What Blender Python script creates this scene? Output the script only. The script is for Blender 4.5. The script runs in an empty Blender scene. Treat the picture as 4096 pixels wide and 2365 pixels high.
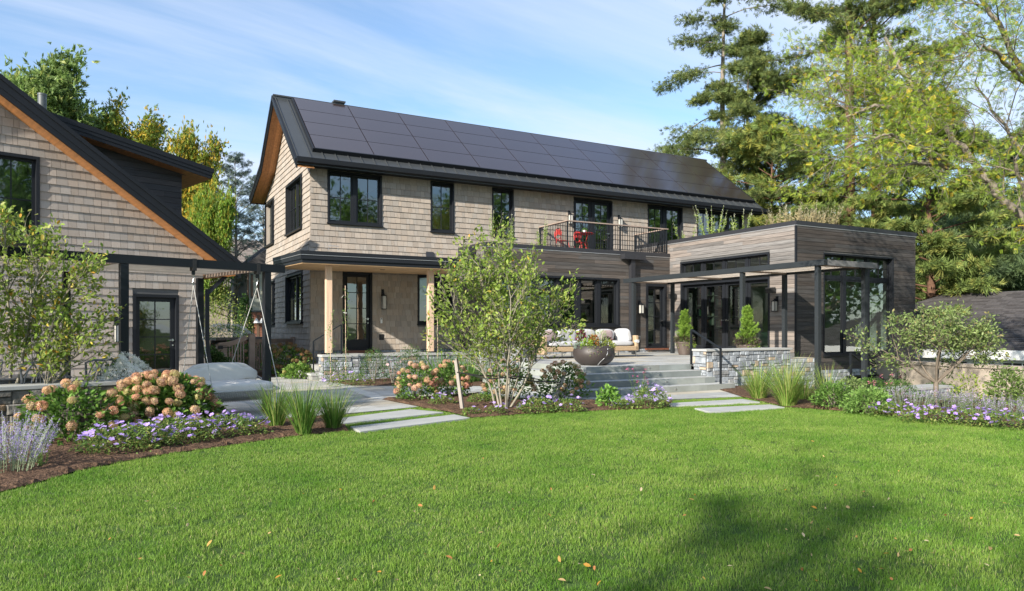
import bpy, bmesh, math, random
import numpy as np
from mathutils import Vector, Matrix

# ------------------------------------------------------------ camera
F = 2870.65; YAW = math.radians(28.74); CX = 2048.0; CY = 1315.4; EYE = 1.40
SN, CS = math.sin(YAW), math.cos(YAW)
scene = bpy.context.scene
cam = bpy.data.cameras.new('camera'); camo = bpy.data.objects.new('camera', cam)
scene.collection.objects.link(camo); scene.camera = camo
cam.sensor_width = 36; cam.sensor_fit = 'HORIZONTAL'
cam.lens = F / 4096 * 36
cam.shift_y = (CY - 1182.5) / 4096
cam.clip_end = 2000; cam.clip_start = 0.05
camo.location = (0, 0, EYE); camo.rotation_euler = (math.radians(90), 0, -YAW)

# ------------------------------------------------------------ light
SUNV = Vector((2.12, 1.0, -1.13)).normalized()          # the way the light travels
sun = bpy.data.lights.new('sun', 'SUN'); suno = bpy.data.objects.new('sun', sun)
scene.collection.objects.link(suno)
sun.energy = 4.0; sun.angle = math.radians(0.6); sun.color = (1.0, 0.92, 0.80)
suno.rotation_euler = SUNV.to_track_quat('-Z', 'Y').to_euler()
world = bpy.data.worlds.new('World'); scene.world = world; world.use_nodes = True
wn = world.node_tree; wn.nodes.clear()
wo = wn.nodes.new('ShaderNodeOutputWorld'); bg = wn.nodes.new('ShaderNodeBackground')
sky = wn.nodes.new('ShaderNodeTexSky'); sky.sky_type = 'NISHITA'; sky.sun_disc = False
sky.sun_elevation = math.asin(-SUNV.z); sky.sun_rotation = math.atan2(-SUNV.x, -SUNV.y)
sky.air_density = 1.0; sky.dust_density = 0.4; sky.ozone_density = 2.6
tc = wn.nodes.new('ShaderNodeTexCoord'); sep = wn.nodes.new('ShaderNodeSeparateXYZ')
wn.links.new(tc.outputs['Generated'], sep.inputs[0])
def wm(op, a, b=None, clamp=False):
    n = wn.nodes.new('ShaderNodeMath'); n.operation = op; n.use_clamp = clamp
    for i, v in enumerate((a, b)):
        if v is None: continue
        if isinstance(v, (int, float)): n.inputs[i].default_value = v
        else: wn.links.new(v, n.inputs[i])
    return n.outputs[0]
zz = wm('ADD', wm('MAXIMUM', sep.outputs[2], 0.0), 0.22)
comb = wn.nodes.new('ShaderNodeCombineXYZ')
wn.links.new(wm('DIVIDE', sep.outputs[0], zz), comb.inputs[0]); wn.links.new(wm('DIVIDE', sep.outputs[1], zz), comb.inputs[1])
mp = wn.nodes.new('ShaderNodeMapping'); wn.links.new(comb.outputs[0], mp.inputs[0])
mp.inputs['Rotation'].default_value = (0, 0, math.radians(-12)); mp.inputs['Scale'].default_value = (0.50, 2.1, 1); mp.inputs['Location'].default_value = (3.1, 0.9, 0)
n1 = wn.nodes.new('ShaderNodeTexNoise'); wn.links.new(mp.outputs[0], n1.inputs['Vector'])
n1.inputs['Scale'].default_value = 0.8; n1.inputs['Detail'].default_value = 9; n1.inputs['Roughness'].default_value = 0.58; n1.inputs['Distortion'].default_value = 0.55
cr = wn.nodes.new('ShaderNodeValToRGB'); wn.links.new(n1.outputs[0], cr.inputs[0])
cr.color_ramp.elements[0].position = 0.40; cr.color_ramp.elements[0].color = (0.12, 0.12, 0.12, 1)
cr.color_ramp.elements[1].position = 0.64; cr.color_ramp.elements[1].color = (0.85, 0.85, 0.85, 1)
mx = wn.nodes.new('ShaderNodeMix'); mx.data_type = 'RGBA'
wn.links.new(cr.outputs[0], mx.inputs[0]); tn = wn.nodes.new('ShaderNodeMix'); tn.data_type = 'RGBA'; tn.blend_type = 'MULTIPLY'; tn.inputs[0].default_value = 1; wn.links.new(sky.outputs[0], tn.inputs[6]); tn.inputs[7].default_value = (0.84, 0.93, 0.96, 1)
wn.links.new(tn.outputs[2], mx.inputs[6]); mx.inputs[7].default_value = (3.3, 3.7, 4.5, 1)
wn.links.new(mx.outputs[2], bg.inputs[0]); bg.inputs[1].default_value = 0.112
wn.links.new(bg.outputs[0], wo.inputs[0])
scene.view_settings.view_transform = 'Standard'; scene.view_settings.look = 'None'
scene.view_settings.exposure = 1.20; scene.view_settings.gamma = 1.0
scene.cycles.max_bounces = 10; scene.cycles.diffuse_bounces = 6; scene.cycles.transparent_max_bounces = 12
scene.cycles.use_denoising = True

# ------------------------------------------------------------ ground points
def P(u, v, x=None, y=None, z=None, d=None):
    """the point of the place seen at (u, v) of the survey photo, on the plane given"""
    t = (u - CX) / F; r = (SN + t * CS, CS - t * SN, -(v - CY) / F)
    k = d if d is not None else x / r[0] if x is not None else y / r[1] if y is not None else (z - EYE) / r[2]
    return Vector((r[0] * k, r[1] * k, EYE + r[2] * k))
def G(u, v, z=0.0): return P(u, v, z=z)
SHA = math.radians(16.46)                                # the small house is turned by this angle
SX = Vector((math.cos(SHA), math.sin(SHA), 0)); SY = Vector((-math.sin(SHA), math.cos(SHA), 0))
def S2W(a, b, z=0): return SX * a + SY * b + Vector((0, 0, z))

# ------------------------------------------------------------ materials
MATS = {}
def mat(name, color, rough=0.6, metal=0.0, spec=0.5, noise=None, bump=None, attr=False, coat=0, trans=0, emit=None, scalev=None):
    """noise=(scale, amount, detail)  bump=(scale, strength)  attr: multiply by the face colour"""
    if name in MATS: return MATS[name]
    m = bpy.data.materials.new(name); m.use_nodes = True; nt = m.node_tree; b = nt.nodes['Principled BSDF']; L = nt.links
    b.inputs['Roughness'].default_value = rough; b.inputs['Metallic'].default_value = metal
    b.inputs['Specular IOR Level'].default_value = spec; b.inputs['Coat Weight'].default_value = coat
    rgb = nt.nodes.new('ShaderNodeRGB'); rgb.outputs[0].default_value = (*color, 1); out = rgb.outputs[0]
    tcn = nt.nodes.new('ShaderNodeTexCoord'); vec = tcn.outputs['Object']
    if scalev:
        mpn = nt.nodes.new('ShaderNodeMapping'); mpn.inputs['Scale'].default_value = scalev; L.new(vec, mpn.inputs[0]); vec = mpn.outputs[0]
    def mul(a, bb):
        x = nt.nodes.new('ShaderNodeMix'); x.data_type = 'RGBA'; x.blend_type = 'MULTIPLY'; x.inputs[0].default_value = 1
        L.new(a, x.inputs[6]); L.new(bb, x.inputs[7]); return x.outputs[2]
    if attr:
        a = nt.nodes.new('ShaderNodeAttribute'); a.attribute_name = 'col'; out = mul(out, a.outputs['Color'])
    if noise:
        n = nt.nodes.new('ShaderNodeTexNoise'); n.inputs['Scale'].default_value = noise[0]; n.inputs['Detail'].default_value = noise[2] if len(noise) > 2 else 4
        L.new(vec, n.inputs['Vector'])
        r = nt.nodes.new('ShaderNodeMapRange'); r.inputs[1].default_value = 0.25; r.inputs[2].default_value = 0.75
        r.inputs[3].default_value = 1 - noise[1]; r.inputs[4].default_value = 1 + noise[1]; L.new(n.outputs[0], r.inputs[0])
        cc = nt.nodes.new('ShaderNodeCombineColor'); [L.new(r.outputs[0], cc.inputs[i]) for i in range(3)]
        out = mul(out, cc.outputs[0])
    if bump:
        n = nt.nodes.new('ShaderNodeTexNoise'); n.inputs['Scale'].default_value = bump[0]; n.inputs['Detail'].default_value = 5; L.new(vec, n.inputs['Vector'])
        bp = nt.nodes.new('ShaderNodeBump'); bp.inputs['Strength'].default_value = bump[1]; bp.inputs['Distance'].default_value = bump[2] if len(bump) > 2 else 0.01
        L.new(n.outputs[0], bp.inputs['Height']); L.new(bp.outputs[0], b.inputs['Normal'])
    L.new(out, b.inputs['Base Color'])
    if trans:
        o = nt.nodes['Material Output']; t = nt.nodes.new('ShaderNodeBsdfTranslucent'); L.new(out, t.inputs[0])
        x = nt.nodes.new('ShaderNodeMixShader'); x.inputs[0].default_value = trans
        L.new(b.outputs[0], x.inputs[1]); L.new(t.outputs[0], x.inputs[2]); L.new(x.outputs[0], o.inputs[0])
    MATS[name] = m; return m
M = {}
M['shingle'] = mat('cedar_shingle_stain', (0.36, 0.312, 0.264), 0.8, spec=0.2, attr=True, noise=(6, 0.10), scalev=(12, 12, 0.7))
M['shed_shingle'] = mat('grey_shingle_stain', (0.37, 0.325, 0.285), 0.8, spec=0.2, attr=True, noise=(6, 0.08), scalev=(12, 12, 0.7))
M['board'] = mat('weathered_cedar_board', (0.142, 0.130, 0.122), 0.75, spec=0.25, attr=True, noise=(3.2, 0.42, 8), scalev=(0.55, 0.55, 14), bump=(6, 0.25, 0.01))
M['darkboard'] = mat('charred_dark_board', (0.035, 0.034, 0.037), 0.65, attr=True, noise=(3, 0.45, 7), scalev=(0.6, 0.6, 13))
M['trim'] = mat('charcoal_painted_trim', (0.012, 0.014, 0.018), 0.5, spec=0.3, noise=(1.5, 0.10))
M['steel'] = mat('black_painted_steel', (0.010, 0.013, 0.017), 0.48, spec=0.3, noise=(2, 0.12))
M['greysteel'] = mat('dark_grey_steel', (0.024, 0.029, 0.033), 0.5, spec=0.3, noise=(2, 0.10))
M['roofmetal'] = mat('standing_seam_zinc', (0.060, 0.066, 0.070), 0.45, 0.3, noise=(1.2, 0.08))
M['flash'] = mat('metal_flashing', (0.030, 0.031, 0.036), 0.40, 0.1)
M['soffit'] = mat('red_cedar_soffit', (0.42, 0.185, 0.065), 0.55, attr=True, noise=(3, 0.25, 6), scalev=(6, 0.6, 6))
M['soffitpale'] = mat('pale_cedar_ceiling', (0.55, 0.36, 0.19), 0.5, attr=True, noise=(3, 0.15, 6), scalev=(0.6, 6, 6))
M['postwood'] = mat('new_cedar_post', (0.60, 0.43, 0.30), 0.6, noise=(4, 0.14, 6), scalev=(8, 8, 0.6))
M['fencewood'] = mat('weathered_brown_fence', (0.33, 0.25, 0.20), 0.7, attr=True, noise=(4, 0.16, 6))
M['slat'] = mat('silver_cedar_slat', (0.78, 0.70, 0.62), 0.7, attr=True, noise=(4, 0.2, 6))
M['stone'] = mat('ledge_stone', (0.30, 0.32, 0.34), 0.85, spec=0.25, attr=True, noise=(9, 0.30, 7), bump=(14, 0.8, 0.02))
M['railwood'] = mat('greyed_rail_wood', (0.30, 0.23, 0.19), 0.65, noise=(4, 0.2, 6))
M['flue'] = mat('painted_flue', (0.10, 0.115, 0.115), 0.5)
M['mortar'] = mat('dark_joint', (0.10, 0.10, 0.10), 0.95)
M['bluestone'] = mat('bluestone_slab', (0.385, 0.392, 0.380), 0.7, spec=0.3, attr=True, noise=(2.2, 0.12, 6), bump=(40, 0.15, 0.004))
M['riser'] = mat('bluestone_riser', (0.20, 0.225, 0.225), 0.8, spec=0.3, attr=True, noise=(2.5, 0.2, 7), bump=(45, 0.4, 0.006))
M['mulch'] = mat('bark_mulch', (0.115, 0.072, 0.048), 0.95, spec=0.1, noise=(22, 0.6, 8), bump=(38, 1.0, 0.04))
M['soil'] = mat('lawn_soil', (0.06, 0.10, 0.03), 0.95, spec=0.05, noise=(3, 0.3))
M['far'] = mat('rough_ground', (0.06, 0.085, 0.03), 0.95, spec=0.05, noise=(0.5, 0.4))
M['bark'] = mat('grey_bark', (0.23, 0.20, 0.165), 0.85, spec=0.2, noise=(9, 0.35, 7), bump=(20, 0.8, 0.02))
M['palebark'] = mat('pale_smooth_bark', (0.26, 0.235, 0.185), 0.75, spec=0.2, noise=(12, 0.22, 6), bump=(30, 0.3, 0.01))
M['crabbark'] = mat('crab_apple_bark', (0.17, 0.14, 0.11), 0.8, spec=0.2, noise=(12, 0.25, 6))
M['redbark'] = mat('red_brown_bark', (0.13, 0.075, 0.05), 0.9, spec=0.1, noise=(7, 0.4, 7))
M['leaf'] = mat('living_leaf', (1.12, 1.12, 1.12), 0.5, spec=0.35, attr=True, trans=0.45)
M['needle'] = mat('conifer_spray', (1.05, 1.05, 1.05), 0.6, spec=0.25, attr=True, trans=0.3)
M['petal'] = mat('flower_petal', (1, 1, 1), 0.6, spec=0.2, attr=True, trans=0.35)
M['grass'] = mat('lawn_blades', (1.15, 1.2, 1.0), 0.5, spec=0.3, attr=True, trans=0.42)
M['white'] = mat('white_paint', (0.72, 0.73, 0.73), 0.6, noise=(3, 0.04))
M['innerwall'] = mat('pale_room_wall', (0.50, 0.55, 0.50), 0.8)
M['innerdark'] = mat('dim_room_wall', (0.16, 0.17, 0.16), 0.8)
M['woodfloor'] = mat('oak_floor', (0.22, 0.15, 0.09), 0.5)
M['lens'] = mat('frosted_lamp_glass', (0.48, 0.47, 0.43), 0.35, noise=(10, 0.08))
M['steelbright'] = mat('stainless_steel', (0.6, 0.6, 0.6), 0.25, 1.0)
M['alu'] = mat('galvanised_grille', (0.45, 0.46, 0.47), 0.45, 0.6)
M['cushion'] = mat('pale_grey_cushion', (0.47, 0.47, 0.48), 0.9, spec=0.1, noise=(5, 0.05), bump=(160, 0.3, 0.003))
M['cushionwhite'] = mat('cream_canvas', (0.70, 0.675, 0.63), 0.9, spec=0.1, noise=(4, 0.03), bump=(5, 0.35, 0.03))
M['mauve'] = mat('mauve_pillow', (0.36, 0.28, 0.28), 0.9, spec=0.1, noise=(30, 0.12))
M['wicker'] = mat('tan_wicker', (0.40, 0.29, 0.18), 0.7, noise=(70, 0.35, 2), bump=(90, 0.8, 0.01))
M['rope'] = mat('white_woven_rope', (0.46, 0.455, 0.43), 0.8, attr=True, noise=(60, 0.15, 2), bump=(80, 0.5, 0.01))
M['bowl'] = mat('bronze_brown_bowl', (0.045, 0.036, 0.033), 0.5, noise=(3, 0.2, 6), bump=(20, 0.15, 0.005))
M['potbrown'] = mat('brown_ribbed_pot', (0.10, 0.075, 0.062), 0.55, noise=(5, 0.15))
M['red'] = mat('red_painted_iron', (0.55, 0.045, 0.04), 0.4)
M['iron'] = mat('grey_cast_metal', (0.17, 0.18, 0.20), 0.4, 0.5)
M['stake'] = mat('grey_weathered_stake', (0.30, 0.27, 0.24), 0.85, noise=(5, 0.25, 6), scalev=(8, 8, 1))
M['rubber'] = mat('black_rubber', (0.02, 0.02, 0.02), 0.6)
M['concrete'] = mat('stained_concrete', (0.36, 0.31, 0.255), 0.9, spec=0.2, noise=(1.6, 0.28, 8), bump=(12, 0.3, 0.01))
M['asphalt'] = mat('asphalt_shingle_roof', (0.075, 0.070, 0.070), 0.9, spec=0.15, attr=True, noise=(12, 0.2, 5))
M['brick'] = mat('red_brick', (0.34, 0.15, 0.10), 0.9, spec=0.1, attr=True)
M['brownpaint'] = mat('brown_paint', (0.14, 0.09, 0.06), 0.7)
M['palegreen'] = mat('pale_green_upholstery', (0.50, 0.58, 0.50), 0.9)
M['darkwood'] = mat('dark_wood', (0.05, 0.035, 0.025), 0.5)
# solar glass with its own dull sheen
m = mat('solar_panel_glass', (0.034, 0.022, 0.020), 0.28, spec=0.5, coat=0.9, noise=(0.7, 0.12)); M['solar'] = m
m.node_tree.nodes['Principled BSDF'].inputs['Coat Roughness'].default_value = 0.10
# window glass: fresnel mirror over a slightly green see-through pane
def glass(name, tint, base, wav=0.0):
    m = bpy.data.materials.new(name); m.use_nodes = True; nt = m.node_tree; nt.nodes.clear(); L = nt.links
    o = nt.nodes.new('ShaderNodeOutputMaterial'); g = nt.nodes.new('ShaderNodeBsdfGlossy'); t = nt.nodes.new('ShaderNodeBsdfTransparent')
    g.inputs['Roughness'].default_value = 0.02; g.inputs[0].default_value = (0.95, 0.98, 0.97, 1); t.inputs[0].default_value = (*tint, 1)
    lw = nt.nodes.new('ShaderNodeLayerWeight'); lw.inputs[0].default_value = 0.5
    r = nt.nodes.new('ShaderNodeMapRange'); r.inputs[3].default_value = base; r.inputs[4].default_value = 1.0
    p = nt.nodes.new('ShaderNodeMath'); p.operation = 'POWER'; p.inputs[1].default_value = 3.0
    L.new(lw.outputs['Facing'], p.inputs[0]); L.new(p.outputs[0], r.inputs[0])
    if wav:
        tcx = nt.nodes.new('ShaderNodeTexCoord'); n = nt.nodes.new('ShaderNodeTexNoise'); n.inputs['Scale'].default_value = 1.6; L.new(tcx.outputs['Object'], n.inputs['Vector'])
        bp = nt.nodes.new('ShaderNodeBump'); bp.inputs['Strength'].default_value = wav; bp.inputs['Distance'].default_value = 0.02; L.new(n.outputs[0], bp.inputs['Height']); L.new(bp.outputs[0], g.inputs['Normal'])
    x = nt.nodes.new('ShaderNodeMixShader'); L.new(r.outputs[0], x.inputs[0]); L.new(t.outputs[0], x.inputs[1]); L.new(g.outputs[0], x.inputs[2]); L.new(x.outputs[0], o.inputs[0])
    return m
M['glass'] = glass('window_glass', (0.50, 0.58, 0.54), 0.20, 0.10)
M['clear'] = glass('clear_glass', (0.48, 0.58, 0.52), 0.17, 0.05)

# ------------------------------------------------------------ mesh helpers
def tag(o, label=None, cat=None, group=None, kind=None):
    if label: o['label'] = label
    if cat: o['category'] = cat
    if group: o['group'] = group
    if kind: o['kind'] = kind
    return o
def link(o): scene.collection.objects.link(o); return o
def thing(name, label, cat, loc=(0, 0, 0), rz=0.0, group=None):
    o = bpy.data.objects.new(name, None); link(o); o.empty_display_size = 0.1
    o.location = loc; o.rotation_euler = (0, 0, rz); return tag(o, label, cat, group)
def copy_tree(o, parent=None):
    c = o.copy(); link(c); c.parent = parent
    for ch in list(KIDS.get(o.name, ())):
        copy_tree_child(ch, c)
    return c
KIDS = {}
def copy_tree_child(ch, par):
    d = ch.copy(); link(d); d.parent = par; KIDS.setdefault(par.name, []).append(d)
    for g in list(KIDS.get(ch.name, ())): copy_tree_child(g, d)
def setp(o, parent):
    if parent is not None: o.parent = parent; KIDS.setdefault(parent.name, []).append(o)
def wmat(o):
    m = Matrix.Translation(o.location) @ o.rotation_euler.to_matrix().to_4x4()
    return wmat(o.parent) @ m if o.parent else m
class MB:
    def __init__(s): s.v = []; s.f = []; s.m = []; s.c = []
    def add(s, vs, fs, mi=0, col=1.0):
        b = len(s.v); s.v.extend(tuple(p) for p in vs)
        c = (col, col, col) if isinstance(col, (int, float)) else tuple(col)
        for f in fs: s.f.append([i + b for i in f]); s.m.append(mi); s.c.append(c)
    def box(s, x0, x1, y0, y1, z0, z1, mi=0, col=1.0):
        s.add([(x0, y0, z0), (x1, y0, z0), (x1, y1, z0), (x0, y1, z0), (x0, y0, z1), (x1, y0, z1), (x1, y1, z1), (x0, y1, z1)],
              [(3, 2, 1, 0), (4, 5, 6, 7), (0, 1, 5, 4), (1, 2, 6, 5), (2, 3, 7, 6), (3, 0, 4, 7)], mi, col)
    def fbox(s, fr, u0, u1, z0, z1, o0, o1, mi=0, col=1.0):
        q = [fr(u, z, o) for (u, z, o) in ((u0, z0, o0), (u1, z0, o0), (u1, z0, o1), (u0, z0, o1), (u0, z1, o0), (u1, z1, o0), (u1, z1, o1), (u0, z1, o1))]
        s.add(q, [(3, 2, 1, 0), (4, 5, 6, 7), (0, 1, 5, 4), (1, 2, 6, 5), (2, 3, 7, 6), (3, 0, 4, 7)], mi, col)
    def bar(s, a, b, w, h, mi=0, col=1.0, up=(0, 0, 1)):
        a, b = Vector(a), Vector(b); d = (b - a).normalized(); u = Vector(up)
        if abs(d.dot(u)) > 0.99: u = Vector((0, 1, 0))
        r = d.cross(u).normalized() * (w / 2); u = r.cross(d).normalized() * (h / 2)
        s.add([a - r - u, a + r - u, a + r + u, a - r + u, b - r - u, b + r - u, b + r + u, b - r + u],
              [(0, 1, 2, 3), (7, 6, 5, 4), (0, 4, 5, 1), (1, 5, 6, 2), (2, 6, 7, 3), (3, 7, 4, 0)], mi, col)
    def tube(s, path, rad, n=6, mi=0, col=1.0, cap=True):
        path = [Vector(p) for p in path]
        if isinstance(rad, (int, float)): rad = [rad] * len(path)
        ref = Vector((0.31, 0.17, 0.93)); vs = []
        for i, p in enumerate(path):
            d = (path[min(i + 1, len(path) - 1)] - path[max(i - 1, 0)]).normalized()
            a = d.cross(ref)
            if a.length < 0.1: a = d.cross(Vector((1, 0, 0)))
            a.normalize(); b = d.cross(a)
            for k in range(n):
                t = 2 * math.pi * k / n; vs.append(p + (a * math.cos(t) + b * math.sin(t)) * rad[i])
        fs = [(i * n + k, i * n + (k + 1) % n, (i + 1) * n + (k + 1) % n, (i + 1) * n + k) for i in range(len(path) - 1) for k in range(n)]
        if cap: fs += [tuple(range(n))[::-1], tuple((len(path) - 1) * n + k for k in range(n))]
        s.add(vs, fs, mi, col)
    def lathe(s, prof, n=24, c=(0, 0, 0), mi=0, col=1.0):
        vs = [(c[0] + r * math.cos(2 * math.pi * k / n), c[1] + r * math.sin(2 * math.pi * k / n), c[2] + z) for r, z in prof for k in range(n)]
        fs = [(i * n + k, i * n + (k + 1) % n, (i + 1) * n + (k + 1) % n, (i + 1) * n + k) for i in range(len(prof) - 1) for k in range(n)]
        s.add(vs, fs, mi, col)
    def prism(s, pts, z0, z1, mi=0, col=1.0):
        n = len(pts); s.add([(p[0], p[1], z0) for p in pts] + [(p[0], p[1], z1) for p in pts],
            [tuple(range(n))[::-1], tuple(range(n, 2 * n))] + [(i, (i + 1) % n, n + (i + 1) % n, n + i) for i in range(n)], mi, col)
    def ext(s, prof, fr, o0, o1, mi=0, col=1.0):
        """profile of (u, z) pairs pushed between two offsets of a frame"""
        n = len(prof); s.add([fr(u, z, o0) for u, z in prof] + [fr(u, z, o1) for u, z in prof],
            [tuple(range(n))[::-1], tuple(range(n, 2 * n))] + [(i, (i + 1) % n, n + (i + 1) % n, n + i) for i in range(n)], mi, col)
    def build(s, name, mats, parent=None, world=False, smooth=False, bevel=0, origin=None, sub=0):
        me = bpy.data.meshes.new(name); o = bpy.data.objects.new(name, me)
        v = s.v
        if world and parent is not None:
            iv = wmat(parent).inverted(); v = [iv @ Vector(p) for p in v]
        if origin is not None:
            v = [(p[0] - origin[0], p[1] - origin[1], p[2] - origin[2]) for p in v]; o.location = origin
        me.from_pydata([tuple(p) for p in v], [], s.f)
        for mm in (mats if isinstance(mats, (list, tuple)) else [mats]): me.materials.append(mm)
        me.polygons.foreach_set('material_index', s.m)
        a = me.attributes.new('col', 'FLOAT_COLOR', 'FACE'); a.data.foreach_set('color', np.array([(c[0], c[1], c[2], 1) for c in s.c], dtype=np.float32).ravel())
        if smooth: me.polygons.foreach_set('use_smooth', [True] * len(s.f))
        link(o); setp(o, parent)
        if smooth or bevel:
            bm = bmesh.new(); bm.from_mesh(me); bmesh.ops.recalc_face_normals(bm, faces=bm.faces); bm.to_mesh(me); bm.free()
        if bevel:
            bv = o.modifiers.new('bevel', 'BEVEL'); bv.width = bevel; bv.segments = 2; bv.limit_method = 'ANGLE'; bv.angle_limit = math.radians(40)
        if sub:
            sb = o.modifiers.new('sub', 'SUBSURF'); sb.levels = sub; sb.render_levels = sub
        return o
def Ffront(y0): return lambda u, z, o: (u, y0 - o, z)
def Fleft(x0): return lambda u, z, o: (x0 - o, u, z)
def rr(rng, a, b): return a + (b - a) * rng.random()

# --- many small shapes at once (leaves, petals, blades)
LEAF = (np.array([(0, 0, 0), (.45, .26, .06), (1, 0, 0), (.45, -.26, .06)], float), [(0, 1, 2), (0, 2, 3)])
LEAF6 = (np.array([(0, 0, 0), (.3, .22, .07), (.68, .2, .05), (1, 0, -.06), (.68, -.2, .05), (.3, -.22, .07), (.3, 0, 0), (.68, 0, -.01)], float),
         [(0, 6, 1), (6, 7, 2, 1), (7, 3, 2), (0, 5, 6), (6, 5, 4, 7), (7, 4, 3)])
LANCE = (np.array([(0, 0, 0), (.45, .10, .03), (1, 0, -.05), (.45, -.10, .03)], float), [(0, 1, 2), (0, 2, 3)])
def _spray(n=5, w=.09, spread=.55):
    v = []; f = []
    for i in range(n):
        a = (i / (n - 1) - .5) * 2 * spread if n > 1 else 0; l = 1 - .35 * abs(a); d = np.array([math.cos(a), math.sin(a), 0]); q = np.array([-d[1], d[0], 0]); b = len(v)
        z = .06 * ((i * 7) % 3 - 1)
        v += [d * .02, d * .5 * l + q * w + (0, 0, z), d * l, d * .5 * l - q * w + (0, 0, z)]; f.append((b, b + 1, b + 2, b + 3))
    return np.array(v), f
SPRAY = _spray()
def _tuft(n=11, w=.045, seed=1):
    rg = np.random.default_rng(seed); v = []; f = []
    for i in range(n):
        d = np.array([rg.uniform(.5, 1), rg.uniform(-.6, .6), rg.uniform(-.35, .5)]); l = rg.uniform(.45, 1) / np.linalg.norm(d); d = d * l; o = np.array([rg.uniform(0, .35), rg.uniform(-.12, .12), rg.uniform(-.08, .08)]); q = np.cross(d, rg.normal(size=3)); q /= np.linalg.norm(q); b = len(v)
        v += [o, o + d * .5 + q * w, o + d, o + d * .5 - q * w]; f.append((b, b + 1, b + 2, b + 3))
    return np.array(v), f
TUFT = _tuft(); TUFTB = _tuft(8, .085, 2); SPRAYT = _spray(7, .045, .9)
def _pinnate(k=5):
    v = []; f = []
    for i in range(k):
        x = .12 + .8 * i / k
        for sgn in (1, -1):
            b = len(v); l = .34 * (1 - .35 * i / k)
            v += [(x, 0, 0), (x + .11, sgn * l * .5, -.05), (x + .16, sgn * l, -.12), (x - .02, sgn * l * .55, -.05)]; f.append((b, b + 1, b + 2, b + 3))
    b = len(v); v += [(0, .01, 0), (1, .01, -.1), (1, -.01, -.1), (0, -.01, 0)]; f.append((b, b + 1, b + 2, b + 3))
    return np.array(v, float), f
PINN = _pinnate()
def _flower(n=5, w=.3, cup=.15):
    v = [(0, 0, 0)]; f = []
    for i in range(n):
        a = 2 * math.pi * i / n; b = len(v)
        for da, r, z in ((-w, .62, cup * .6), (-w * .6, 1, cup), (w * .6, 1, cup), (w, .62, cup * .6)): v.append((math.cos(a + da) * r, math.sin(a + da) * r, z))
        f += [(0, b, b + 3), (b, b + 1, b + 2, b + 3)]
    return np.array(v, float), f
FLOWER = _flower(5, .58, .15); STAR = _flower(4, .26, .1)
def rots(dirs, rng, roll=None, flat=0.0):
    """matrices whose x axis is dirs; flat pulls the leaf face towards the sky"""
    d = dirs / np.maximum(1e-6, np.linalg.norm(dirs, axis=1, keepdims=True)); n = len(d)
    r = rng.normal(size=(n, 3)); r[:, 2] = np.abs(r[:, 2]) * (1 - flat); r = r * (1 - flat) + np.array([0, 0, 1.0]) * (flat * 2)
    y = np.cross(r, d); y /= np.maximum(1e-6, np.linalg.norm(y, axis=1, keepdims=True)); z = np.cross(d, y)
    return np.stack([d, y, z], axis=2)
def inst(name, tpl, pos, R, sc, cols, m, parent=None, world=False, extra=None, smooth=False):
    tv, tf = tpl; pos = np.asarray(pos, float); N = len(pos); K = len(tv)
    sc = np.asarray(sc, float).reshape(N, -1)
    base = tv[None] * (sc[:, None, :] if sc.shape[1] == 3 else sc[:, None, :])
    V = np.einsum('nij,nkj->nki', R, base) + pos[:, None]
    V = V.reshape(-1, 3)
    if world and parent is not None:
        iv = np.array(wmat(parent).inverted()); V = V @ iv[:3, :3].T + iv[:3, 3]
    lens = np.array([len(f) for f in tf]); idx = np.concatenate([np.array(f) for f in tf])
    LI = (idx[None] + (np.arange(N) * K)[:, None]).ravel(); LT = np.tile(lens, N)
    LS = np.concatenate([[0], np.cumsum(LT)[:-1]])
    me = bpy.data.meshes.new(name); me.vertices.add(len(V)); me.vertices.foreach_set('co', V.ravel().astype(np.float32))
    me.loops.add(len(LI)); me.loops.foreach_set('vertex_index', LI.astype(np.int32))
    me.polygons.add(len(LT)); me.polygons.foreach_set('loop_start', LS.astype(np.int32)); me.polygons.foreach_set('loop_total', LT.astype(np.int32))
    me.update(calc_edges=True)
    C = np.ones((N, 4), np.float32); C[:, :3] = cols; C = np.repeat(C, len(tf), axis=0)
    a = me.attributes.new('col', 'FLOAT_COLOR', 'FACE'); a.data.foreach_set('color', C.ravel())
    if smooth: me.polygons.foreach_set('use_smooth', np.ones(len(LT), bool))
    me.materials.append(m)
    o = bpy.data.objects.new(name, me); link(o); setp(o, parent); return o
def pal(rng, n, cols, w=None, jit=0.18):
    cols = np.array(cols, float); k = rng.choice(len(cols), size=n, p=np.array(w) / np.sum(w) if w is not None else None)
    c = cols[k] * (1 + rng.normal(size=(n, 1)) * jit); return np.clip(c, 0.002, 0.95)
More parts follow.
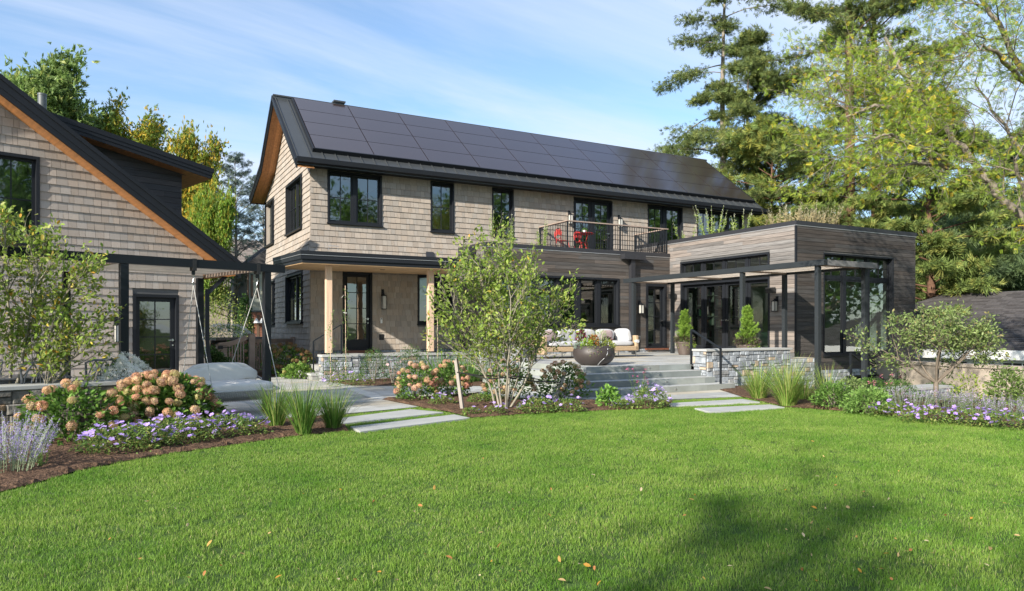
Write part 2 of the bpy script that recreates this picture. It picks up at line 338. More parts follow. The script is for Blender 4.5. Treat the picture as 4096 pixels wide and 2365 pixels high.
# ------------------------------------------------------------ ground
def ss(t): t = max(0.0, min(1.0, t)); return t * t * (3 - 2 * t)
def hgt(x, y): return -0.62 * ss((x - 13.8) / 2.2)
gx = [-500, -250, -120, -60, -30] + [i * 0.8 - 16 for i in range(0, 76)] + [60, 120, 250, 500]
mb = MB(); n = len(gx)
mb.add([(x, y + 10, hgt(x, y) - 0.03 if -40 < x < 60 else -0.65 if x > 15 else -0.03) for y in gx for x in gx],
       [(j * n + i, j * n + i + 1, (j + 1) * n + i + 1, (j + 1) * n + i) for j in range(n - 1) for i in range(n - 1)])
tag(mb.build('ground', M['far'], smooth=True), kind='structure')
def px(l, z=0.0): return [G(u, v, z) for u, v in l]
LAWN_EDGE = [(-260, 2075), (0, 1972), (130, 1940), (292, 1892), (487, 1851), (682, 1817), (909, 1786), (1137, 1752), (1395, 1726)]
LAWN = px([(-260, 2075)] + LAWN_EDGE[1:] + [(1356, 1664), (1678, 1630), (1692, 1634), (1790, 1650), (1885, 1674), (1990, 1668), (2080, 1660), (2290, 1650), (2480, 1642), (2640, 1636),
           (2686, 1624), (2690, 1603), (2966, 1590), (3042, 1607), (3140, 1631), (3290, 1641), (3500, 1658), (3735, 1686), (3900, 1701), (4096, 1718), (4500, 1760)])
LAWN += [Vector((14, 1, 0)), Vector((12, -6, 0)), Vector((-8, -6, 0)), Vector((-6, 3, 0))]
def flat(name, pts, z0, z1, m, kind='structure', col=1.0):
    mb = MB(); mb.prism([(p[0], p[1]) for p in pts], z0, z1, 0, col); return tag(mb.build(name, m), kind=kind)
flat('lawn', LAWN, -0.02, 0.0, M['soil'])
# flagstone paving: every slab drawn, in courses along one direction
def inpoly(x, y, poly):
    c = False; n = len(poly); j = n - 1
    for i in range(n):
        a, b = poly[i], poly[j]
        if (a[1] > y) != (b[1] > y) and x < (b[0] - a[0]) * (y - a[1]) / (b[1] - a[1]) + a[0]: c = not c
        j = i
    return c
def clip(poly, a, b):
    """the part of a polygon left of the line a->b"""
    out = []; n = len(poly)
    f = lambda p: (b[0] - a[0]) * (p[1] - a[1]) - (b[1] - a[1]) * (p[0] - a[0])
    for i in range(n):
        p, q = poly[i], poly[(i + 1) % n]; fp, fq = f(p), f(q)
        if fp >= 0: out.append(p)
        if (fp >= 0) != (fq >= 0):
            t = fp / (fp - fq); out.append((p[0] + (q[0] - p[0]) * t, p[1] + (q[1] - p[1]) * t))
    return out
def paving(name, cells, ang, z, seed, kind='structure', cw=(0.3, 0.62), cl=(0.6, 1.5), th=0.05):
    """cells: convex polygons; slabs laid in courses at an angle"""
    rng = random.Random(seed); mb = MB(); ca, sa = math.cos(ang), math.sin(ang)
    for poly in cells:
        loc = [(p[0] * ca + p[1] * sa, -p[0] * sa + p[1] * ca) for p in poly]
        area = sum(loc[i][0] * loc[(i + 1) % len(loc)][1] - loc[(i + 1) % len(loc)][0] * loc[i][1] for i in range(len(loc)))
        if area < 0: loc = loc[::-1]
        x0, x1 = min(p[0] for p in loc), max(p[0] for p in loc); y = min(p[1] for p in loc); y1 = max(p[1] for p in loc)
        base = [(p[0] * ca - p[1] * sa, p[0] * sa + p[1] * ca) for p in loc]; mb.prism(base, z - th, z - 0.006, 1)
        while y < y1:
            h = rng.choice([.31, .46, .62]) if cw == (0.3, 0.62) else rr(rng, *cw); x = x0 - rng.random()
            while x < x1:
                w = rr(rng, *cl); g = 0.004
                s = [(x + g, y + g), (x + w - g, y + g), (x + w - g, y + h - g), (x + g, y + h - g)]
                for i in range(len(loc)):
                    if len(s) < 3: break
                    s = clip(s, loc[i], loc[(i + 1) % len(loc)])
                if len(s) >= 3:
                    k = rr(rng, .82, 1.14); warm = rng.random() ** 3 * 0.22
                    mb.add([(p[0] * ca - p[1] * sa, p[0] * sa + p[1] * ca, z) for p in s], [tuple(range(len(s)))], 0, (k * (1 + warm), k * (1 + warm * .35), k * (1 - warm * .6)))
                x += w
            y += h
    return tag(mb.build(name, [M['bluestone'], M['mortar']]), kind=kind)
xy = lambda v: (v[0], v[1])
# shed side paving, aligned with the small house
s0 = S2W(-3, 10.9); s1 = S2W(3.95, 10.9); s2 = S2W(3.95, 10.36)
a1, a2 = G(1678, 1627), G(1529, 1598)
lim = G(1330, 1527)
PAT_A = [[xy(S2W(-4, 10.95)), xy(S2W(3.95, 10.95)), xy(S2W(3.95, 19.2)), xy(S2W(-4, 19.2))],
         [xy(S2W(3.95, 10.36)), xy(a1), xy(a2), xy(S2W(3.95, 12.0))], [xy(S2W(3.95, 12.0)), xy(a2), xy(lim), xy(S2W(7.0, 19.0)), xy(S2W(3.95, 19.2))],
         [xy(S2W(7.0, 19.0)), xy(lim), (4.85, 19.3), (4.85, 22.8), (1.9, 22.6)]]
paving('patio', PAT_A, SHA, 0.0, 3, cl=(.9, 2.4))
PAT_B = [[xy(a2), xy(G(1913, 1578)), xy(G(1936, 1544)), xy(lim)],
         [xy(G(1913, 1578)), xy(G(2076, 1596)), xy(G(2330, 1609)), xy(G(2330, 1540)), xy(G(1936, 1544))],
         [xy(G(2330, 1609)), xy(G(2690, 1597)), xy(G(2966, 1590)), xy(G(3010, 1548)), xy(G(2330, 1560))]]
paving('path', PAT_B, 0.0, 0.002, 5, cl=(.8, 1.8))
mb = MB(); bd = (lim - a2).normalized(); pp = a2.copy()          # pale border course between the two pavings
q = Vector((-bd.y, bd.x, 0)) * 0.15
mb.add([pp - q + Vector((0, 0, .006)), pp + q + Vector((0, 0, .006)), lim + q + Vector((0, 0, .006)), lim - q + Vector((0, 0, .006))], [(0, 1, 2, 3)], 0, 1.15)
tag(mb.build('paving_border', M['bluestone']), kind='structure')
# stepping slabs in the lawn
for pts, lab in (([(1340, 1676), (1642, 1638), (1774, 1650), (1340, 1698)], 'long pale stepping slab in the lawn, next to the patio edge on the left'),
                 ([(1400, 1708), (1817, 1659), (1880, 1672), (1440, 1727)], 'long pale stepping slab in the lawn nearest the camera on the left'),
                 ([(2670, 1614), (2970, 1597), (3040, 1609), (2690, 1625)], 'stepping slab in the lawn, nearer the broad steps on the right'),
                 ([(2778, 1634), (3081, 1619), (3139, 1630), (2840, 1649)], 'stepping slab on the right with lawn on its near side')):
    w = px(pts, 0.025); c = sum(w, Vector()) / 4; mb = MB(); mb.prism([(p[0] - c.x, p[1] - c.y) for p in w], -0.02, 0.03)
    o = mb.build('paver', M['bluestone'], bevel=0.006); o.location = (c.x, c.y, 0); tag(o, lab, 'paving slab', 'stepping slabs in the lawn')
PAVERS = [px(l, 0.025) for l in ([(1340, 1676), (1642, 1638), (1774, 1650), (1340, 1698)], [(1400, 1708), (1817, 1659), (1880, 1672), (1440, 1727)],
                                 [(2670, 1614), (2970, 1597), (3040, 1609), (2690, 1625)], [(2778, 1634), (3081, 1619), (3139, 1630), (2840, 1649)])]
# mulch beds: bumpy sheets a little above the soil
def bed(name, pts, seed, z=0.012, step=0.12):
    rng = random.Random(seed); xs = [p[0] for p in pts]; ys = [p[1] for p in pts]; bm = bmesh.new()
    f = bm.faces.new([bm.verts.new((p[0], p[1], z)) for p in pts])
    bmesh.ops.triangulate(bm, faces=[f]); nx = int((max(xs) - min(xs)) / step)
    for k in range(1, nx): bmesh.ops.bisect_plane(bm, geom=bm.verts[:] + bm.edges[:] + bm.faces[:], plane_co=(min(xs) + k * step, 0, 0), plane_no=(1, 0, 0))
    for k in range(1, int((max(ys) - min(ys)) / step)): bmesh.ops.bisect_plane(bm, geom=bm.verts[:] + bm.edges[:] + bm.faces[:], plane_co=(0, min(ys) + k * step, 0), plane_no=(0, 1, 0))
    for v in bm.verts:
        v.co.z += (0.0 if v.is_boundary else rr(rng, 0.01, 0.045)) + hgt(v.co.x, v.co.y)
    me = bpy.data.meshes.new(name); bm.to_mesh(me); bm.free(); me.materials.append(M['mulch'])
    a = me.attributes.new('col', 'FLOAT_COLOR', 'FACE'); a.data.foreach_set('color', np.ones(len(me.polygons) * 4, np.float32))
    o = link(bpy.data.objects.new(name, me)); return tag(o, kind='structure')
BED_L = px(LAWN_EDGE + [(1356, 1661), (824, 1706), (640, 1713), (74, 1766), (-260, 1798)])
BED_C = px([(1529, 1599), (1678, 1628), (1692, 1633), (1790, 1648), (1885, 1673), (1990, 1667), (2080, 1659), (2290, 1649), (2480, 1641), (2640, 1635), (2684, 1623), (2688, 1604),
            (2389, 1610), (2358, 1615), (2319, 1604), (2205, 1603), (2076, 1596), (1913, 1578)])
BED_P = px([(1318, 1529), (1404, 1543), (1625, 1545), (1936, 1545)]) + [Vector((8.4, 16.6, 0)), Vector((8.3, 18.2, 0)), Vector((10.3, 18.25, 0)), Vector((10.4, 19.24, 0)), Vector((4.95, 19.24, 0))]
BED_R = px([(2968, 1589), (3042, 1606), (3140, 1630), (3290, 1640), (3500, 1657), (3735, 1685), (3900, 1700), (4096, 1717), (4500, 1758)]) + [Vector((19, 4, 0)), Vector((22, 9, 0)), Vector((22, 12, 0)), Vector((15.4, 12.7, 0)), Vector((12.4, 12.7, 0))]
bed('mulch_bed', BED_L, 1); bed('mulch_bed', BED_C, 2); bed('mulch_bed', BED_P, 3, 0.012, 0.25); bed('mulch_bed', BED_R, 4, 0.012, 0.3)
bed('mulch_bed', [Vector(S2W(7.3, 20, 0)), Vector((4.4, 21.7, 0)), Vector((5.1, 22.6, 0)), Vector((5.2, 30, 0)), Vector((0, 33, 0)), Vector((-1, 27, 0)), Vector((1.0, 24.2, 0)), Vector((3.2, 22.7, 0))], 6, 0.012, 0.4)

# ------------------------------------------------------------ cladding
def cuts(a, b, z0, z1, ops):
    """what is left of [a, b] in the course z0..z1 beside the openings"""
    iv = [(a, b)]
    for (u0, u1, w0, w1) in ops:
        if w1 > z0 + 0.02 and w0 < z1 - 0.02:
            nv = []
            for (p, q) in iv:
                if u0 > p: nv.append((p, min(q, u0)))
                if u1 < q: nv.append((max(p, u1), q))
            iv = [(p, q) for p, q in nv if q - p > 0.012]
    return iv
def shingles(mb, fr, u0, u1, z0, z1, ops, seed, exp=0.19, off=lambda z: 0.0, ends=(0, 0), lim=None, mi=0):
    rng = random.Random(seed); z = z0
    while z < z1 - 0.01:
        zt = min(z + exp, z1); ob = off(z) + 0.026; ot = off(zt) + 0.004
        a, b = u0 - ends[0] * off(z), u1 + ends[1] * off(z)
        if lim:
            l = lim(z + exp * 0.5)
            if l is None: break
            a, b = max(a, l[0]), min(b, l[1])
            if b - a < 0.05: break
        for (p, q) in cuts(a, b, z, zt, ops):
            x = p
            while x < q - 1e-4:
                w = rr(rng, 0.09, 0.24); e = min(x + w, q)
                if q - e < 0.05: e = q
                g = 0.003; zb = z + rr(rng, -0.004, 0.003); k = rr(rng, .84, 1.08) * (.93 if rng.random() < .12 else 1); wm_ = rr(rng, -.035, .03); o1 = ob + rr(rng, 0, .004)
                A = [fr(x + g, zb, 0), fr(e - g, zb, 0), fr(e - g, zb, o1), fr(x + g, zb, o1), fr(x + g, zt + .004, ot), fr(e - g, zt + .004, ot), fr(x + g, zt + .004, 0), fr(e - g, zt + .004, 0)]
                mb.add(A, [(3, 2, 5, 4), (0, 1, 2, 3), (0, 3, 4, 6), (1, 7, 5, 2)], mi, (k + wm_, k, k - wm_)); x = e
        z = zt
def boards(mb, fr, u0, u1, z0, z1, ops, seed, h=0.125, tone=(.75, 1.25), mi=0):
    rng = random.Random(seed); z = z0
    while z < z1 - 0.01:
        zt = min(z + h, z1); 
        for (p, q) in cuts(u0, u1, z, zt, ops):
            x = p - rng.random() * 1.5
            while x < q - 1e-4:
                w = rr(rng, 1.4, 3.9); e = min(x + w, q); s = max(x, p)
                if e - s > 0.01:
                    k = rr(rng, *tone); wv = rr(rng, -.05, .10); g = 0.001
                    mb.add([fr(s + g, z + .008, 0), fr(e - g, z + .008, 0), fr(e - g, z + .008, .020), fr(s + g, z + .008, .020), fr(s + g, zt, .016), fr(e - g, zt, .016), fr(s + g, zt, 0), fr(e - g, zt, 0)],
                           [(3, 2, 5, 4), (0, 1, 2, 3), (0, 3, 4, 6), (1, 7, 5, 2), (4, 5, 7, 6)], mi, (k * (1 + wv), k, k * (1 - wv * .8)))
                x += w
        z = zt
def sheet(mb, fr, u0, u1, z0, z1, ops, o=-0.004, mi=1, top=None):
    """backing wall with its openings cut out"""
    us = sorted({u0, u1, *[v for op in ops for v in op[:2] if u0 < v < u1]}); zs = sorted({z0, z1, *[v for op in ops for v in op[2:] if z0 < v < z1]})
    for i in range(len(us) - 1):
        for j in range(len(zs) - 1):
            cu, cz = (us[i] + us[i + 1]) / 2, (zs[j] + zs[j + 1]) / 2
            if any(op[0] < cu < op[1] and op[2] < cz < op[3] for op in ops): continue
            mb.add([fr(us[i], zs[j], o), fr(us[i + 1], zs[j], o), fr(us[i + 1], zs[j + 1], o), fr(us[i], zs[j + 1], o)], [(0, 1, 2, 3)], mi)
def stones(mb, fr, u0, u1, z0, z1, seed, ops=(), mi=0, h=(.05, .125), w=(.08, .26), tan=.13, skew=1.0):
    """rubble ledge stone: rows broken into stones of uneven size, depth and colour"""
    rng = random.Random(seed); z = z0
    while z < z1 - 0.01:
        rh = min(rr(rng, *h) * 1.35, z1 - z)
        if z1 - z - rh < 0.05: rh = z1 - z
        for (p, q) in cuts(u0, u1, z, z + rh, ops):
            x = p
            while x < q - 1e-4:
                ww = rr(rng, *w); e = min(x + ww, q)
                if q - e < 0.06: e = q
                parts = [(z, z + rh)] if rh < .13 or rng.random() < .45 else [(z, z + rh * (s := rr(rng, .35, .65))), (z + rh * s, z + rh)]
                for (za, zb) in parts:
                    g = .004; o = rr(rng, .012, .045); k = rr(rng, .62, 1.15); t = rng.random()
                    c = (k * 1.32, k * 1.0, k * .72) if t < tan else (k * .97, k * .99, k * 1.02) if t < .75 else (k * 1.04, k, k * .96)
                    j = lambda s_: rr(rng, -s_, s_) * skew
                    f_ = [(x + g + j(.006), za + g + j(.005)), (e - g + j(.006), za + g + j(.005)), (e - g + j(.006), zb - g + j(.005)), (x + g + j(.006), zb - g + j(.005))]
                    cu_, cz_ = sum(a for a, _ in f_) / 4, sum(b for _, b in f_) / 4
                    inn = [(cu_ + (a - cu_) * .86, cz_ + (b - cz_) * .84) for a, b in f_]
                    mb.add([fr(a, b, 0) for a, b in f_] + [fr(a, b, o * .7) for a, b in f_] + [fr(a, b, o + rr(rng, 0, .008)) for a, b in inn],
                           [(8, 9, 10, 11), (4, 5, 9, 8), (5, 6, 10, 9), (6, 7, 11, 10), (7, 4, 8, 11), (0, 1, 5, 4), (1, 2, 6, 5), (2, 3, 7, 6), (3, 0, 4, 7)], mi, c)
                x = e
        z += rh
    sheet(mb, fr, u0, u1, z0, z1, list(ops), 0.004, 1)
def window(parent, fr, u0, u1, z0, z1, n=1, grid=(2, 2), name='window', casing=.05, sill=True, gl='glass', proud=.045, deep=.12, sash=.055, mull=.10, world=True, bottomrail=None, frmat='trim', transom=None, handle=False):
    """a framed opening: casing, sashes and glazing bars in one mesh, its glass and sill as children"""
    mb = MB(); gb = MB(); c = casing
    mb.fbox(fr, u0, u0 + c, z0, z1, -deep, proud); mb.fbox(fr, u1 - c, u1, z0, z1, -deep, proud)
    mb.fbox(fr, u0 + c, u1 - c, z1 - c, z1, -deep, proud); mb.fbox(fr, u0 + c, u1 - c, z0, z0 + c * .8, -deep, proud * .6)
    a, b, s, t = u0 + c, u1 - c, z0 + c * .8, z1 - c; d1, d0 = -deep + .045, -deep + .003
    w = (b - a - mull * (n - 1)) / n
    def lite(p, q, zz0, zz1, g):
        br = bottomrail or sash
        mb.fbox(fr, p, p + sash, zz0, zz1, d0, d1); mb.fbox(fr, q - sash, q, zz0, zz1, d0, d1)
        mb.fbox(fr, p + sash, q - sash, zz0, zz0 + br, d0, d1); mb.fbox(fr, p + sash, q - sash, zz1 - sash, zz1, d0, d1)
        gu0, gu1, gz0, gz1 = p + sash, q - sash, zz0 + br, zz1 - sash; m_ = .011
        for k in range(1, g[0]): x = gu0 + (gu1 - gu0) * k / g[0]; mb.fbox(fr, x - m_, x + m_, gz0, gz1, d0 + .008, d1 - .006)
        for k in range(1, g[1]):
            x = gz0 + (gz1 - gz0) * k / g[1]
            for i in range(g[0]):
                x0 = gu0 + (gu1 - gu0) * i / g[0] + (m_ if i else 0); x1 = gu0 + (gu1 - gu0) * (i + 1) / g[0] - (m_ if i < g[0] - 1 else 0); mb.fbox(fr, x0, x1, x - m_, x + m_, d0 + .008, d1 - .006)
        gb.add([fr(gu0, gz0, d0 + .018), fr(gu1, gz0, d0 + .018), fr(gu1, gz1, d0 + .018), fr(gu0, gz1, d0 + .018)], [(0, 1, 2, 3)])
    for i in range(n):
        p = a + i * (w + mull); q = p + w
        if i: mb.fbox(fr, p - mull, p, s, t, -deep + .001, -deep + .07)
        if transom:
            lite(p, q, s, transom - .04, grid); lite(p, q, transom + .04, t, (2, 2)); mb.fbox(fr, p, q, transom - .04, transom + .04, -deep + .001, -deep + .06)
        else: lite(p, q, s, t, grid)
    o = mb.build(name, M[frmat], parent, world=world); gb.build('pane', M[gl], o, world=world)
    if sill:
        sb = MB(); sb.fbox(fr, u0 - .025, u1 + .025, z0 - .045, z0 - .001, -.02, proud + .045); sb.build('sill', M[frmat], o, world=world)
    if handle:
        hb = MB(); hx = u1 - c - sash * .5; hz = z0 + 1.02
        hb.fbox(fr, hx - .02, hx + .02, hz - .03, hz + .03, d1, d1 + .012); hb.fbox(fr, hx - .012, hx + .012, hz - .01, hz + .01, d1 + .012, d1 + .05)
        hb.fbox(fr, hx - .13, hx + .012, hz - .01, hz + .01, d1 + .05, d1 + .068)
        hb.build('handle', M['steelbright'], o, world=world); hb = MB(); hb.fbox(fr, hx - .018, hx + .018, hz - .15, hz - .11, d1, d1 + .012); hb.build('lock', M['steelbright'], o, world=world)
    return o

# ------------------------------------------------------------ the main house
YF, YB, YW, XG, XA, XR = 22.85, 20.82, 15.09, 5.30, 18.19, 24.42
house = thing('house', 'large two-storey house with tan shingles, dark wood wing and solar panel roof', 'house', (XG, YF, 0))
H = lambda mb, n, m, **k: mb.build(n, m, house, world=True, **k)
OPF = [(5.83, 7.62, 4.79, 6.45), (9.35, 10.22, 4.74, 6.45), (11.71, 12.58, 4.74, 6.45), (15.2, 17.01, 4.10, 6.39), (18.79, 20.62, 4.30, 6.44), (21.44, 24.18, 4.62, 6.44)]
OPL = [(6.32, 7.29, 0.70, 3.25), (8.88, 10.15, 1.57, 3.25)]
def offF(z): return .13 * max(0, (1.15 - z) / .85) ** 1.6 if z < 1.3 else .05 * max(0, min(1, (4.5 - z) / .7)) ** 1.5 if 3.6 < z < 4.5 else 0.0
FR1 = Ffront(YF); mb = MB()
shingles(mb, FR1, XG, XR, 3.78, 6.62, OPF, 11, off=offF, ends=(1, 0)); shingles(mb, FR1, XG, 10.38, 0.71, 3.25, OPL, 12, off=offF, ends=(1, 0))
shingles(mb, FR1, XG, 5.62, 0.30, 0.71, [], 13, off=offF, ends=(1, 0))
sheet(mb, FR1, XG, XR, 0.3, 6.7, OPF + OPL); H(mb, 'shingle_wall', [M['shingle'], M['mortar']])
FRG = Fleft(XG); mb = MB()
OPG = [(23.92, 26.38, 4.74, 6.46), (28.75, 30.55, 4.74, 6.44), (23.86, 26.45, 1.61, 3.26), (28.65, 30.55, 1.60, 3.26)]
def glim(z):
    lo = YF if z < 6.9 else 22.33 + (z + .16 - 6.55) / .78
    hi = 30.5 if z < 6.6 else 28.56 + (7.4 - z) / .36 if z < 7.4 else 28.56 - (z - 7.4) / .80
    return (lo, hi) if hi - lo > .1 else None
shingles(mb, FRG, YF, 30.5, 0.30, 3.5, OPG, 21, off=offF, ends=(1, 1)); shingles(mb, FRG, YF, 30.5, 3.5, 9.4, OPG, 22, off=offF, ends=(1, 1), lim=glim)
sheet(mb, FRG, YF, 30.5, 0.2, 6.9, OPG)
mb.add([(XG + .006, 22.85, 6.85), (XG + .006, 30.5, 6.55), (XG + .006, 28.56, 7.4), (XG + .006, 26.15, 9.35), (XG + .006, 22.85, 6.9)], [(0, 1, 2, 3, 4)], 1); H(mb, 'shingle_wall', [M['shingle'], M['mortar']])
mb = MB(); mb.box(XR - .1, XR, YF, 30.5, 0.3, 6.9); mb.box(XG, XR, 30.4, 30.5, .3, 6.6); H(mb, 'back_wall', M['shingle'])
# floors, ceilings and inner walls
mb = MB(); mb.box(XG + .1, XR - .1, YF + .15, 30.3, .50, .66); mb.box(XG + .1, XR - .1, YF + .15, 30.3, 3.75, 3.92); mb.box(10.6, XA, YB + .15, YF + .15, .50, .66); mb.box(XA + .1, 24.0, YW + .15, YF, .50, .66); H(mb, 'floor', M['woodfloor'])
mb = MB()
mb.box(XG + .12, XR - .12, YF + .15, 30.3, 3.32, 3.36); mb.box(XG + .12, XR - .12, YF + .15, 30.3, 6.50, 6.54); mb.box(10.6, XA - .02, YB + .15, YF + .15, 3.32, 3.36)
mb.box(XA + .1, 24.0, YW + .15, YF + .1, 4.2, 4.25); H(mb, 'ceiling', M['innerwall'])
mb = MB()
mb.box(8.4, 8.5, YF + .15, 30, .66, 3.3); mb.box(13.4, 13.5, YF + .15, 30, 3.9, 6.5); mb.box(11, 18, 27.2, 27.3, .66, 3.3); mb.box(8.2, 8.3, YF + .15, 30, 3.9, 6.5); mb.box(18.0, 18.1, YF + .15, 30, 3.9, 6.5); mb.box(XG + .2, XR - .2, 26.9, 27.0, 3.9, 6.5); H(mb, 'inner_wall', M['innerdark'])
mb = MB(); mb.box(XA + .2, 24.0, 20.9, 21.0, .66, 4.2); mb.box(23.85, 24.0, YW + .2, 20.9, .66, 4.2); H(mb, 'inner_wall', M['innerwall'])
# windows and doors of the front and the gable end
W = lambda *a, **k: window(house, *a, **k)
W(FR1, *OPF[0], n=2, grid=(2, 2), mull=.13, casing=.055); W(FR1, *OPF[1]); W(FR1, *OPF[2])
W(FR1, *OPF[3], n=2, grid=(2, 4), name='balcony_door', mull=.05, sash=.12, sill=False, handle=True); W(FR1, *OPF[4], n=2, grid=(2, 2), mull=.12, sash=.10); W(FR1, *OPF[5], n=3, grid=(2, 2), mull=.12)
W(FR1, *OPL[0], grid=(2, 4), name='door', sash=.10, casing=.07, sill=False, bottomrail=.30, handle=True, deep=.09); W(FR1, *OPL[1], n=2, grid=(1, 1))
mb = MB(); mb.fbox(FR1, 6.30, 7.31, .62, .699, 0.06, .20); H(mb, 'threshold', mat('mahogany_sill', (.16, .06, .035), .5))
W(FRG, *OPG[0], n=2, grid=(2, 2), proud=.07); W(FRG, *OPG[1], n=2, grid=(2, 2), proud=.07); W(FRG, *OPG[2], n=2, grid=(2, 2), proud=.07); W(FRG, *OPG[3], n=2, grid=(2, 2), proud=.07)
# roof
RX0, RX1 = 4.77, 25.06
prof = [(22.33, 6.57), (26.15, 9.56), (28.56, 7.62), (31.1, 6.80)]
mb = MB()
for i in range(3):
    (a, za), (b, zb) = prof[i], prof[i + 1]; mb.ext([(a, za - .14), (b, zb - .14), (b, zb), (a, za)], lambda u, z, o: (o, u, z), RX0, RX1)
    L_ = math.hypot(b - a, zb - za); x = RX0 + .05
    nz = Vector((0, -(zb - za), b - a)).normalized() * .035
    while x < RX1:
        if i == 0 and 5.4 < x < 24.7:
            e = Vector((x, 22.33 + .62, 6.57 + .62 * .783))
            mb.bar(Vector((x, a, za)) + nz * .4, e + nz * .4, .012, .045, up=(0, 0, 1))
        else: mb.bar(Vector((x, a, za)) + nz * .4, Vector((x, b, zb)) + nz * .4, .012, .045)
        x += .415
H(mb, 'roof', M['roofmetal'])
mb = MB(); mb.bar((RX0 - .03, 26.15, 9.585), (RX1, 26.15, 9.585), .30, .05); mb.bar((RX0 - .03, 26.05, 9.52), (RX1, 26.05, 9.52), .04, .12); mb.bar((RX0 - .03, 26.25, 9.52), (RX1, 26.25, 9.52), .04, .12); H(mb, 'ridge_cap', M['roofmetal'])
mb = MB()
for i in range(3):
    (a, za), (b, zb) = prof[i], prof[i + 1]
    for (t0, t1, o0, o1) in ((.03, -.20, RX0 - .035, RX0 - .001), (.035, -.11, RX0 - .06, RX0 - .036), (-.201, -.27, RX0 - .02, RX0 + .02)):
        mb.ext([(a, za + t1), (b, zb + t1), (b, zb + t0), (a, za + t0)], lambda u, z, o: (o, u, z), o0, o1)
mb.ext([(31.08, 6.55), (31.14, 6.55), (31.14, 6.82), (31.08, 6.82)], lambda u, z, o: (o, u, z), RX0 - .03, RX1)
H(mb, 'fascia', M['trim'])
mb = MB(); rng = random.Random(4)
for k in range(4):
    x0 = RX0 + .02 + k * .128; x1 = x0 + .124
    for i in range(3):
        (a, za), (b, zb) = prof[i], prof[i + 1]; mb.ext([(a, za - .225), (b, zb - .225), (b, zb - .205), (a, za - .205)], lambda u, z, o: (o, u, z), x0, x1, 0, rr(rng, .8, 1.2))
H(mb, 'soffit', M['soffit'])
mb = MB(); mb.ext([(22.20, 6.64), (22.22, 6.50), (22.27, 6.47), (22.33, 6.47), (22.33, 6.66), (22.31, 6.66), (22.31, 6.50), (22.24, 6.52), (22.225, 6.65)], lambda u, z, o: (o, u, z), RX0 - .01, RX1 + .02)
mb.box(RX0 + .3, RX1 - .05, 22.335, 22.84, 6.465, 6.49); H(mb, 'gutter', M['trim'])
# forty solar panels on a raised frame
sl = (9.56 - 6.57) / (26.15 - 22.33); nrm = Vector((0, -sl, 1)).normalized(); al = Vector((0, 1, sl)).normalized()
p0 = Vector((5.42, 22.88, 6.57 + (22.88 - 22.33) * sl)) + nrm * .13; PWD, PHT = 1.936, 1.005
pm = MB(); pm.add([(0.013, 0, 0), (PWD - .013, 0, 0), tuple(al * (PHT - .026) + Vector((PWD - .013, 0, 0))), tuple(al * (PHT - .026) + Vector((0.013, 0, 0)))], [(0, 1, 2, 3)])
q = [Vector(v) - nrm * .03 for v in pm.v]; pm.add(q, [(3, 2, 1, 0)]); pm.f += [(0, 4, 5, 1), (1, 5, 6, 2), (2, 6, 7, 3), (3, 7, 4, 0)]; pm.m += [0] * 4; pm.c += [(1, 1, 1)] * 4
panel0 = pm.build('solar_panel', M['solar'], house); off0 = Vector((XG, YF, 0))
for i in range(10):
    for j in range(4):
        o = panel0 if (i, j) == (0, 0) else link(panel0.copy())
        if o is not panel0: o.parent = house
        o.location = p0 + Vector((PWD * i, 0, 0)) + al * (PHT * j) - off0
mb = MB(); e1 = p0 + Vector((PWD * 10, 0, 0)); dn = nrm * -.07
mb.bar(p0 - al * .03 + dn, e1 - al * .03 + dn, .05, .16, up=nrm); mb.bar(p0 - Vector((.04, 0, 0)) + dn - al * .05, p0 - Vector((.04, 0, 0)) + al * (PHT * 4) + dn, .05, .14, up=nrm)
mb.bar(e1 + Vector((.03, 0, 0)) + dn - al * .05, e1 + Vector((.03, 0, 0)) + al * (PHT * 4) + dn, .05, .14, up=nrm); mb.bar(p0 + Vector((PWD * 5, 0, 0)) + al * PHT * 2 + nrm * -.045 - Vector((PWD * 4.98, 0, 0)), p0 + Vector((PWD * 5, 0, 0)) + al * PHT * 2 + nrm * -.045 + Vector((PWD * 4.98, 0, 0)), PHT * 3.96, .01, up=nrm); H(mb, 'panel_frame', M['trim'])
mb = MB(); mb.box(6.9, 7.25, 26.0, 26.3, 9.60, 9.66); mb.box(6.86, 7.29, 25.95, 26.35, 9.66, 9.72); mb.tube([(7.07, 26.15, 9.72), (7.07, 26.15, 9.77)], .05, 8); H(mb, 'roof_vent', M['roofmetal'])
# porch roof and posts
mb = MB(); cx0, cx1, cy0 = 4.14, 9.6, 18.95
def slab(x0, x1, y0, y1, zb, zt, m=mb, mi=0, col=1.0):
    k = .034; m.add([(x0, y0, zb + k * (y0 - 19)), (x1, y0, zb + k * (y0 - 19)), (x1, y1, zb + k * (y1 - 19)), (x0, y1, zb + k * (y1 - 19)), (x0, y0, zt + k * (y0 - 19)), (x1, y0, zt + k * (y0 - 19)), (x1, y1, zt + k * (y1 - 19)), (x0, y1, zt + k * (y1 - 19))],
                    [(3, 2, 1, 0), (4, 5, 6, 7), (0, 1, 5, 4), (1, 2, 6, 5), (2, 3, 7, 6), (3, 0, 4, 7)], mi, col)
slab(cx0, cx1, cy0, YF - .06, 3.33, 3.44); slab(cx0 + .012, cx1, cy0 + .012, YF - .062, 3.222, 3.328); slab(cx0 + .05, cx1 - .03, cy0 + .05, YF - .064, 3.125, 3.221)
H(mb, 'porch_roof', M['trim'])
mb = MB(); slab(cx0 - .006, cx1, cy0 - .006, YF - .1, 3.327, 3.337, mb); H(mb, 'flashing', M['alu'])
mb = MB()
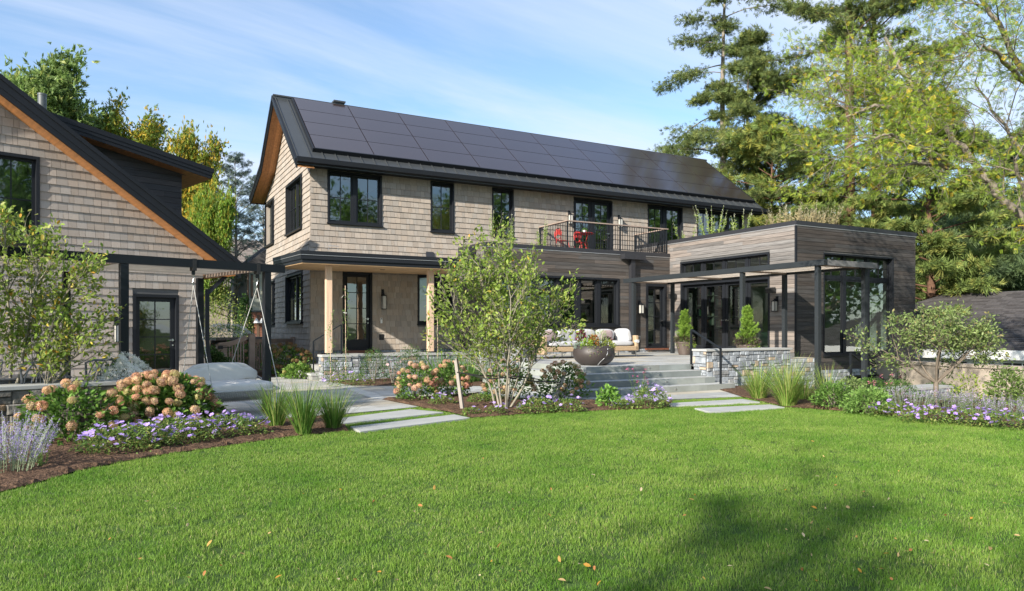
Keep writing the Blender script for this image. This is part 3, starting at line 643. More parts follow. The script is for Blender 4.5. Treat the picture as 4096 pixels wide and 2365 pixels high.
for k in range(31):
    x0 = cx0 + .06 + k * .174
    if x0 < cx1 - .2: slab(x0, x0 + .17, cy0 + .06, YF - .07, 3.108, 3.122, mb, 0, rr(rng, .9, 1.1))
H(mb, 'porch_ceiling', M['soffitpale'])
for x in (4.91, 7.87):
    mb = MB(); mb.box(x, x + .165, 19.36, 19.525, .745, 3.12); H(mb, 'porch_post', M['postwood'], bevel=.006)
# porch base, floor and side steps
mb = MB(); stones(mb, Ffront(19.26), 4.82, 10.38, -.02, .64, 31); stones(mb, Fleft(4.82), 19.27, 19.68, -.02, .64, 32); mb.box(4.84, 10.38, 19.28, 19.66, -.02, .64, 1)
stones(mb, Ffront(YF - .03), 5.32, 10.38, .62, .70, 33, h=(.05, .08)); stones(mb, Fleft(XG - .1), YF - .1, 30.5, -.02, .30, 34); stones(mb, Ffront(YF - .12), XG - .1, 6, -.02, .30, 35)
H(mb, 'stone_base', [M['stone'], M['mortar']])
mb = MB(); mb.box(4.76, 10.38, 19.2, 19.72, .64, .70); mb.box(5.75, 10.38, 19.72, YF - .03, .50, .62); mb.box(4.84, 10.38, 19.72, YF, -.02, .05); mb.box(5.05, 5.75, 19.70, 22.6, 0, .34, 0, .8); mb.box(5.4, 5.75, 19.70, 22.6, .34, .52, 0, .8); mb.box(4.62, 5.05, 19.70, 22.2, 0, .12, 0, .7); mb.box(4.58, 5.05, 19.68, 22.2, .12, .17)
H(mb, 'porch_floor', M['bluestone'])
# ground-floor wood box
FRB, FRBL = Ffront(YB), Fleft(10.39)
OPB = [(10.72, 15.80, 1.50, 3.20), (17.03, 17.99, 0.68, 3.06)]
mb = MB(); boards(mb, FRB, 10.39, XA, .70, 4.08, OPB, 41, tone=(.40, .70)); boards(mb, FRBL, YB, YF - .02, .70, 4.08, [], 42, tone=(.8, 1.2)); sheet(mb, FRB, 10.39, XA, .5, 4.1, OPB); sheet(mb, FRBL, YB, YF, .5, 4.1, [])  # light put into the tone: front boards darker, left-facing ones lighter
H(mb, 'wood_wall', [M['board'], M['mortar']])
mb = MB(); mb.box(10.36, XA + .0, YB - .045, YB + .16, 4.085, 4.215); mb.box(10.36, 10.56, YB + .16, YF - .05, 4.085, 4.215); H(mb, 'parapet_cap', M['flash'])
mb = MB(); mb.box(10.37, XA, YB - .035, YB - .02, 4.060, 4.084); mb.box(10.37, 10.385, YB, YF - .05, 4.060, 4.084); H(mb, 'flashing', M['alu'])
mb = MB(); mb.box(10.5, XA, YB + .2, YF, 3.96, 4.06); H(mb, 'flat_roof', M['mortar'])
mb = MB(); mb.box(15.84, 16.80, YB - .30, YB - .05, 3.90, 4.083); H(mb, 'scupper_box', M['flash'])
mb = MB(); mb.box(16.22, 16.40, YB - .20, YB - .05, .54, 3.899); H(mb, 'downspout', M['flash'])
mb = MB(); mb.box(10.09, 10.34, 21.35, 22.2, 3.86, 4.10); mb.tube([(10.2, 21.8, 3.86), (10.2, 21.8, 3.2), (10.2, 21.3, 3.0)], .05, 8); H(mb, 'scupper_box', M['flash'])
W(FRB, *OPB[0], n=6, grid=(1, 1), mull=.16, gl='clear', casing=.06, deep=.14, sash=.05); W(FRB, *OPB[1], grid=(2, 4), name='door', sash=.10, gl='clear', sill=False, handle=True, casing=.09)
mb = MB(); mb.fbox(FRB, 16.98, 18.04, .62, .679, 0, .13); H(mb, 'threshold', MATS['mahogany_sill'])
mb = MB(); stones(mb, FRB, 10.39, XA, .5, .66, 45, h=(.06, .1)); H(mb, 'stone_base', [M['stone'], M['mortar']])
# the wing
FRA, FRW = Fleft(XA), Ffront(YW)
OPA = [(16.08, 20.21, .66, 3.06), (16.08, 20.21, 3.22, 3.85)]; OPW = [(19.43, 22.97, .57, 3.80)]
mb = MB(); boards(mb, FRA, YW, YB, .66, 4.60, OPA, 51, tone=(.95, 1.55)); sheet(mb, FRA, YW, YF, .5, 4.6, OPA); boards(mb, FRA, YB, YF, 4.1, 4.6, [], 54, tone=(.9, 1.4)); H(mb, 'wood_wall', [M['board'], M['mortar']])  # sunlight put into the colour: these left-facing boards are toned lighter
mb = MB(); boards(mb, FRW, XA + .02, 24.2, .10, 4.60, OPW, 52, tone=(.32, .52)); boards(mb, Fleft(XA), YW, YW + .02, .7, 4.6, [], 53, tone=(.3, .4)); sheet(mb, FRW, XA, 24.2, .0, 4.6, OPW); mb.box(24.05, 24.2, YW, YF, -.6, 4.6, 1); H(mb, 'wood_wall', [M['board'], M['mortar']])  # same boards, toned darker to paint in the weaker light on the front
mb = MB(); mb.box(XA - .03, 24.24, YW - .04, YW + .16, 4.59, 4.72); mb.box(XA - .03, XA + .17, YW + .16, YF - .03, 4.59, 4.72); mb.box(24.05, 24.24, YW + .16, YF, 4.59, 4.72); H(mb, 'parapet_cap', M['flash'])
mb = MB(); mb.box(XA - .026, 24.23, YW - .034, YW - .022, 4.566, 4.589); mb.box(XA - .026, XA - .022, YW, YF - .03, 4.566, 4.589); H(mb, 'flashing', M['alu'])
mb = MB(); mb.box(XA + .2, 24.0, YW + .2, YF, 4.4, 4.5); H(mb, 'flat_roof', M['mortar'])
mb = MB(); mb.box(XA - .024, XA + .03, YW - .024, YW - .001, .10, 4.56); mb.box(XA - .026, XA - .024, YW - .02, YW + .03, .10, 4.56); H(mb, 'corner_trim', M['trim'])
W(FRA, *OPA[0], n=4, grid=(1, 1), name='glass_door', gl='clear', sill=False, mull=.06, sash=.10, deep=.16, proud=.03, casing=.07); W(FRA, *OPA[1], n=4, grid=(2, 1), gl='clear', sill=False, mull=.12, casing=.07, deep=.14)
mb = MB(); mb.fbox(FRA, 16.08, 20.21, 3.061, 3.219, 0, .03); H(mb, 'head_board', M['trim'])
W(FRW, *OPW[0], n=3, grid=(1, 1), gl='glass', mull=.15, sash=.05, deep=.17, casing=.05, proud=.03, transom=3.02)
OPS = [(20.52, 22.95, -.6, -.12)]
mb = MB(); stones(mb, FRW, XA, 24.2, -.62, .10, 55, ops=OPS); H(mb, 'stone_base', [M['stone'], M['mortar']]); W(FRW, *OPS[0], n=2, grid=(1, 1), sill=False, deep=.2, name='basement_window')
# door hardware on the big glass doors
for y in (18.05, 18.25): mb = MB(); mb.fbox(FRA, y - .015, y + .015, 1.66, 1.72, -.11, -.07); mb.fbox(FRA, y - .12, y + .015, 1.68, 1.70, -.07, -.05); H(mb, 'handle', M['steelbright'])
# ------------------------------------------------------------ terrace and broad steps
terr = thing('terrace', 'raised bluestone terrace with four broad steps in front of the dark wood box', 'terrace', (9.16, 13.25, 0))
def T(mb, n, m, **k): return mb.build(n, m, terr, world=True, **k)
mb0 = paving('paving', [[(9.20, 13.29), (12.25, 13.29), (12.25, 16.4), (9.20, 16.4)], [(9.67, 16.4), (18.19, 16.4), (18.19, 20.80), (9.67, 20.80)], [(12.25, 13.15), (15.12, 13.15), (15.12, 16.4), (12.25, 16.4)],
                       [(15.12, 14.3), (18.17, 14.3), (18.17, 16.4), (15.12, 16.4)]], 0.0, 0.541, 9, kind='thing', cw=(.45, .75), cl=(.7, 1.6))
del mb0['kind']; iv = wmat(terr).inverted(); mb0.data.transform(iv); mb0.parent = terr
for k in range(4):
    mb = MB(); z = .54 - .135 * k; rng = random.Random(60 + k); x0, y0 = 9.16 - .34 * k, 13.25 - .38 * k; x1 = 12.25 + (0, -.02, .05, .30)[k]
    x = x0
    while x < x1 - .01:
        e = min(x + rr(rng, .7, 1.6), x1)
        if x1 - e < .3: e = x1
        c = rr(rng, .75, 1.25); t = rr(rng, 0, .06)
        mb.box(x + .002, e - .002, y0, y0 + (.5 if k else .3), z - .131, z - .002, 1, (c * (1 + t), c, c * (1 - t))); mb.box(x + .002, e - .002, y0 - .001, y0 + .5 if k else y0 + .045, z - .002, z + .0005, 0, rr(rng, .92, 1.1)); x = e
    y = y0 + .5
    while y < 16.38:
        e = min(y + rr(rng, .7, 1.4), 16.4); c = rr(rng, .9, 1.3); mb.box(x0, x0 + .5, y + .002, e - .002, z - .131, z - .002, 1, (c * 1.25, c * 1.2, c * 1.1)); mb.box(x0 - .001, x0 + (.5 if k else .04), y + .002, e - .002, z - .002, z + .0005, 0, rr(rng, .92, 1.1)); y = e  # sun on the left-facing risers is put into their lighter, warmer colour
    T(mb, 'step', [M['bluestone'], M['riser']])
    lx = P((2598.6, 2632, 2666, 2703)[k], 1473, y=y0)[0]; mb = MB(); mb.lathe([(0, .012), (.022, .010), (.026, 0), (.026, -.004)], 12)
    mb.v = [(v[0], -v[2], v[1]) for v in mb.v]; o = mb.build('step_light', M['steelbright'], terr); o.location = (lx - 9.16, y0 - .001 - 13.25, z - .062)
mb = MB(); mb.box(9.5, 12.25, 13.45, 16.4, 0, .48); mb.box(9.7, 18.1, 16.4, 20.8, -.6, .48); T(mb, 'core', M['mortar'])
mb = MB(); stones(mb, Ffront(14.3), 15.12, 18.17, -.62, .53, 65); mb.box(15.14, 18.1, 14.32, 16.4, -.6, .48, 1); T(mb, 'stone_face', [M['stone'], M['mortar']])
def lowwall(label, loc, parts):
    t = thing('stone_wall', label, 'stone wall', loc, 0, 'low stone walls capped with bluestone')
    for (kind, a) in parts: a(t)
    return t
t = thing('stone_wall', 'low grey rubble stone wall with bluestone cap beside the right end of the broad steps', 'stone wall', (12.25, 12.73, 0))
mb = MB(); stones(mb, Ffront(12.74), 12.26, 15.12, -.35, .86, 71); stones(mb, Fleft(12.26), 12.74, 13.16, 0, .86, 72, tan=.2); mb.box(12.27, 15.11, 12.75, 13.16, 0, .85, 1); stones(mb, Ffront(13.5), 15.12, 15.6, -.4, .70, 73); mb.box(15.12, 15.6, 13.5, 14.3, -.4, .69, 1)
mb.build('rubble', [M['stone'], M['mortar']], t, world=True)
mb = MB(); mb.box(12.2, 15.17, 12.68, 13.2, .86, .91); mb.box(15.18, 15.45, 13.2, 13.5, .48, .53); mb.build('cap', M['bluestone'], t, world=True, bevel=.005)
t = thing('stone_wall', 'pale stone wall along the left edge of the terrace, behind the big green shrub', 'stone wall', (9.25, 16.4, 0))
mb = MB(); stones(mb, Fleft(9.26), 16.41, 18.9, 0, .86, 74, tan=.1); stones(mb, Ffront(16.41), 9.26, 9.67, 0, .86, 75); mb.box(9.27, 9.66, 16.42, 18.9, 0, .85, 1); mb.build('rubble', [M['stone'], M['mortar']], t, world=True)
mb = MB(); mb.box(9.21, 9.72, 16.36, 18.95, .86, .91); mb.build('cap', M['bluestone'], t, world=True, bevel=.005)
t = thing('stone_wall', 'short pale slab-topped wall at the foot of the wing, behind the small tree', 'stone wall', (17.0, 10.9, -.6))
mb = MB(); c = G(3640, 1549, -.05); d_ = Vector((1, 0, 0))
stones(mb, Ffront(c.y - .25), c.x - .9, c.x + 1.3, -.62, -.10, 76); mb.box(c.x - .9, c.x + 1.3, c.y - .24, c.y + .3, -.6, -.11, 1); mb.build('rubble', [M['stone'], M['mortar']], t, world=True)
mb = MB(); mb.box(c.x - .95, c.x + 1.35, c.y - .3, c.y + .35, -.10, -.045); mb.build('cap', M['bluestone'], t, world=True)
def rail(label, pts, loc, r=.02):
    """posts (x, y, z0, z1) joined by a sloping bar"""
    t = thing('handrail', label, 'handrail', loc, 0)
    for p in pts:
        mb = MB(); mb.box(p[0] - r, p[0] + r, p[1] - r, p[1] + r, p[2], p[3]); mb.build('post', M['steel'], t, world=True)
    mb = MB(); mb.bar((pts[0][0], pts[0][1], pts[0][3]), (pts[-1][0], pts[-1][1], pts[-1][3]), .05, .03); mb.build('rail', M['steel'], t, world=True)
rail('black handrail sloping down the right side of the broad terrace steps', [(12.12, 12.14, .135, .94), (12.20, 13.19, .54, 1.38)], (12.12, 12.14, .135))
rail('black handrail beside the pale stone wall, half hidden by the big shrub', [(8.72, 16.15, .0, .97), (9.5, 16.05, .54, 1.36)], (8.72, 16.15, 0))
rail('black handrail on the porch steps next to the glazed front door', [(4.86, 20.6, .17, 1.05), (5.62, 20.45, .52, 1.52)], (4.86, 20.6, .17), .018)
rail('black handrail dropping to the right below the tall corner windows of the wing', [(17.9, 13.0, -.62, .72), (19.9, 13.0, -1.2, -.36)], (17.9, 13.0, -.62), .027)

# ------------------------------------------------------------ terrace pergola
pg = thing('pergola', 'dark grey steel pergola with pale cedar slats along the wing and terrace', 'pergola', (15.16, 11.92, 0))
B = lambda mb, n, m, **k: mb.build(n, m, pg, world=True, **k)
for (x, y, z) in ((15.2, 19.2, .54), (15.2, 14.4, .54), (15.2, 11.95, -.4), (17.0, 19.32, .54), (17.0, 14.5, .54), (17.0, 11.95, -.4)):
    mb = MB(); mb.box(x - .055, x + .055, y - .055, y + .055, z, 2.955); B(mb, 'post', M['greysteel'])
mb = MB(); mb.box(15.10, 15.22, 11.7, 19.64, 2.96, 3.10); B(mb, 'beam', M['greysteel'])
mb = MB(); mb.box(16.96, 17.08, 11.80, 19.64, 2.96, 3.10); B(mb, 'beam', M['greysteel'])
mb = MB(); mb.box(15.221, 17.2, 11.72, 11.79, 2.96, 3.10); B(mb, 'beam', mat('grey_weathered_beam', (.16, .16, .165), .6, noise=(3, .2)))
for y in (19.55, 16.95, 14.42, 12.1):
    mb = MB(); mb.box(15.221, 16.959, y - .025, y + .025, 2.975, 3.02); B(mb, 'rafter', M['fencewood'])
rng = random.Random(7)
for k in range(15):
    x = 15.26 + k * .116; mb = MB(); mb.box(x, x + .075, 11.8, 19.6, 3.022, 3.045, 0, rr(rng, .8, 1.15)); B(mb, 'slat', M['slat'])

# ------------------------------------------------------------ the small house on the left
GB = 19.04
shed = thing('small_house', 'small grey shingle house with steep black-edged gable at the left', 'house', S2W(7.65, GB), SHA)
Sh = lambda mb, n, m, **k: mb.build(n, m, shed, world=True, **k)
FRS = lambda u, z, o: tuple(S2W(u, GB - o, z))
def SB(mb, a0, a1, b0, b1, z0, z1, mi=0, col=1.0): mb.fbox(lambda u, z, o: tuple(S2W(u, o, z)), a0, a1, z0, z1, b0, b1, mi, col)
OPH = [(5.94, 7.03, .09, 2.26), (2.95, 3.99, 3.32, 5.28)]
def offS(z): return .11 * max(0, (.9 - z) / .9) ** 1.5
def slim(z):
    hi = min(7.65, 3.25 + (6.39 - (z + .06)) / .703 + .32); lo = -4.0; return (lo, hi) if hi > lo else None
mb = MB(); shingles(mb, FRS, -3.0, 7.65, .10, 7.4, OPH, 81, exp=.192, off=offS, ends=(0, 1), lim=slim); sheet(mb, FRS, -3.0, 7.65, .0, 3.2, OPH); sheet(mb, FRS, -3, 4.0, 3.2, 6.0, [OPH[1]])
mb.add([FRS(4.0, 3.2, -.004), FRS(7.6, 3.2, -.004), FRS(4.0, 5.75, -.004)], [(0, 1, 2)], 1); mb.add([FRS(-3, 6.0, -.004), FRS(3.7, 6.0, -.004), FRS(2.0, 7.2, -.004), FRS(-3, 7.2, -.004)], [(0, 1, 2, 3)], 1)
shingles(mb, lambda u, z, o: tuple(S2W(7.65 + o, u, z)), GB, 26, .1, 3.2, [], 82, off=offS, ends=(1, 0)); SB(mb, 7.5, 7.64, GB + .05, 26, 0, 3.2, 1); SB(mb, -3, 7.6, 25.9, 26, 0, 6, 1); Sh(mb, 'shingle_wall', [M['shed_shingle'], M['mortar']])
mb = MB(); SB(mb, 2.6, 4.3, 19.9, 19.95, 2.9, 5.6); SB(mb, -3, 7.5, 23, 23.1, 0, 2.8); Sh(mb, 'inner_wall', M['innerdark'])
window(shed, FRS, *OPH[0], grid=(2, 4), name='door', sash=.11, casing=.07, sill=False, deep=.09, bottomrail=.16, handle=True); window(shed, FRS, *OPH[1], grid=(2, 2), proud=.05, casing=.07, sash=.06)
# gable roof: right slope and the left one out of view
RT = lambda a: 6.79 - .695 * (a - 3.17)
mb = MB()
for (a, za), (b, zb) in (((1.2, RT(1.2)), (8.35, RT(8.35))), ((-4.0, RT(1.2) - 3.6), (1.2, RT(1.2)))):
    mb.ext([(a, za - .15), (b, zb - .15), (b, zb), (a, za)], lambda u, z, o: tuple(S2W(u, o, z)), 18.5, 26.3)
Sh(mb, 'roof', M['roofmetal'])
mb = MB()
for (t0, t1, o0, o1) in ((.02, -.09, 18.43, 18.499), (-.091, -.26, 18.46, 18.499), (-.261, -.40, 18.48, 18.52)):
    mb.ext([(1.2, RT(1.2) + t1), (8.42, RT(8.42) + t1), (8.42, RT(8.42) + t0), (1.2, RT(1.2) + t0)], lambda u, z, o: tuple(S2W(u, o, z)), o0, o1)
SB(mb, 8.35, 8.43, 18.5, 26.3, RT(8.35) - .30, RT(8.35) - .01); Sh(mb, 'fascia', M['trim'])
mb = MB()
for k in range(4):
    mb.ext([(1.2, RT(1.2) - .43), (8.3, RT(8.3) - .43), (8.3, RT(8.3) - .405), (1.2, RT(1.2) - .405)], lambda u, z, o: tuple(S2W(u, o, z)), 18.525 + k * .128, 18.65 + k * .128, 0, rr(rng, .85, 1.15))
mb.ext([(7.66, RT(8.3) - .42), (8.34, RT(8.3) - .42), (8.34, RT(8.3) - .40), (7.66, RT(8.3) - .40)], lambda u, z, o: tuple(S2W(u, o, z)), 19.0, 26.2); Sh(mb, 'soffit', M['soffit'])
# dormer
DT = lambda a: 6.52 - .188 * (a - 4.34)
mb = MB(); boards(mb, lambda u, z, o: tuple(S2W(u, 20.24 - o, z)), 3.4, 7.56, 3.9, 5.60, [], 84, h=.15, tone=(.7, 1.3)); z = 5.60
while z < 6.2: boards(mb, lambda u, zz_, o: tuple(S2W(u, 20.24 - o, zz_)), 3.4, 4.34 + (6.33 - z) / .188, z, z + .15, [], int(z * 100), h=.15, tone=(.7, 1.3)); z += .15
SB(mb, 7.50, 7.56, 20.25, 25.5, 3.9, 5.6, 1); mb.add([tuple(S2W(a, 20.25, z)) for a, z in ((3.4, 3.9), (7.56, 3.9), (7.56, 5.60), (3.4, 6.4))], [(0, 1, 2, 3)], 1); Sh(mb, 'dormer_wall', [M['darkboard'], M['mortar']])
e = lambda u, z, o: tuple(S2W(u, o, z))
mb = MB(); mb.ext([(2.9, DT(2.9) - .12), (8.22, DT(8.22) - .12), (8.22, DT(8.22)), (2.9, DT(2.9))], e, 19.80, 25.6)
for (t0, t1, o0, o1, q) in ((.02, -.10, 19.74, 19.799, 8.24), (-.101, -.19, 19.755, 19.799, 8.20), (-.191, -.28, 19.77, 19.81, 8.16)):
    mb.ext([(2.9, DT(2.9) + t1), (q, DT(q) + t1), (q, DT(q) + t0), (2.9, DT(2.9) + t0)], e, o0, o1)
mb.ext([(8.16, DT(8.2) - .27), (8.20, DT(8.2) - .27), (8.25, DT(8.2)), (8.2, DT(8.2))], e, 19.80, 25.6); Sh(mb, 'dormer_roof', M['trim'])
mb = MB(); mb.ext([(2.9, DT(2.9) - .285), (8.16, DT(8.16) - .285), (8.16, DT(8.16) - .262), (2.9, DT(2.9) - .262)], e, 19.80, 25.5); Sh(mb, 'dormer_soffit', M['soffit'])
mb = MB(); p = S2W(4.68, 22.04); mb.tube([p + Vector((0, 0, 5.2)), p + Vector((0, 0, 7.56))], .10, 16); mb.tube([p + Vector((0, 0, 7.52)), p + Vector((0, 0, 7.57))], .108, 16); mb.tube([p + Vector((0, 0, 7.1)), p + Vector((0, 0, 7.14))], .105, 16); Sh(mb, 'flue', M['flue'], smooth=False)
mb = MB()
for k in range(3): mb.tube([S2W(8.05, 20.0 + k * .0, DT(8.05) + .06 + k * .045), S2W(8.05, 25.2, DT(8.05) + .06 + k * .045)], .014, 6)
for b in (20.3, 21.5, 23): mb.bar(S2W(8.15, b, DT(8.1)), S2W(7.95, b, DT(8.1) + .2), .03, .02)
for k in range(2): mb.tube([S2W(8.2, 18.9, RT(8.2) + .07 + k * .05), S2W(8.2, 26, RT(8.2) + .07 + k * .05)], .014, 6)
Sh(mb, 'snow_guard', M['greysteel'])
mb = MB(); pts = [(7.80, 2.45), (7.80, 1.2), (7.82, .8), (7.90, .3), (7.97, .02)]
for i in range(4): mb.bar(S2W(pts[i][0], 19.12, pts[i][1]), S2W(pts[i + 1][0], 19.12, pts[i + 1][1]), .10, .10, up=(0, 1, 0))
mb.bar(S2W(7.80, 19.12, 2.33), S2W(8.35, 19.12, 2.88), .10, .12, up=(0, 1, 0)); Sh(mb, 'roof_bracket', M['steel'])

# low wall, pergola and swing in front of it
t = thing('stone_wall', 'long dark stone seat wall with pale cap behind the left flower bed', 'stone wall', S2W(3.95, 10.64), SHA)
fw = lambda u, z, o: tuple(S2W(u, 10.65 - o, z))
mb = MB(); stones(mb, fw, -2.5, 3.94, -.02, .64, 91, h=(.05, .12), w=(.12, .34), tan=.12); stones(mb, lambda u, z, o: tuple(S2W(3.94 + o, u, z)), 10.65, 11.05, -.02, .64, 92); mb.fbox(lambda u, z, o: tuple(S2W(u, o, z)), -2.5, 3.93, 0, .63, 10.66, 11.05, 1)
mb.build('rubble', [mat('brown_grey_stone', (.19, .175, .15), .85, attr=True, noise=(9, .35, 7), bump=(14, .9, .02)), M['mortar']], t, world=True)
mb = MB(); mb.fbox(lambda u, z, o: tuple(S2W(u, o, z)), -2.5, 3.99, .64, .69, 10.60, 11.08); mb.build('cap', M['bluestone'], t, world=True, bevel=.005)
pl = thing('pergola', 'black steel pergola with grey slats and a hanging swing seat, left of the main house', 'pergola', S2W(5.75, 11.6), SHA)
Pl = lambda mb, n, m, **k: mb.build(n, m, pl, world=True, **k)
for (a, b) in ((5.75, 11.62), (3.505, 11.62), (1.26, 11.62), (5.53, 13.9), (3.30, 13.9), (1.1, 13.9)):
    mb = MB(); SB(mb, a - .055, a + .055, b - .055, b + .055, 0, 2.365); Pl(mb, 'post', M['steel'])
for b in (11.62, 13.9): mb = MB(); SB(mb, -1.5, 6.06 if b < 12 else 5.62, b - .06, b + .06, 2.37 if b < 12 else 2.456, 2.50); Pl(mb, 'beam', M['steel'])
for a in (5.62, 3.43, 1.2): mb = MB(); SB(mb, a - .03, a + .03, 11.69, 13.83, 2.375, 2.43); Pl(mb, 'rafter', M['fencewood'])
for k in range(17):
    b = 11.74 + k * .125; mb = MB(); SB(mb, -1.4, 5.66, b, b + .095, 2.432, 2.455, 0, rr(rng, .72, 1.0)); Pl(mb, 'slat', M['slat'])
# hanging seat
sw = thing('swing_seat', 'white cushioned swing seat of woven rope hanging from the black pergola beam', 'swing seat', S2W(5.05, 11.6, .27), SHA)
Sw = lambda mb, n, m, **k: mb.build(n, m, sw, world=True, **k)
def loft(mb, secs, closed=False, mi=0, cols=None):
    n = len(secs[0]); base = [p for s in secs for p in s]; fs = []
    mb.add(base, [(i * n + k, i * n + k + 1, (i + 1) * n + k + 1, (i + 1) * n + k) for i in range(len(secs) - 1) for k in range(n - 1)], mi, 1.0)
mb = MB(); secs = []
for i in range(25):
    t_ = i / 24; a = 4.38 + 1.38 * t_; en = max(0, abs(t_ - .5) * 2 - .72) / .28; s = 1 - .55 * en ** 2
    prof_ = [(12.02, .40 + .34 * s), (12.05, .55 + .0 * s), (12.0, .40), (11.85, .42 - .14 * s), (11.65, .42 - .21 * s), (11.42, .42 - .20 * s), (11.27, .41 - .10 * s), (11.22, .40)]
    secs.append([S2W(a, b, z) for b, z in prof_])
loft(mb, secs); o = Sw(mb, 'shell', M['rope'], smooth=True); sd = o.modifiers.new('solid', 'SOLIDIFY'); sd.thickness = .03; sb_ = o.modifiers.new('sub', 'SUBSURF'); sb_.levels = sb_.render_levels = 1
mb = MB(); rr_ = [S2W(4.38 + 1.38 * i / 10, 11.21, .40) for i in range(11)]; mb.tube(rr_, .018, 8); mb.tube([S2W(4.37, 11.21, .40), S2W(4.36, 11.6, .47), S2W(4.38, 12.03, .60)], .018, 8); mb.tube([S2W(5.77, 11.21, .40), S2W(5.78, 11.6, .47), S2W(5.76, 12.03, .58)], .018, 8)
for k in range(46): a = 4.42 + k * .029; mb.tube([S2W(a, 11.20, .40), S2W(a, 11.25, .30), S2W(a, 11.42, .215)], .0065, 5)
Sw(mb, 'rim', M['rope'], smooth=True)
def cushion(name, parent, c, ax, ay, az, sx, sy, sz, m, puff=.25, seed=0, cut=None):
    """soft block: a subdivided box squashed towards its edges"""
    bm = bmesh.new(); bmesh.ops.create_cube(bm, size=1.0); bmesh.ops.subdivide_edges(bm, edges=bm.edges[:], cuts=5, use_grid_fill=True); rg = random.Random(seed)
    for v in bm.verts:
        x, y, z = v.co * 2; f = (1 - x ** 4) * (1 - y ** 4) * (1 - z ** 4) if False else 1
        nx, ny, nz = abs(x), abs(y), abs(z)
        r = 1 - puff * .5 * ((nx ** 6) * (ny ** 6) + (ny ** 6) * (nz ** 6) + (nx ** 6) * (nz ** 6))
        k = 1 + puff * .35 * (1 - nx ** 2) * (1 - ny ** 2) * (nz > .99) + rg.uniform(-.012, .012)
        x, y, z = x * r, y * r, z * r * k
        if cut: x, y, z = cut(x, y, z)
        v.co = Vector(c) + Vector(ax) * (x * sx / 2) + Vector(ay) * (y * sy / 2) + Vector(az) * (z * sz / 2)
    bm.transform(wmat(parent).inverted()); me = bpy.data.meshes.new(name); bm.normal_update(); bm.to_mesh(me); bm.free(); me.materials.append(m)
    me.polygons.foreach_set('use_smooth', [True] * len(me.polygons)); a = me.attributes.new('col', 'FLOAT_COLOR', 'FACE'); a.data.foreach_set('color', np.ones(len(me.polygons) * 4, np.float32))
    o = link(bpy.data.objects.new(name, me)); setp(o, parent); s_ = o.modifiers.new('sub', 'SUBSURF'); s_.levels = s_.render_levels = 1; return o
cushion('seat_cushion', sw, S2W(5.08, 11.565, .445), SX, SY, Vector((0, 0, 1)), 1.36, .70, .20, M['cushionwhite'], .35, 1)
def bcut(x, y, z): return (x, y, z - (z > 0) * z * .75 * (max(0, abs(x) - .66) / .34) ** 1.6)
cushion('back_cushion', sw, S2W(5.04, 11.85, .645), SX, Vector((0, 0, 1)).cross(SX) * 1, Vector((0, 0, 1)), 1.28, .18, .34, M['cushionwhite'], .42, 2, bcut)
for a, s in ((4.52, -1), (5.58, 1)):
    mb = MB(); SB(mb, a - .03, a + .03, 11.555, 11.685, 2.32, 2.51); mb.bar(S2W(a, 11.62, 2.32), S2W(a, 11.62, 2.255), .05, .04); Sw(mb, 'strap', M['rubber'])
    mb = MB(); mb.tube([S2W(a, 11.62, 2.26), S2W(a + .015, 11.62, 2.22), S2W(a, 11.62, 2.18), S2W(a - .012, 11.62, 2.13), S2W(a, 11.62, 2.09)], .010, 6); Sw(mb, 'hook', M['steelbright'])
    mb = MB(); mb.tube([S2W(a, 11.62, 2.10), S2W(a + (.14 if s < 0 else .18), 11.23, .46)], .0065, 5); mb.tube([S2W(a, 11.62, 2.10), S2W(a + (.0 if s < 0 else -.30), 12.02, .70)], .0065, 5); Sw(mb, 'rope', M['rope'])

# ------------------------------------------------------------ small fixtures
def lamp(label, fr, u, z0, z1, rz=0, group=None, plate=1):
    """box lantern on a backplate; u is its middle"""
    org = Vector(fr(u, z0, 0)); t = thing('wall_lamp', label, 'wall lamp', org, 0, 'lantern wall lamps'); h = z1 - z0; w = .068; hb = h * .66
    mb = MB(); mb.fbox(fr, u - .06 * plate, u + .03 * plate, z0 + h * .38, z1, .02, .04); mb.fbox(fr, u - .02, u + .02, z0 + hb + .04, z0 + hb + .09, .04, .13); mb.build('bracket', M['trim'], t, world=True)
    mb = MB(); o0, o1 = .055, .055 + 2 * w
    for (a, b, c, d) in ((u - w, u - w + .014, o0, o0 + .014), (u + w - .014, u + w, o0, o0 + .014), (u - w, u - w + .014, o1 - .014, o1), (u + w - .014, u + w, o1 - .014, o1)): mb.fbox(fr, a, b, z0 + .02, z0 + hb, c, d)
    mb.fbox(fr, u - w - .006, u + w + .006, z0, z0 + .02, o0 - .006, o1 + .006); mb.fbox(fr, u - w - .008, u + w + .008, z0 + hb, z0 + hb + .018, o0 - .008, o1 + .008); mb.fbox(fr, u - w * .6, u + w * .6, z0 + hb + .018, z0 + hb + .045, o0 + .03, o1 - .03); mb.build('lantern_frame', M['trim'], t, world=True)
    mb = MB(); mb.fbox(fr, u - w + .008, u + w - .008, z0 + .022, z0 + hb - .002, o0 + .008, o1 - .008); mb.build('lamp_glass', M['lens'], t, world=True)
lamp('black box lantern on the shingles to the right of the porch door', FR1, 7.66, 2.04, 2.70); lamp('box lantern on the wood wall to the left of the narrow terrace door', FRB, 16.74, 1.95, 2.43)
lamp('box lantern on the brighter wood wall right of the big glass doors', FRA, 15.80, 1.94, 2.42); lamp('upper lantern on the shingles left of the balcony door', FR1, 15.0, 5.36, 5.88)
lamp('upper lantern on the shingles right of the balcony door', FR1, 17.34, 5.38, 5.89); lamp('box lantern on the small left house, beside its glazed black door', FRS, 5.58, 1.07, 1.69)
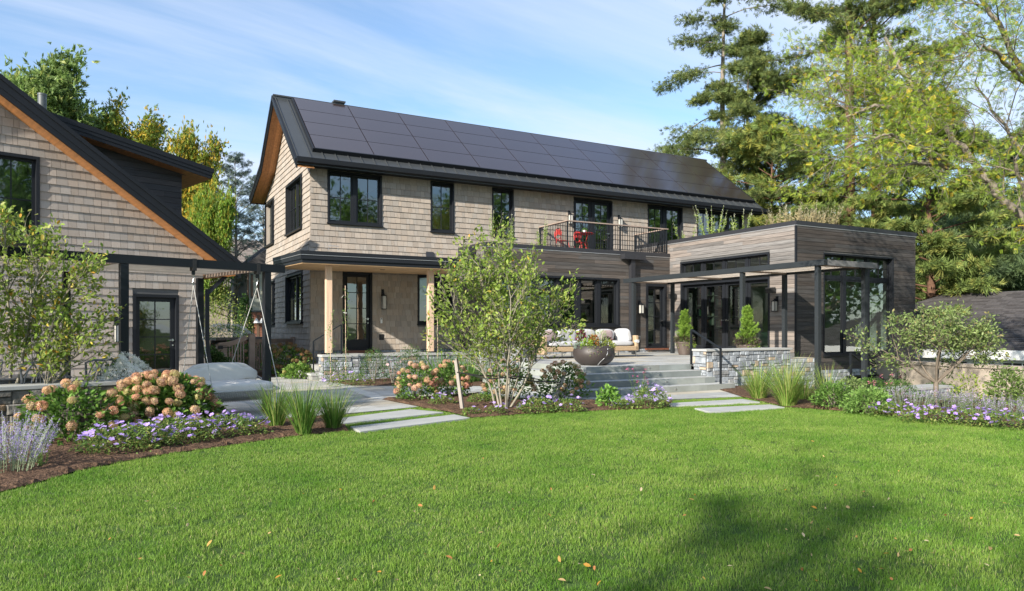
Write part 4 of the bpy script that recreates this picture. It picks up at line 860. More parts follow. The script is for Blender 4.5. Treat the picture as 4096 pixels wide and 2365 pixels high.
for lab, y in (('black outdoor speaker high on the wood wall right of the big glass doors', 15.92), ('black outdoor speaker in the shaded corner above the left potted conifer', 20.5)):
    t = thing('speaker', lab, 'speaker', FRA(y, 2.55, 0)); mb = MB(); q = [(-.13, -.09, .08), (.13, -.09, .10), (.13, .09, .10), (-.13, .09, .08), (-.10, -.11, .26), (.10, -.11, .26), (.10, .07, .30), (-.10, .07, .30)]
    mb.add([FRA(y + a, 2.62 + b, c) for a, b, c in q], [(3, 2, 1, 0), (4, 5, 6, 7), (0, 1, 5, 4), (1, 2, 6, 5), (2, 3, 7, 6), (3, 0, 4, 7)]); mb.build('cabinet', M['rubber'], t, world=True, bevel=.008)
    mb = MB(); mb.fbox(FRA, y - .02, y + .02, 2.59, 2.63, .02, .10); mb.fbox(FRA, y - .03, y + .03, 2.55, 2.67, .02, .03); mb.build('bracket', M['rubber'], t, world=True)
def fixture(name, label, cat, fr, u0, u1, z0, z1, kind):
    t = thing(name, label, cat, fr((u0 + u1) / 2, z0, 0)); mb = MB()
    if kind == 'louvre':
        mb.fbox(fr, u0, u0 + .02, z0, z1, .02, .05); mb.fbox(fr, u1 - .02, u1, z0, z1, .02, .05); mb.fbox(fr, u0 + .02, u1 - .02, z1 - .02, z1, .02, .05); mb.fbox(fr, u0 + .02, u1 - .02, z0, z0 + .015, .02, .05); mb.build('frame', M['alu'], t, world=True)
        mb = MB()
        for k in range(6): z = z0 + .025 + k * (z1 - z0 - .05) / 6; mb.add([fr(u0 + .021, z, .045), fr(u1 - .021, z, .045), fr(u1 - .021, z + .016, .03), fr(u0 + .021, z + .016, .03)], [(0, 1, 2, 3)])
        mb.build('blades', M['alu'], t, world=True); mb = MB(); mb.fbox(fr, u0 + .021, u1 - .021, z0 + .016, z1 - .021, .019, .021); mb.build('back', M['rubber'], t, world=True)
    elif kind == 'hood':
        mb.add([fr(u0, z0, .02), fr(u1, z0, .02), fr(u1, z1, .02), fr(u0, z1, .02), fr(u0, z0, .14), fr(u1, z0, .14), fr(u1, z1 - .03, .08), fr(u0, z1 - .03, .08)], [(0, 1, 5, 4), (4, 5, 6, 7), (7, 6, 2, 3), (0, 4, 7, 3), (1, 2, 6, 5)]); mb.build('hood', M['flash'], t, world=True)
        mb = MB(); mb.fbox(fr, u0 - .012, u1 + .012, z0 - .01, z1 + .012, .01, .022); mb.build('plate', M['trim'], t, world=True)
    elif kind == 'bell':
        mb.fbox(fr, u0, u1, z0, z1, .015, .035); mb.build('case', M['white'], t, world=True, bevel=.012); mb = MB(); mb.fbox(fr, u0 + .015, u1 - .015, z1 - .05, z1 - .02, .036, .039); mb.build('camera_eye', M['rubber'], t, world=True)
    else:
        mb.fbox(fr, u0, u1, z0, z1, .015, .035); mb.build('cover', M['trim'] if kind == 'dark' else M['alu'], t, world=True, bevel=.006); mb = MB(); mb.fbox(fr, u0 + .04, u1 - .04, z0 + .04, z1 - .04, .036, .044); mb.build('inset', M['rubber'], t, world=True)
fixture('wall_vent', 'silver louvred vent above the left end of the porch roof', 'vent', FR1, 5.85, 6.17, 3.79, 4.05, 'louvre'); fixture('wall_vent', 'silver louvred vent right of the dark hooded one above the porch roof', 'vent', FR1, 9.5, 9.78, 3.80, 4.04, 'louvre')
fixture('wall_vent', 'dark hooded vent above the porch roof', 'vent', FR1, 9.16, 9.43, 3.82, 4.04, 'hood'); fixture('doorbell', 'white oval doorbell on the shingles right of the porch door', 'doorbell', FR1, 7.57, 7.64, 1.58, 1.76, 'bell')
fixture('outlet_cover', 'dark outlet cover low on the shingles right of the porch door', 'outlet', FR1, 7.53, 7.69, 1.03, 1.22, 'dark'); fixture('outlet_cover', 'small metal outlet cover on the wood wall beside the sofa', 'outlet', FRB, 16.62, 16.76, .98, 1.14, 'alu')
t = thing('ceiling_light', 'small dark round downlight in the pale porch ceiling', 'light', (6.9, 20.6, 3.16)); mb = MB(); mb.lathe([(0, -.002), (.07, -.004), (.08, .008)], 16, (6.9, 20.6, 3.158)); mb.build('trim_ring', M['rubber'], t, world=True)

# ------------------------------------------------------------ balcony railing
br = thing('balcony_railing', 'black baluster railing with grey wooden handrail round the upper balcony', 'railing', (13.68, 20.94, 4.2))
Br = lambda mb, n, m: mb.build(n, m, br, world=True)
xl, xr_, yf, yb = 13.68, 18.13, 20.94, 22.82
mb = MB(); mb.box(xl - .05, xr_ + .06, yf - .045, yf + .045, 5.14, 5.175); mb.box(xl - .045, xl + .045, yf + .046, yb, 5.14, 5.175); mb.box(xr_ - .045, xr_ + .045, yf + .046, yb, 5.14, 5.175); Br(mb, 'handrail', M['railwood'])
mb = MB(); 
for (a, b) in (((xl, yf), (xr_, yf)), ((xl, yf), (xl, yb)), ((xr_, yf), (xr_, yb))):
    for z in (5.115, 4.28): mb.bar((a[0], a[1], z), (b[0], b[1], z), .03, .012)
Br(mb, 'rail_bars', M['steel'])
bal = MB(); bal.box(-.008, .008, -.008, .008, 0, .83); b0 = bal.build('baluster', M['steel'], br)
def balu(x, y, first=[1]):
    o = b0 if first[0] else link(b0.copy()); first[0] = 0
    if o is not b0: o.parent = br
    o.location = (x - 13.68, y - 20.94, 4.284 - 4.2)
n = 41
for k in range(1, n): balu(xl + (xr_ - xl) * k / n, yf)
for k in range(1, 17): balu(xl, yf + (yb - yf) * k / 17); balu(xr_, yf + (yb - yf) * k / 17)
for (x, y) in ((xl, yf), (xr_, yf), ((xl + xr_) / 2 + .05, yf), (xl, yb), (xr_, yb)):
    mb = MB(); mb.box(x - .022, x + .022, y - .022, y + .022, 4.2, 5.14); Br(mb, 'post', M['steel'])
# ------------------------------------------------------------ terrace furniture
Z3 = Vector((0, 0, 1)); X3 = Vector((1, 0, 0)); Y3 = Vector((0, 1, 0))
so = thing('sofa', 'tan wicker outdoor sofa with pale grey cushions below the wide window', 'sofa', (12.2, 17.75, .54))
So = lambda mb, n, m, **k: mb.build(n, m, so, world=True, **k)
mb = MB(); mb.box(10.55, 13.84, 17.28, 18.25, .74, .88); So(mb, 'seat_frame', M['wicker'], bevel=.02)
mb = MB(); mb.box(10.55, 13.84, 18.15, 18.27, .74, 1.20); So(mb, 'backrest', M['wicker'], bevel=.03)
mb = MB(); mb.box(13.76, 13.88, 17.28, 18.28, .74, 1.20); So(mb, 'armrest', M['wicker'], bevel=.03)
mb = MB(); mb.box(10.48, 10.62, 17.28, 18.28, .66, 1.18); So(mb, 'armrest', M['wicker'], bevel=.03)
for x in (10.6, 11.7, 12.05, 12.95, 13.8):
    for y in (17.34, 18.2):
        mb = MB(); mb.bar((x, y, .54), (x, y, .74), .015, .04); mb.bar((x - .06, y, .735), (x + .06, y, .735), .04, .015); So(mb, 'leg', M['steelbright'])
for i in range(3): cushion('seat_cushion', so, (11.16 + i * 1.04, 17.70, .96), X3, Y3, Z3, 1.03, .88, .16, M['cushion'], .22, i)
for i in range(4):
    a = .22 + .05 * (i % 2); cushion('back_cushion', so, (10.98 + i * .70, 18.0 - .03 * (i % 2), 1.18), X3, Vector((0, math.cos(a), math.sin(a))), Vector((0, -math.sin(a), math.cos(a))), .67, .19, .40, M['cushion'], .22, 10 + i)
cushion('back_cushion', so, (13.60, 17.72, 1.19), Y3, Vector((1, 0, .25)).normalized(), Vector((-.25, 0, 1)).normalized(), .68, .20, .42, M['cushion'], .22, 20)
mb = MB(); mb.tube([(13.80, 17.22, 1.02), (13.80, 17.34, 1.02)], .05, 10); So(mb, 'rolled_edge', M['cushion'])
for lab, x, y, a in (('mauve throw pillow at the right end of the wicker sofa', 13.05, 17.80, .3), ('mauve throw pillow at the left end of the wicker sofa', 10.98, 17.72, .3)):
    t = thing('pillow', lab, 'pillow', (x, y, 1.04)); cushion('cover', t, (x, y, 1.20), X3, Vector((0, math.cos(a), math.sin(a))), Vector((0, -math.sin(a), math.cos(a))), .40, .13, .30, M['mauve'], .3, 30)
# big bowl
bw = thing('bowl_planter', 'wide dark brown bowl planter at the edge of the terrace, overflowing with mixed plants', 'planter', (9.87, 13.97, .54))
mb = MB(); mb.lathe([(0, 0), (.26, 0), (.34, .03), (.43, .10), (.485, .19), (.50, .27), (.485, .36), (.44, .44), (.42, .465), (.40, .45), (.44, .38), (.40, .37), (0, .38)], 40); mb.build('bowl', M['bowl'], bw, smooth=True)
mb = MB(); mb.tube([(.02, -.46, .40), (-.02, -.50, .28), (-.10, -.47, .17), (-.16, -.41, .09), (-.19, -.36, .02), (-.20, -.40, .0)], .007, 5, 0); mb.v = [(x * 1 + .05, y, z) for x, y, z in mb.v]; mb.build('irrigation_tube', M['alu'], bw)
def ribpot(label, x, y, z):
    t = thing('ribbed_pot', label, 'planter', (x, y, z), 0, 'ribbed pots with small conifers'); mb = MB(); pr_ = [(0, 0), (.17, 0)]
    for k in range(14):
        u = k / 13; r = .18 + .10 * u; pr_ += [(r, .01 + u * .36), (r + .008, .022 + u * .36)]
    pr_ += [(.295, .40), (.295, .43), (.27, .43), (.26, .39), (0, .39)]; mb.lathe(pr_, 28); mb.build('pot', M['potbrown'], t, smooth=False); return t
pot1 = ribpot('brown ribbed pot with an upright bright conifer in the corner by the narrow terrace door', 16.35, 18.0, .54)
pot2 = ribpot('brown ribbed pot with an upright bright conifer behind the stone wall and pergola post', 14.95, 14.0, .54)
# balcony bistro set
def bistro_chair(label, x, y, rz):
    t = thing('bistro_chair', label, 'chair', (x, y, 4.12), rz, 'red balcony chairs'); mb = MB(); mb.lathe([(0, .44), (.19, .445), (.20, .455), (0, .46)], 20)
    for k in range(6): mb.box(-.18, .18, -.15 + k * .06, -.13 + k * .06, .461, .468)
    mb.build('seat', M['red'], t); mb = MB()
    for k in range(13):
        a = math.radians(-110 + k * 18.3); mb.bar((0, .19 + .0, .70), (.19 * math.sin(a), .21, .70 + .19 * math.cos(a)), .03, .008, up=(0, 1, 0))
    mb.tube([(.2 * math.sin(math.radians(q)), .21, .70 + .2 * math.cos(math.radians(q))) for q in range(0, 361, 20)], .012, 6); mb.build('backrest', M['red'], t)
    for (a, b) in ((-.15, -.13), (.15, -.13)): mb = MB(); mb.tube([(a, b, .44), (a * 1.25, b * 1.3, .22), (a * 1.15, b * 1.35, 0)], .011, 6); mb.build('leg', M['red'], t)
    for a in (-.15, .15): mb = MB(); mb.tube([(a, .205, .70), (a, .17, .44), (a * 1.1, .22, .2), (a * 1.15, .26, 0)], .011, 6); mb.build('leg', M['red'], t)
bistro_chair('red iron chair with fan-shaped back seen face on, behind the red balcony table', 15.0, 22.0, math.radians(15)); bistro_chair('red iron chair seen from the side, left of the red balcony table', 14.1, 21.9, math.radians(95))
t = thing('bistro_table', 'round red iron table on the upper balcony', 'table', (14.75, 21.5, 4.12), 0); mb = MB(); mb.lathe([(0, .70), (.36, .70), (.375, .715), (.36, .73), (0, .73)], 26); mb.build('tabletop', M['red'], t)
for k in range(3):
    a = 2.1 * k + .5; mb = MB(); mb.tube([(.26 * math.cos(a), .26 * math.sin(a), .70), (.20 * math.cos(a), .20 * math.sin(a), .55), (.10 * math.cos(a), .10 * math.sin(a), .38), (.16 * math.cos(a), .16 * math.sin(a), .2), (.27 * math.cos(a), .27 * math.sin(a), 0)], .013, 6); mb.build('leg', M['red'], t)
t = thing('flower_pot', 'small white pot with a green plant on the red balcony table', 'flower pot', (14.78, 21.5, 4.85)); mb = MB(); mb.lathe([(0, 0), (.05, 0), (.075, .09), (.08, .11), (.065, .11), (0, .10)], 14); mb.build('pot', M['white'], t); rgn = np.random.default_rng(3)
d = rgn.normal(size=(60, 3)); d[:, 2] = np.abs(d[:, 2]); inst('plant', LEAF, np.array([(0, 0, .1)] * 60) + rgn.normal(size=(60, 3)) * .02, rots(d, rgn), rgn.uniform(.06, .13, 60), pal(rgn, 60, [(.12, .30, .05)]), M['leaf'], t)
# dining set behind the seat wall
dn_ = thing('dining_table', 'long grey metal dining table behind the dark seat wall', 'table', S2W(1.7, 11.75), SHA)
mb = MB(); mb.box(-1.1, 1.05, -.45, .45, .72, .75); mb.box(-1.0, .95, -.38, .38, .66, .72); mb.build('tabletop', M['iron'], dn_, bevel=.008)
for a in (-.9, .85):
    for b in (-.34, .34): mb = MB(); mb.bar((a, b, 0), (a, b, .66), .05, .05); mb.build('leg', M['iron'], dn_)
def dchair(label, a, b, rz):
    t = thing('dining_chair', label, 'chair', S2W(a, b), SHA + rz, 'grey metal dining chairs'); mb = MB(); mb.box(-.24, .24, -.22, .22, .42, .45); mb.build('seat', M['iron'], t, bevel=.01)
    mb = MB(); mb.tube([(-.24, .22, .45), (-.25, .27, .75), (-.27, .29, .93), (-.15, .29, .965), (0, .29, .955), (.15, .29, .965), (.27, .29, .93), (.25, .27, .75), (.24, .22, .45)], .016, 6)
    for c in (-.13, 0, .13):
        for s in (1, -1): mb.tube([(c + s * .09 * math.sin(math.pi * k / 8), .23 + .06 * k / 8, .47 + .48 * k / 8) for k in range(9)], .010, 5)
    for c in (-.065, .065):
        mb.tube([(c + .075 * math.sin(q), .265, .70 + .14 * math.cos(q)) for q in [2 * math.pi * i / 12 for i in range(13)]], .009, 5)
    mb.build('backrest', M['iron'], t); mb = MB()
    for s in (-1, 1): mb.tube([(s * .26, .25, .68), (s * .27, 0, .66), (s * .26, -.2, .62), (s * .24, -.2, .45)], .015, 6)
    mb.build('armrest', M['iron'], t)
    for (x, y) in ((-.22, -.2), (.22, -.2), (-.22, .2), (.22, .2)): mb = MB(); mb.bar((x, y, 0), (x, y, .42), .035, .035); mb.build('leg', M['iron'], t)
dchair('metal dining chair with interlaced oval back, right of the dining table by the white flowers', 3.08, 11.55, math.radians(195)); dchair('metal dining chair with its back to the camera, between the seat wall and the table', 2.35, 11.22, math.radians(180)); dchair('metal dining chair on the far side of the dining table, mostly behind twigs', 1.95, 12.55, 0)

# room contents seen through the glass
t = thing('armchair', 'pale green armchair behind the big glass doors, near the handle', 'armchair', (20.2, 17.6, .66), 0, 'pale green armchairs indoors'); mb = MB(); mb.box(-.4, .4, -.4, .4, .15, .42); mb.build('seat', M['palegreen'], t, bevel=.04); mb = MB(); mb.box(.3, .44, -.42, .42, .15, .95); mb.build('backrest', M['palegreen'], t, bevel=.05)
mb = MB(); mb.box(-.4, .3, -.46, -.34, .15, .62); mb.build('armrest', M['palegreen'], t, bevel=.04); mb = MB(); mb.box(-.4, .3, .34, .46, .15, .62); mb.build('armrest', M['palegreen'], t, bevel=.04)
c = copy_tree(t); c.location = (20.1, 16.4, .66); c['label'] = 'pale green armchair indoors, behind the conifer that stands by the stone wall'
t = thing('bookcase', 'dark bookcase inside, left behind the big glass doors', 'bookcase', (20.5, 20.6, .66)); mb = MB()
for z in (0, .4, .8, 1.2, 1.6, 2.0, 2.4): mb.box(-1.4, 1.4, -.2, .2, z, z + .03)
for x in (-1.4, -.5, .45, 1.37): mb.box(x, x + .03, -.2, .2, .03, 2.4)
mb.build('shelves', M['innerdark'], t); mb = MB()
for z in (.43, .83, 1.23, 1.63, 2.03):
    x = -1.35
    while x < 1.3:
        w = rr(rng, .03, .07)
        if rng.random() < .75: mb.box(x, x + w - .004, -.1, .15, z, z + rr(rng, .2, .3), 0, (rr(rng, .3, 2.5), rr(rng, .3, 1.8), rr(rng, .3, 1.6)))
        x += w
mb.build('books', mat('book_spines', (.05, .05, .05), .7, attr=True), t)
t = thing('framed_picture', 'large dark picture on the wall inside the right end of the wide window', 'picture', (16.2, 27.15, 1.9)); mb = MB(); mb.box(-1, .5, -.02, 0, -.5, .6); mb.build('canvas', M['rubber'], t)
mb = MB(); mb.box(-1.05, -1, -.04, 0, -.55, .65); mb.box(.5, .55, -.04, 0, -.55, .65); mb.box(-1, .5, -.04, 0, .6, .65); mb.box(-1, .5, -.04, 0, -.55, -.5); mb.build('frame', M['darkwood'], t)

# ------------------------------------------------------------ stakes for the shrub
def stake(label, b, tp):
    t = thing('stake', label, 'stake', b, 0, 'wooden stakes'); mb = MB(); mb.bar(b, tp, .055, .055); mb.build('post', M['stake'], t, world=True, bevel=.004)
sb1 = G(1850, 1641); sb2 = G(2216, 1612)
stake('grey wooden stake left of the big shrub, leaning slightly back', sb1, P(1823, 1435, y=sb1.y + .1)); stake('grey wooden stake right of the big shrub, leaning to the right', sb2, P(2262.6, 1482, y=sb2.y + .15))
t = thing('support_strap', 'black strap tied between the two stakes and round the stems of the big shrub', 'strap', sb1 + Vector((0, 0, .5)))
mb = MB(); A_ = P(1828, 1490, y=sb1.y); B_ = P(2240, 1530, y=sb2.y); Cc = G(2010, 1640) + Vector((0, 0, .58)); mb.tube([A_, (A_ + Cc) / 2 + Vector((0, 0, -.02)), Cc + Vector((-.1, .2, 0)), (B_ + Cc) / 2 + Vector((0, .05, -.03)), B_], .012, 5); mb.tube([A_ + Vector((.25, .1, -.05)), Cc + Vector((-.35, -.12, -.03)), Cc + Vector((.25, -.14, .0)), (B_ + Cc) / 2 + Vector((.1, -.05, 0))], .010, 5); mb.build('webbing', M['rubber'], t, world=True)

# ------------------------------------------------------------ gate, fence and what stands behind
def fpt(u, d, z): q = P(u, 1315, d=d); return Vector((q.x, q.y, z))
f0, f1 = fpt(872, 20.8, 0), fpt(985, 21.4, 0); f2, f3 = fpt(1008, 21.6, 0), fpt(1172, 24.5, 0)
gt = thing('garden_gate', 'brown wooden gate with curved top rail beside the swing seat', 'gate', f0)
def fpost(par, p, h, w=.12):
    mb = MB(); mb.bar(p, p + Vector((0, 0, h)), w, w); mb.bar(p + Vector((0, 0, h)), p + Vector((0, 0, h + .02)), w + .03, w + .03); mb.build('post', M['fencewood'], par, world=True)
fpost(gt, f0, .92); fpost(gt, fpt(893, 20.9, 0), .92, .14)
mb = MB(); pts = [f0.lerp(f1, k / 10) + Vector((0, 0, .93 + .22 * (k / 10) ** 2.2)) for k in range(11)]
for a, b in zip(pts, pts[1:]): mb.bar(a, b, .07, .13)
mb.bar(f0 + Vector((0, 0, .12)), f1 + Vector((0, 0, .12)), .06, .10); mb.build('rail', M['fencewood'], gt, world=True)
for k in range(2, 10): p = f0.lerp(f1, k / 10); mb = MB(); mb.bar(p + Vector((0, 0, .15)), p + Vector((0, 0, .9 + .22 * (k / 10) ** 2.2)), .035, .035); mb.build('picket', M['fencewood'], gt, world=True)
mb = MB(); mb.bar(f0 + Vector((.05, -.1, .86)), f0 + Vector((.35, -.1, .86)), .02, .025); mb.bar(f0 + Vector((.0, -.08, .86)), f0 + Vector((.12, -.08, .86)), .05, .09); mb.build('latch', M['rubber'], gt, world=True)
fn = thing('wooden_fence', 'brown wooden picket fence between the gate and the gable wall', 'fence', f2); fpost(fn, f2, 1.22, .17); fpost(fn, f3, 1.10, .16); mb = MB(); mb.bar(f2 + Vector((0, 0, 1.03)), f3 + Vector((0, 0, 1.0)), .07, .11); mb.bar(f2 + Vector((0, 0, .12)), f3 + Vector((0, 0, .12)), .06, .10); mb.build('rail', M['fencewood'], fn, world=True)
for k in range(1, 19): p = f2.lerp(f3, k / 19); mb = MB(); mb.bar(p + Vector((0, 0, .15)), p + Vector((0, 0, 1.0)), .035, .035); mb.build('picket', M['fencewood'], fn, world=True)
# old garden wall behind the gate
a, b = fpt(840, 26, 0), fpt(1064, 29, 0); dv = (b - a).normalized(); nv = Vector((dv.y, -dv.x, 0)); t = thing('garden_wall', 'old brown garden wall behind the gate, draped with white blossom', 'wall', a); mb = MB()
stones(mb, lambda u, z, o: tuple(a + dv * u + nv * o + Vector((0, 0, z))), 0, (b - a).length + 1, 0, .98, 99, tan=.5); mb.build('rubble', [MATS['brown_grey_stone'], M['mortar']], t, world=True); mb = MB(); mb.bar(a + Vector((0, 0, 1.03)), b + dv + Vector((0, 0, 1.03)), .5, .10); mb.build('cap', M['stake'], t, world=True)
# neighbour houses
def bricks(mb, fr, u0, u1, z0, z1, ops, seed, mi=0):
    rg = random.Random(seed); z = z0; r = 0
    while z < z1:
        for (p, q) in cuts(u0, u1, z, z + .075, ops):
            x = p - (.11 if r % 2 else 0)
            while x < q:
                k = rr(rg, .7, 1.3); aa, bb = max(x, p), min(x + .22, q)
                if bb - aa > .02: mb.add([fr(aa + .005, z + .005, .012), fr(bb - .005, z + .005, .012), fr(bb - .005, z + .07, .012), fr(aa + .005, z + .07, .012)], [(0, 1, 2, 3)], mi, (k, k * rr(rg, .9, 1.1), k))
                x += .22
        z += .075; r += 1
nb = fpt(1030, 44, 0); t = thing('neighbour_house', 'neighbour house of red brick and pale green shingles, glimpsed behind the gable wall', 'house', nb)
NX0 = fpt(992, 44, 0).x; fn_ = lambda u, z, o: (NX0 + u, nb.y - o, z); mb = MB(); NO = [(.10, .26, .9, 2.25), (.46, .62, .9, 2.25), (.84, 1.05, .9, 2.25)]; NO2 = [(.10, .26, 3.38, 4.66), (.46, .62, 3.38, 4.66), (.80, 1.0, 3.38, 4.66)]
bricks(mb, fn_, 0, 5, -.3, 2.5, NO, 5); mb.fbox(fn_, 0, 9, -.3, 2.5, -8, 0, 1); mb.build('brick_wall', [M['brick'], M['concrete']], t, world=True)
mb = MB(); shingles(mb, fn_, 0, 5, 2.5, 5.3, NO2, 6, exp=.25); mb.fbox(fn_, 0, 9, 2.5, 5.3, -8, 0, 1); mb.fbox(fn_, -.02, 9, 2.42, 2.52, 0, .08, 1); mb.build('shingle_wall', [mat('pale_green_shingle', (.42, .42, .34), .85, attr=True), M['mortar']], t, world=True)
for w_ in NO + NO2:
    mb = MB(); mb.fbox(fn_, w_[0], w_[1], w_[2], w_[3], .0, .03); mb.build('window', M['brownpaint'], t, world=True)
mb = MB(); mb.tube([fn_(-.05, -.3, .08), fn_(-.05, 5.3, .08)], .06, 8); mb.build('downspout', M['brownpaint'], t, world=True)
mb = MB(); mb.ext([(-.45, 5.1), (5, 5.1), (9, 5.1), (9, 9.5), (4.5, 9.2)], fn_, -8, .5); mb.build('roof', M['asphalt'], t, world=True)
for lab, x in (('left of two white bell-shaped wall lamps on the brick house', .40), ('right of two white bell-shaped wall lamps on the brick house', .72)):
    l_ = thing('bell_lamp', lab, 'wall lamp', fn_(x, 1.75, .2)); mb = MB(); mb.lathe([(.02, .3), (.05, .25), (.15, .08), (.18, 0)], 12, fn_(x, 1.75, .3)); mb.build('lamp_shade', M['white'], l_, world=True); mb = MB(); mb.tube([fn_(x, 2.2, .3), fn_(x, 2.35, .3), fn_(x, 2.35, 0)], .015, 5); mb.build('arm', M['rubber'], l_, world=True)
def hiproof(mb, x0, x1, y0, y1, ze, zr, seed, crs=.35, ridge=None):
    """four slopes laid with tabbed shingles"""
    rg = random.Random(seed); w = min(x1 - x0, y1 - y0) / 2; cx0, cx1 = (x0 + w, x1 - w) if x1 - x0 > y1 - y0 else ((x0 + x1) / 2,) * 2; cy0, cy1 = (y0 + w, y1 - w) if y1 - y0 > x1 - x0 else ((y0 + y1) / 2,) * 2
    for (A, B, C, D) in (((x0, y0), (x1, y0), (cx1, cy0), (cx0, cy0)), ((x1, y0), (x1, y1), (cx1, cy1), (cx1, cy0)), ((x1, y1), (x0, y1), (cx0, cy1), (cx1, cy1)), ((x0, y1), (x0, y0), (cx0, cy0), (cx0, cy1))):
        A, B = Vector((*A, ze)), Vector((*B, ze)); C, D = Vector((*C, zr)), Vector((*D, zr)); n_ = max(2, int((D - A).length / crs)); nn = (B - A).cross(D - A).normalized() * .02
        for k in range(n_):
            a0, b0_ = A.lerp(D, k / n_), B.lerp(C, k / n_); a1_, b1_ = A.lerp(D, (k + 1) / n_), B.lerp(C, (k + 1) / n_); L_ = (b0_ - a0).length; x = 0
            while x < L_:
                w_ = rr(rg, .2, .5); t0, t1 = x / L_, min(1, (x + w_) / L_); up = nn * rr(rg, .3, 1.3); k_ = rr(rg, .72, 1.25)
                mb.add([a0.lerp(b0_, t0) + up, a0.lerp(b0_, t1) + up, a1_.lerp(b1_, t1), a1_.lerp(b1_, t0), a0.lerp(b0_, t0) - nn, a0.lerp(b0_, t1) - nn], [(0, 1, 2, 3), (4, 5, 1, 0)], 0, k_); x += w_
hb = fpt(930, 60, 0); t = thing('neighbour_house', 'low grey-roofed house far behind the blue conifer', 'house', hb); mb = MB(); hiproof(mb, hb.x - 9, hb.x + 9, hb.y - 5, hb.y + 7, 4.6, 9.0, 8); mb.build('roof', mat('grey_brown_roof', (.20, .17, .15), .9, attr=True), t, world=True)
mb = MB(); mb.box(hb.x - 8, hb.x + 8, hb.y - 4, hb.y + 6, 0, 4.6); mb.build('wall', M['concrete'], t, world=True)
for k in range(5): mb = MB(); x = hb.x - 6.5 + k * 2.8; mb.box(x, x + 1.1, hb.y - 4.05, hb.y - 3.98, 1.2, 3.2); mb.build('window', M['trim'], t, world=True)
# garage beyond the retaining wall on the right
ga = P(3661, 1396, d=27); gb_ = P(4096, 1405, d=24.3); gdir = (ga - gb_); gdir.z = 0; gdir.normalize(); gn = Vector((gdir.y, -gdir.x, 0)); gn = gn if gn.dot(Vector((-1, 0, 0))) > 0 else -gn
GA = math.atan2(gdir.y, gdir.x); t = thing('garage', 'low white garage with a dark hipped shingle roof beyond the concrete wall', 'garage', (gb_.x, gb_.y, -2.6), GA)
ez = (ga.z + gb_.z) / 2
mb = MB(); hiproof(mb, -7, 9, -9.5, 0.4, ez + 2.6, ez + 2.6 + 2.25, 12, crs=.20); 
if gn.dot(Vector((-math.sin(GA), math.cos(GA), 0))) < 0: mb.v = [(x, -y, z) for x, y, z in mb.v]; sg = -1
else: sg = 1
mb.build('roof', M['asphalt'], t)
mb = MB(); y0_, y1_ = sorted((sg * .28, sg * .42)); mb.box(-8, 9, y0_, y1_, ez + 2.30, ez + 2.62); mb.box(8.85, 9.0, -9.4 if sg > 0 else .2, .2 if sg > 0 else 9.4, ez + 2.3, ez + 2.62); mb.build('fascia', M['white'], t)
mb = MB(); ya, yb2 = sorted((0, -sg * 9)); mb.box(-7.6, 8.6, ya, yb2, 0, ez + 2.4)
for k in range(18): y0_, y1_ = sorted((sg * .001, sg * .018)); mb.box(-7.6, 8.6, y0_, y1_, 1.0 + k * .11, 1.0 + k * .11 + .095)
mb.build('wall', M['white'], t)
for k in range(6):
    x = -4.2 + k * 1.95; fg = lambda u, z, o, s_=sg: (u, s_ * (.02 + o), z); mb = MB(); mb.fbox(fg, x, x + .95, ez + 1.92, ez + 2.22, .0, .03); wnd = mb.build('window', M['white'], t); mb = MB()
    for i in range(3): mb.fbox(fg, x + .06 + i * .29, x + .31 + i * .29, ez + 1.96, ez + 2.18, .031, .036)
    mb.build('pane', M['rubber'], wnd)
ra = P(3660, 1446, d=22.5); rb = P(4096, 1467, d=19.5); rdir = (rb - ra); rdir.z = 0; L_ = rdir.length; rdir.normalize(); rn = Vector((rdir.y, -rdir.x, 0)); rn = rn if rn.dot(Vector((-.5, -.8, 0))) > 0 else -rn
t = thing('retaining_wall', 'stained concrete retaining wall in front of the white garage', 'wall', (ra.x, ra.y, -.62)); mb = MB(); fr_ = lambda u, z, o: tuple(Vector((ra.x, ra.y, z)) + rdir * u + rn * o); zt_ = (ra.z + rb.z) / 2
mb.fbox(fr_, -8, L_ + 9, -1.2, zt_ - .10, -.3, 0); mb.build('panel', M['concrete'], t, world=True); mb = MB(); mb.fbox(fr_, -8, L_ + 9, zt_ - .098, zt_, -.36, .05); mb.build('coping', M['concrete'], t, world=True)
flat('side_patio', [P(3985, 1605, z=-.55), P(4200, 1590, z=-.55), P(4300, 1650, z=-.55), P(4030, 1645, z=-.55)], -.62, -.55, M['bluestone'])
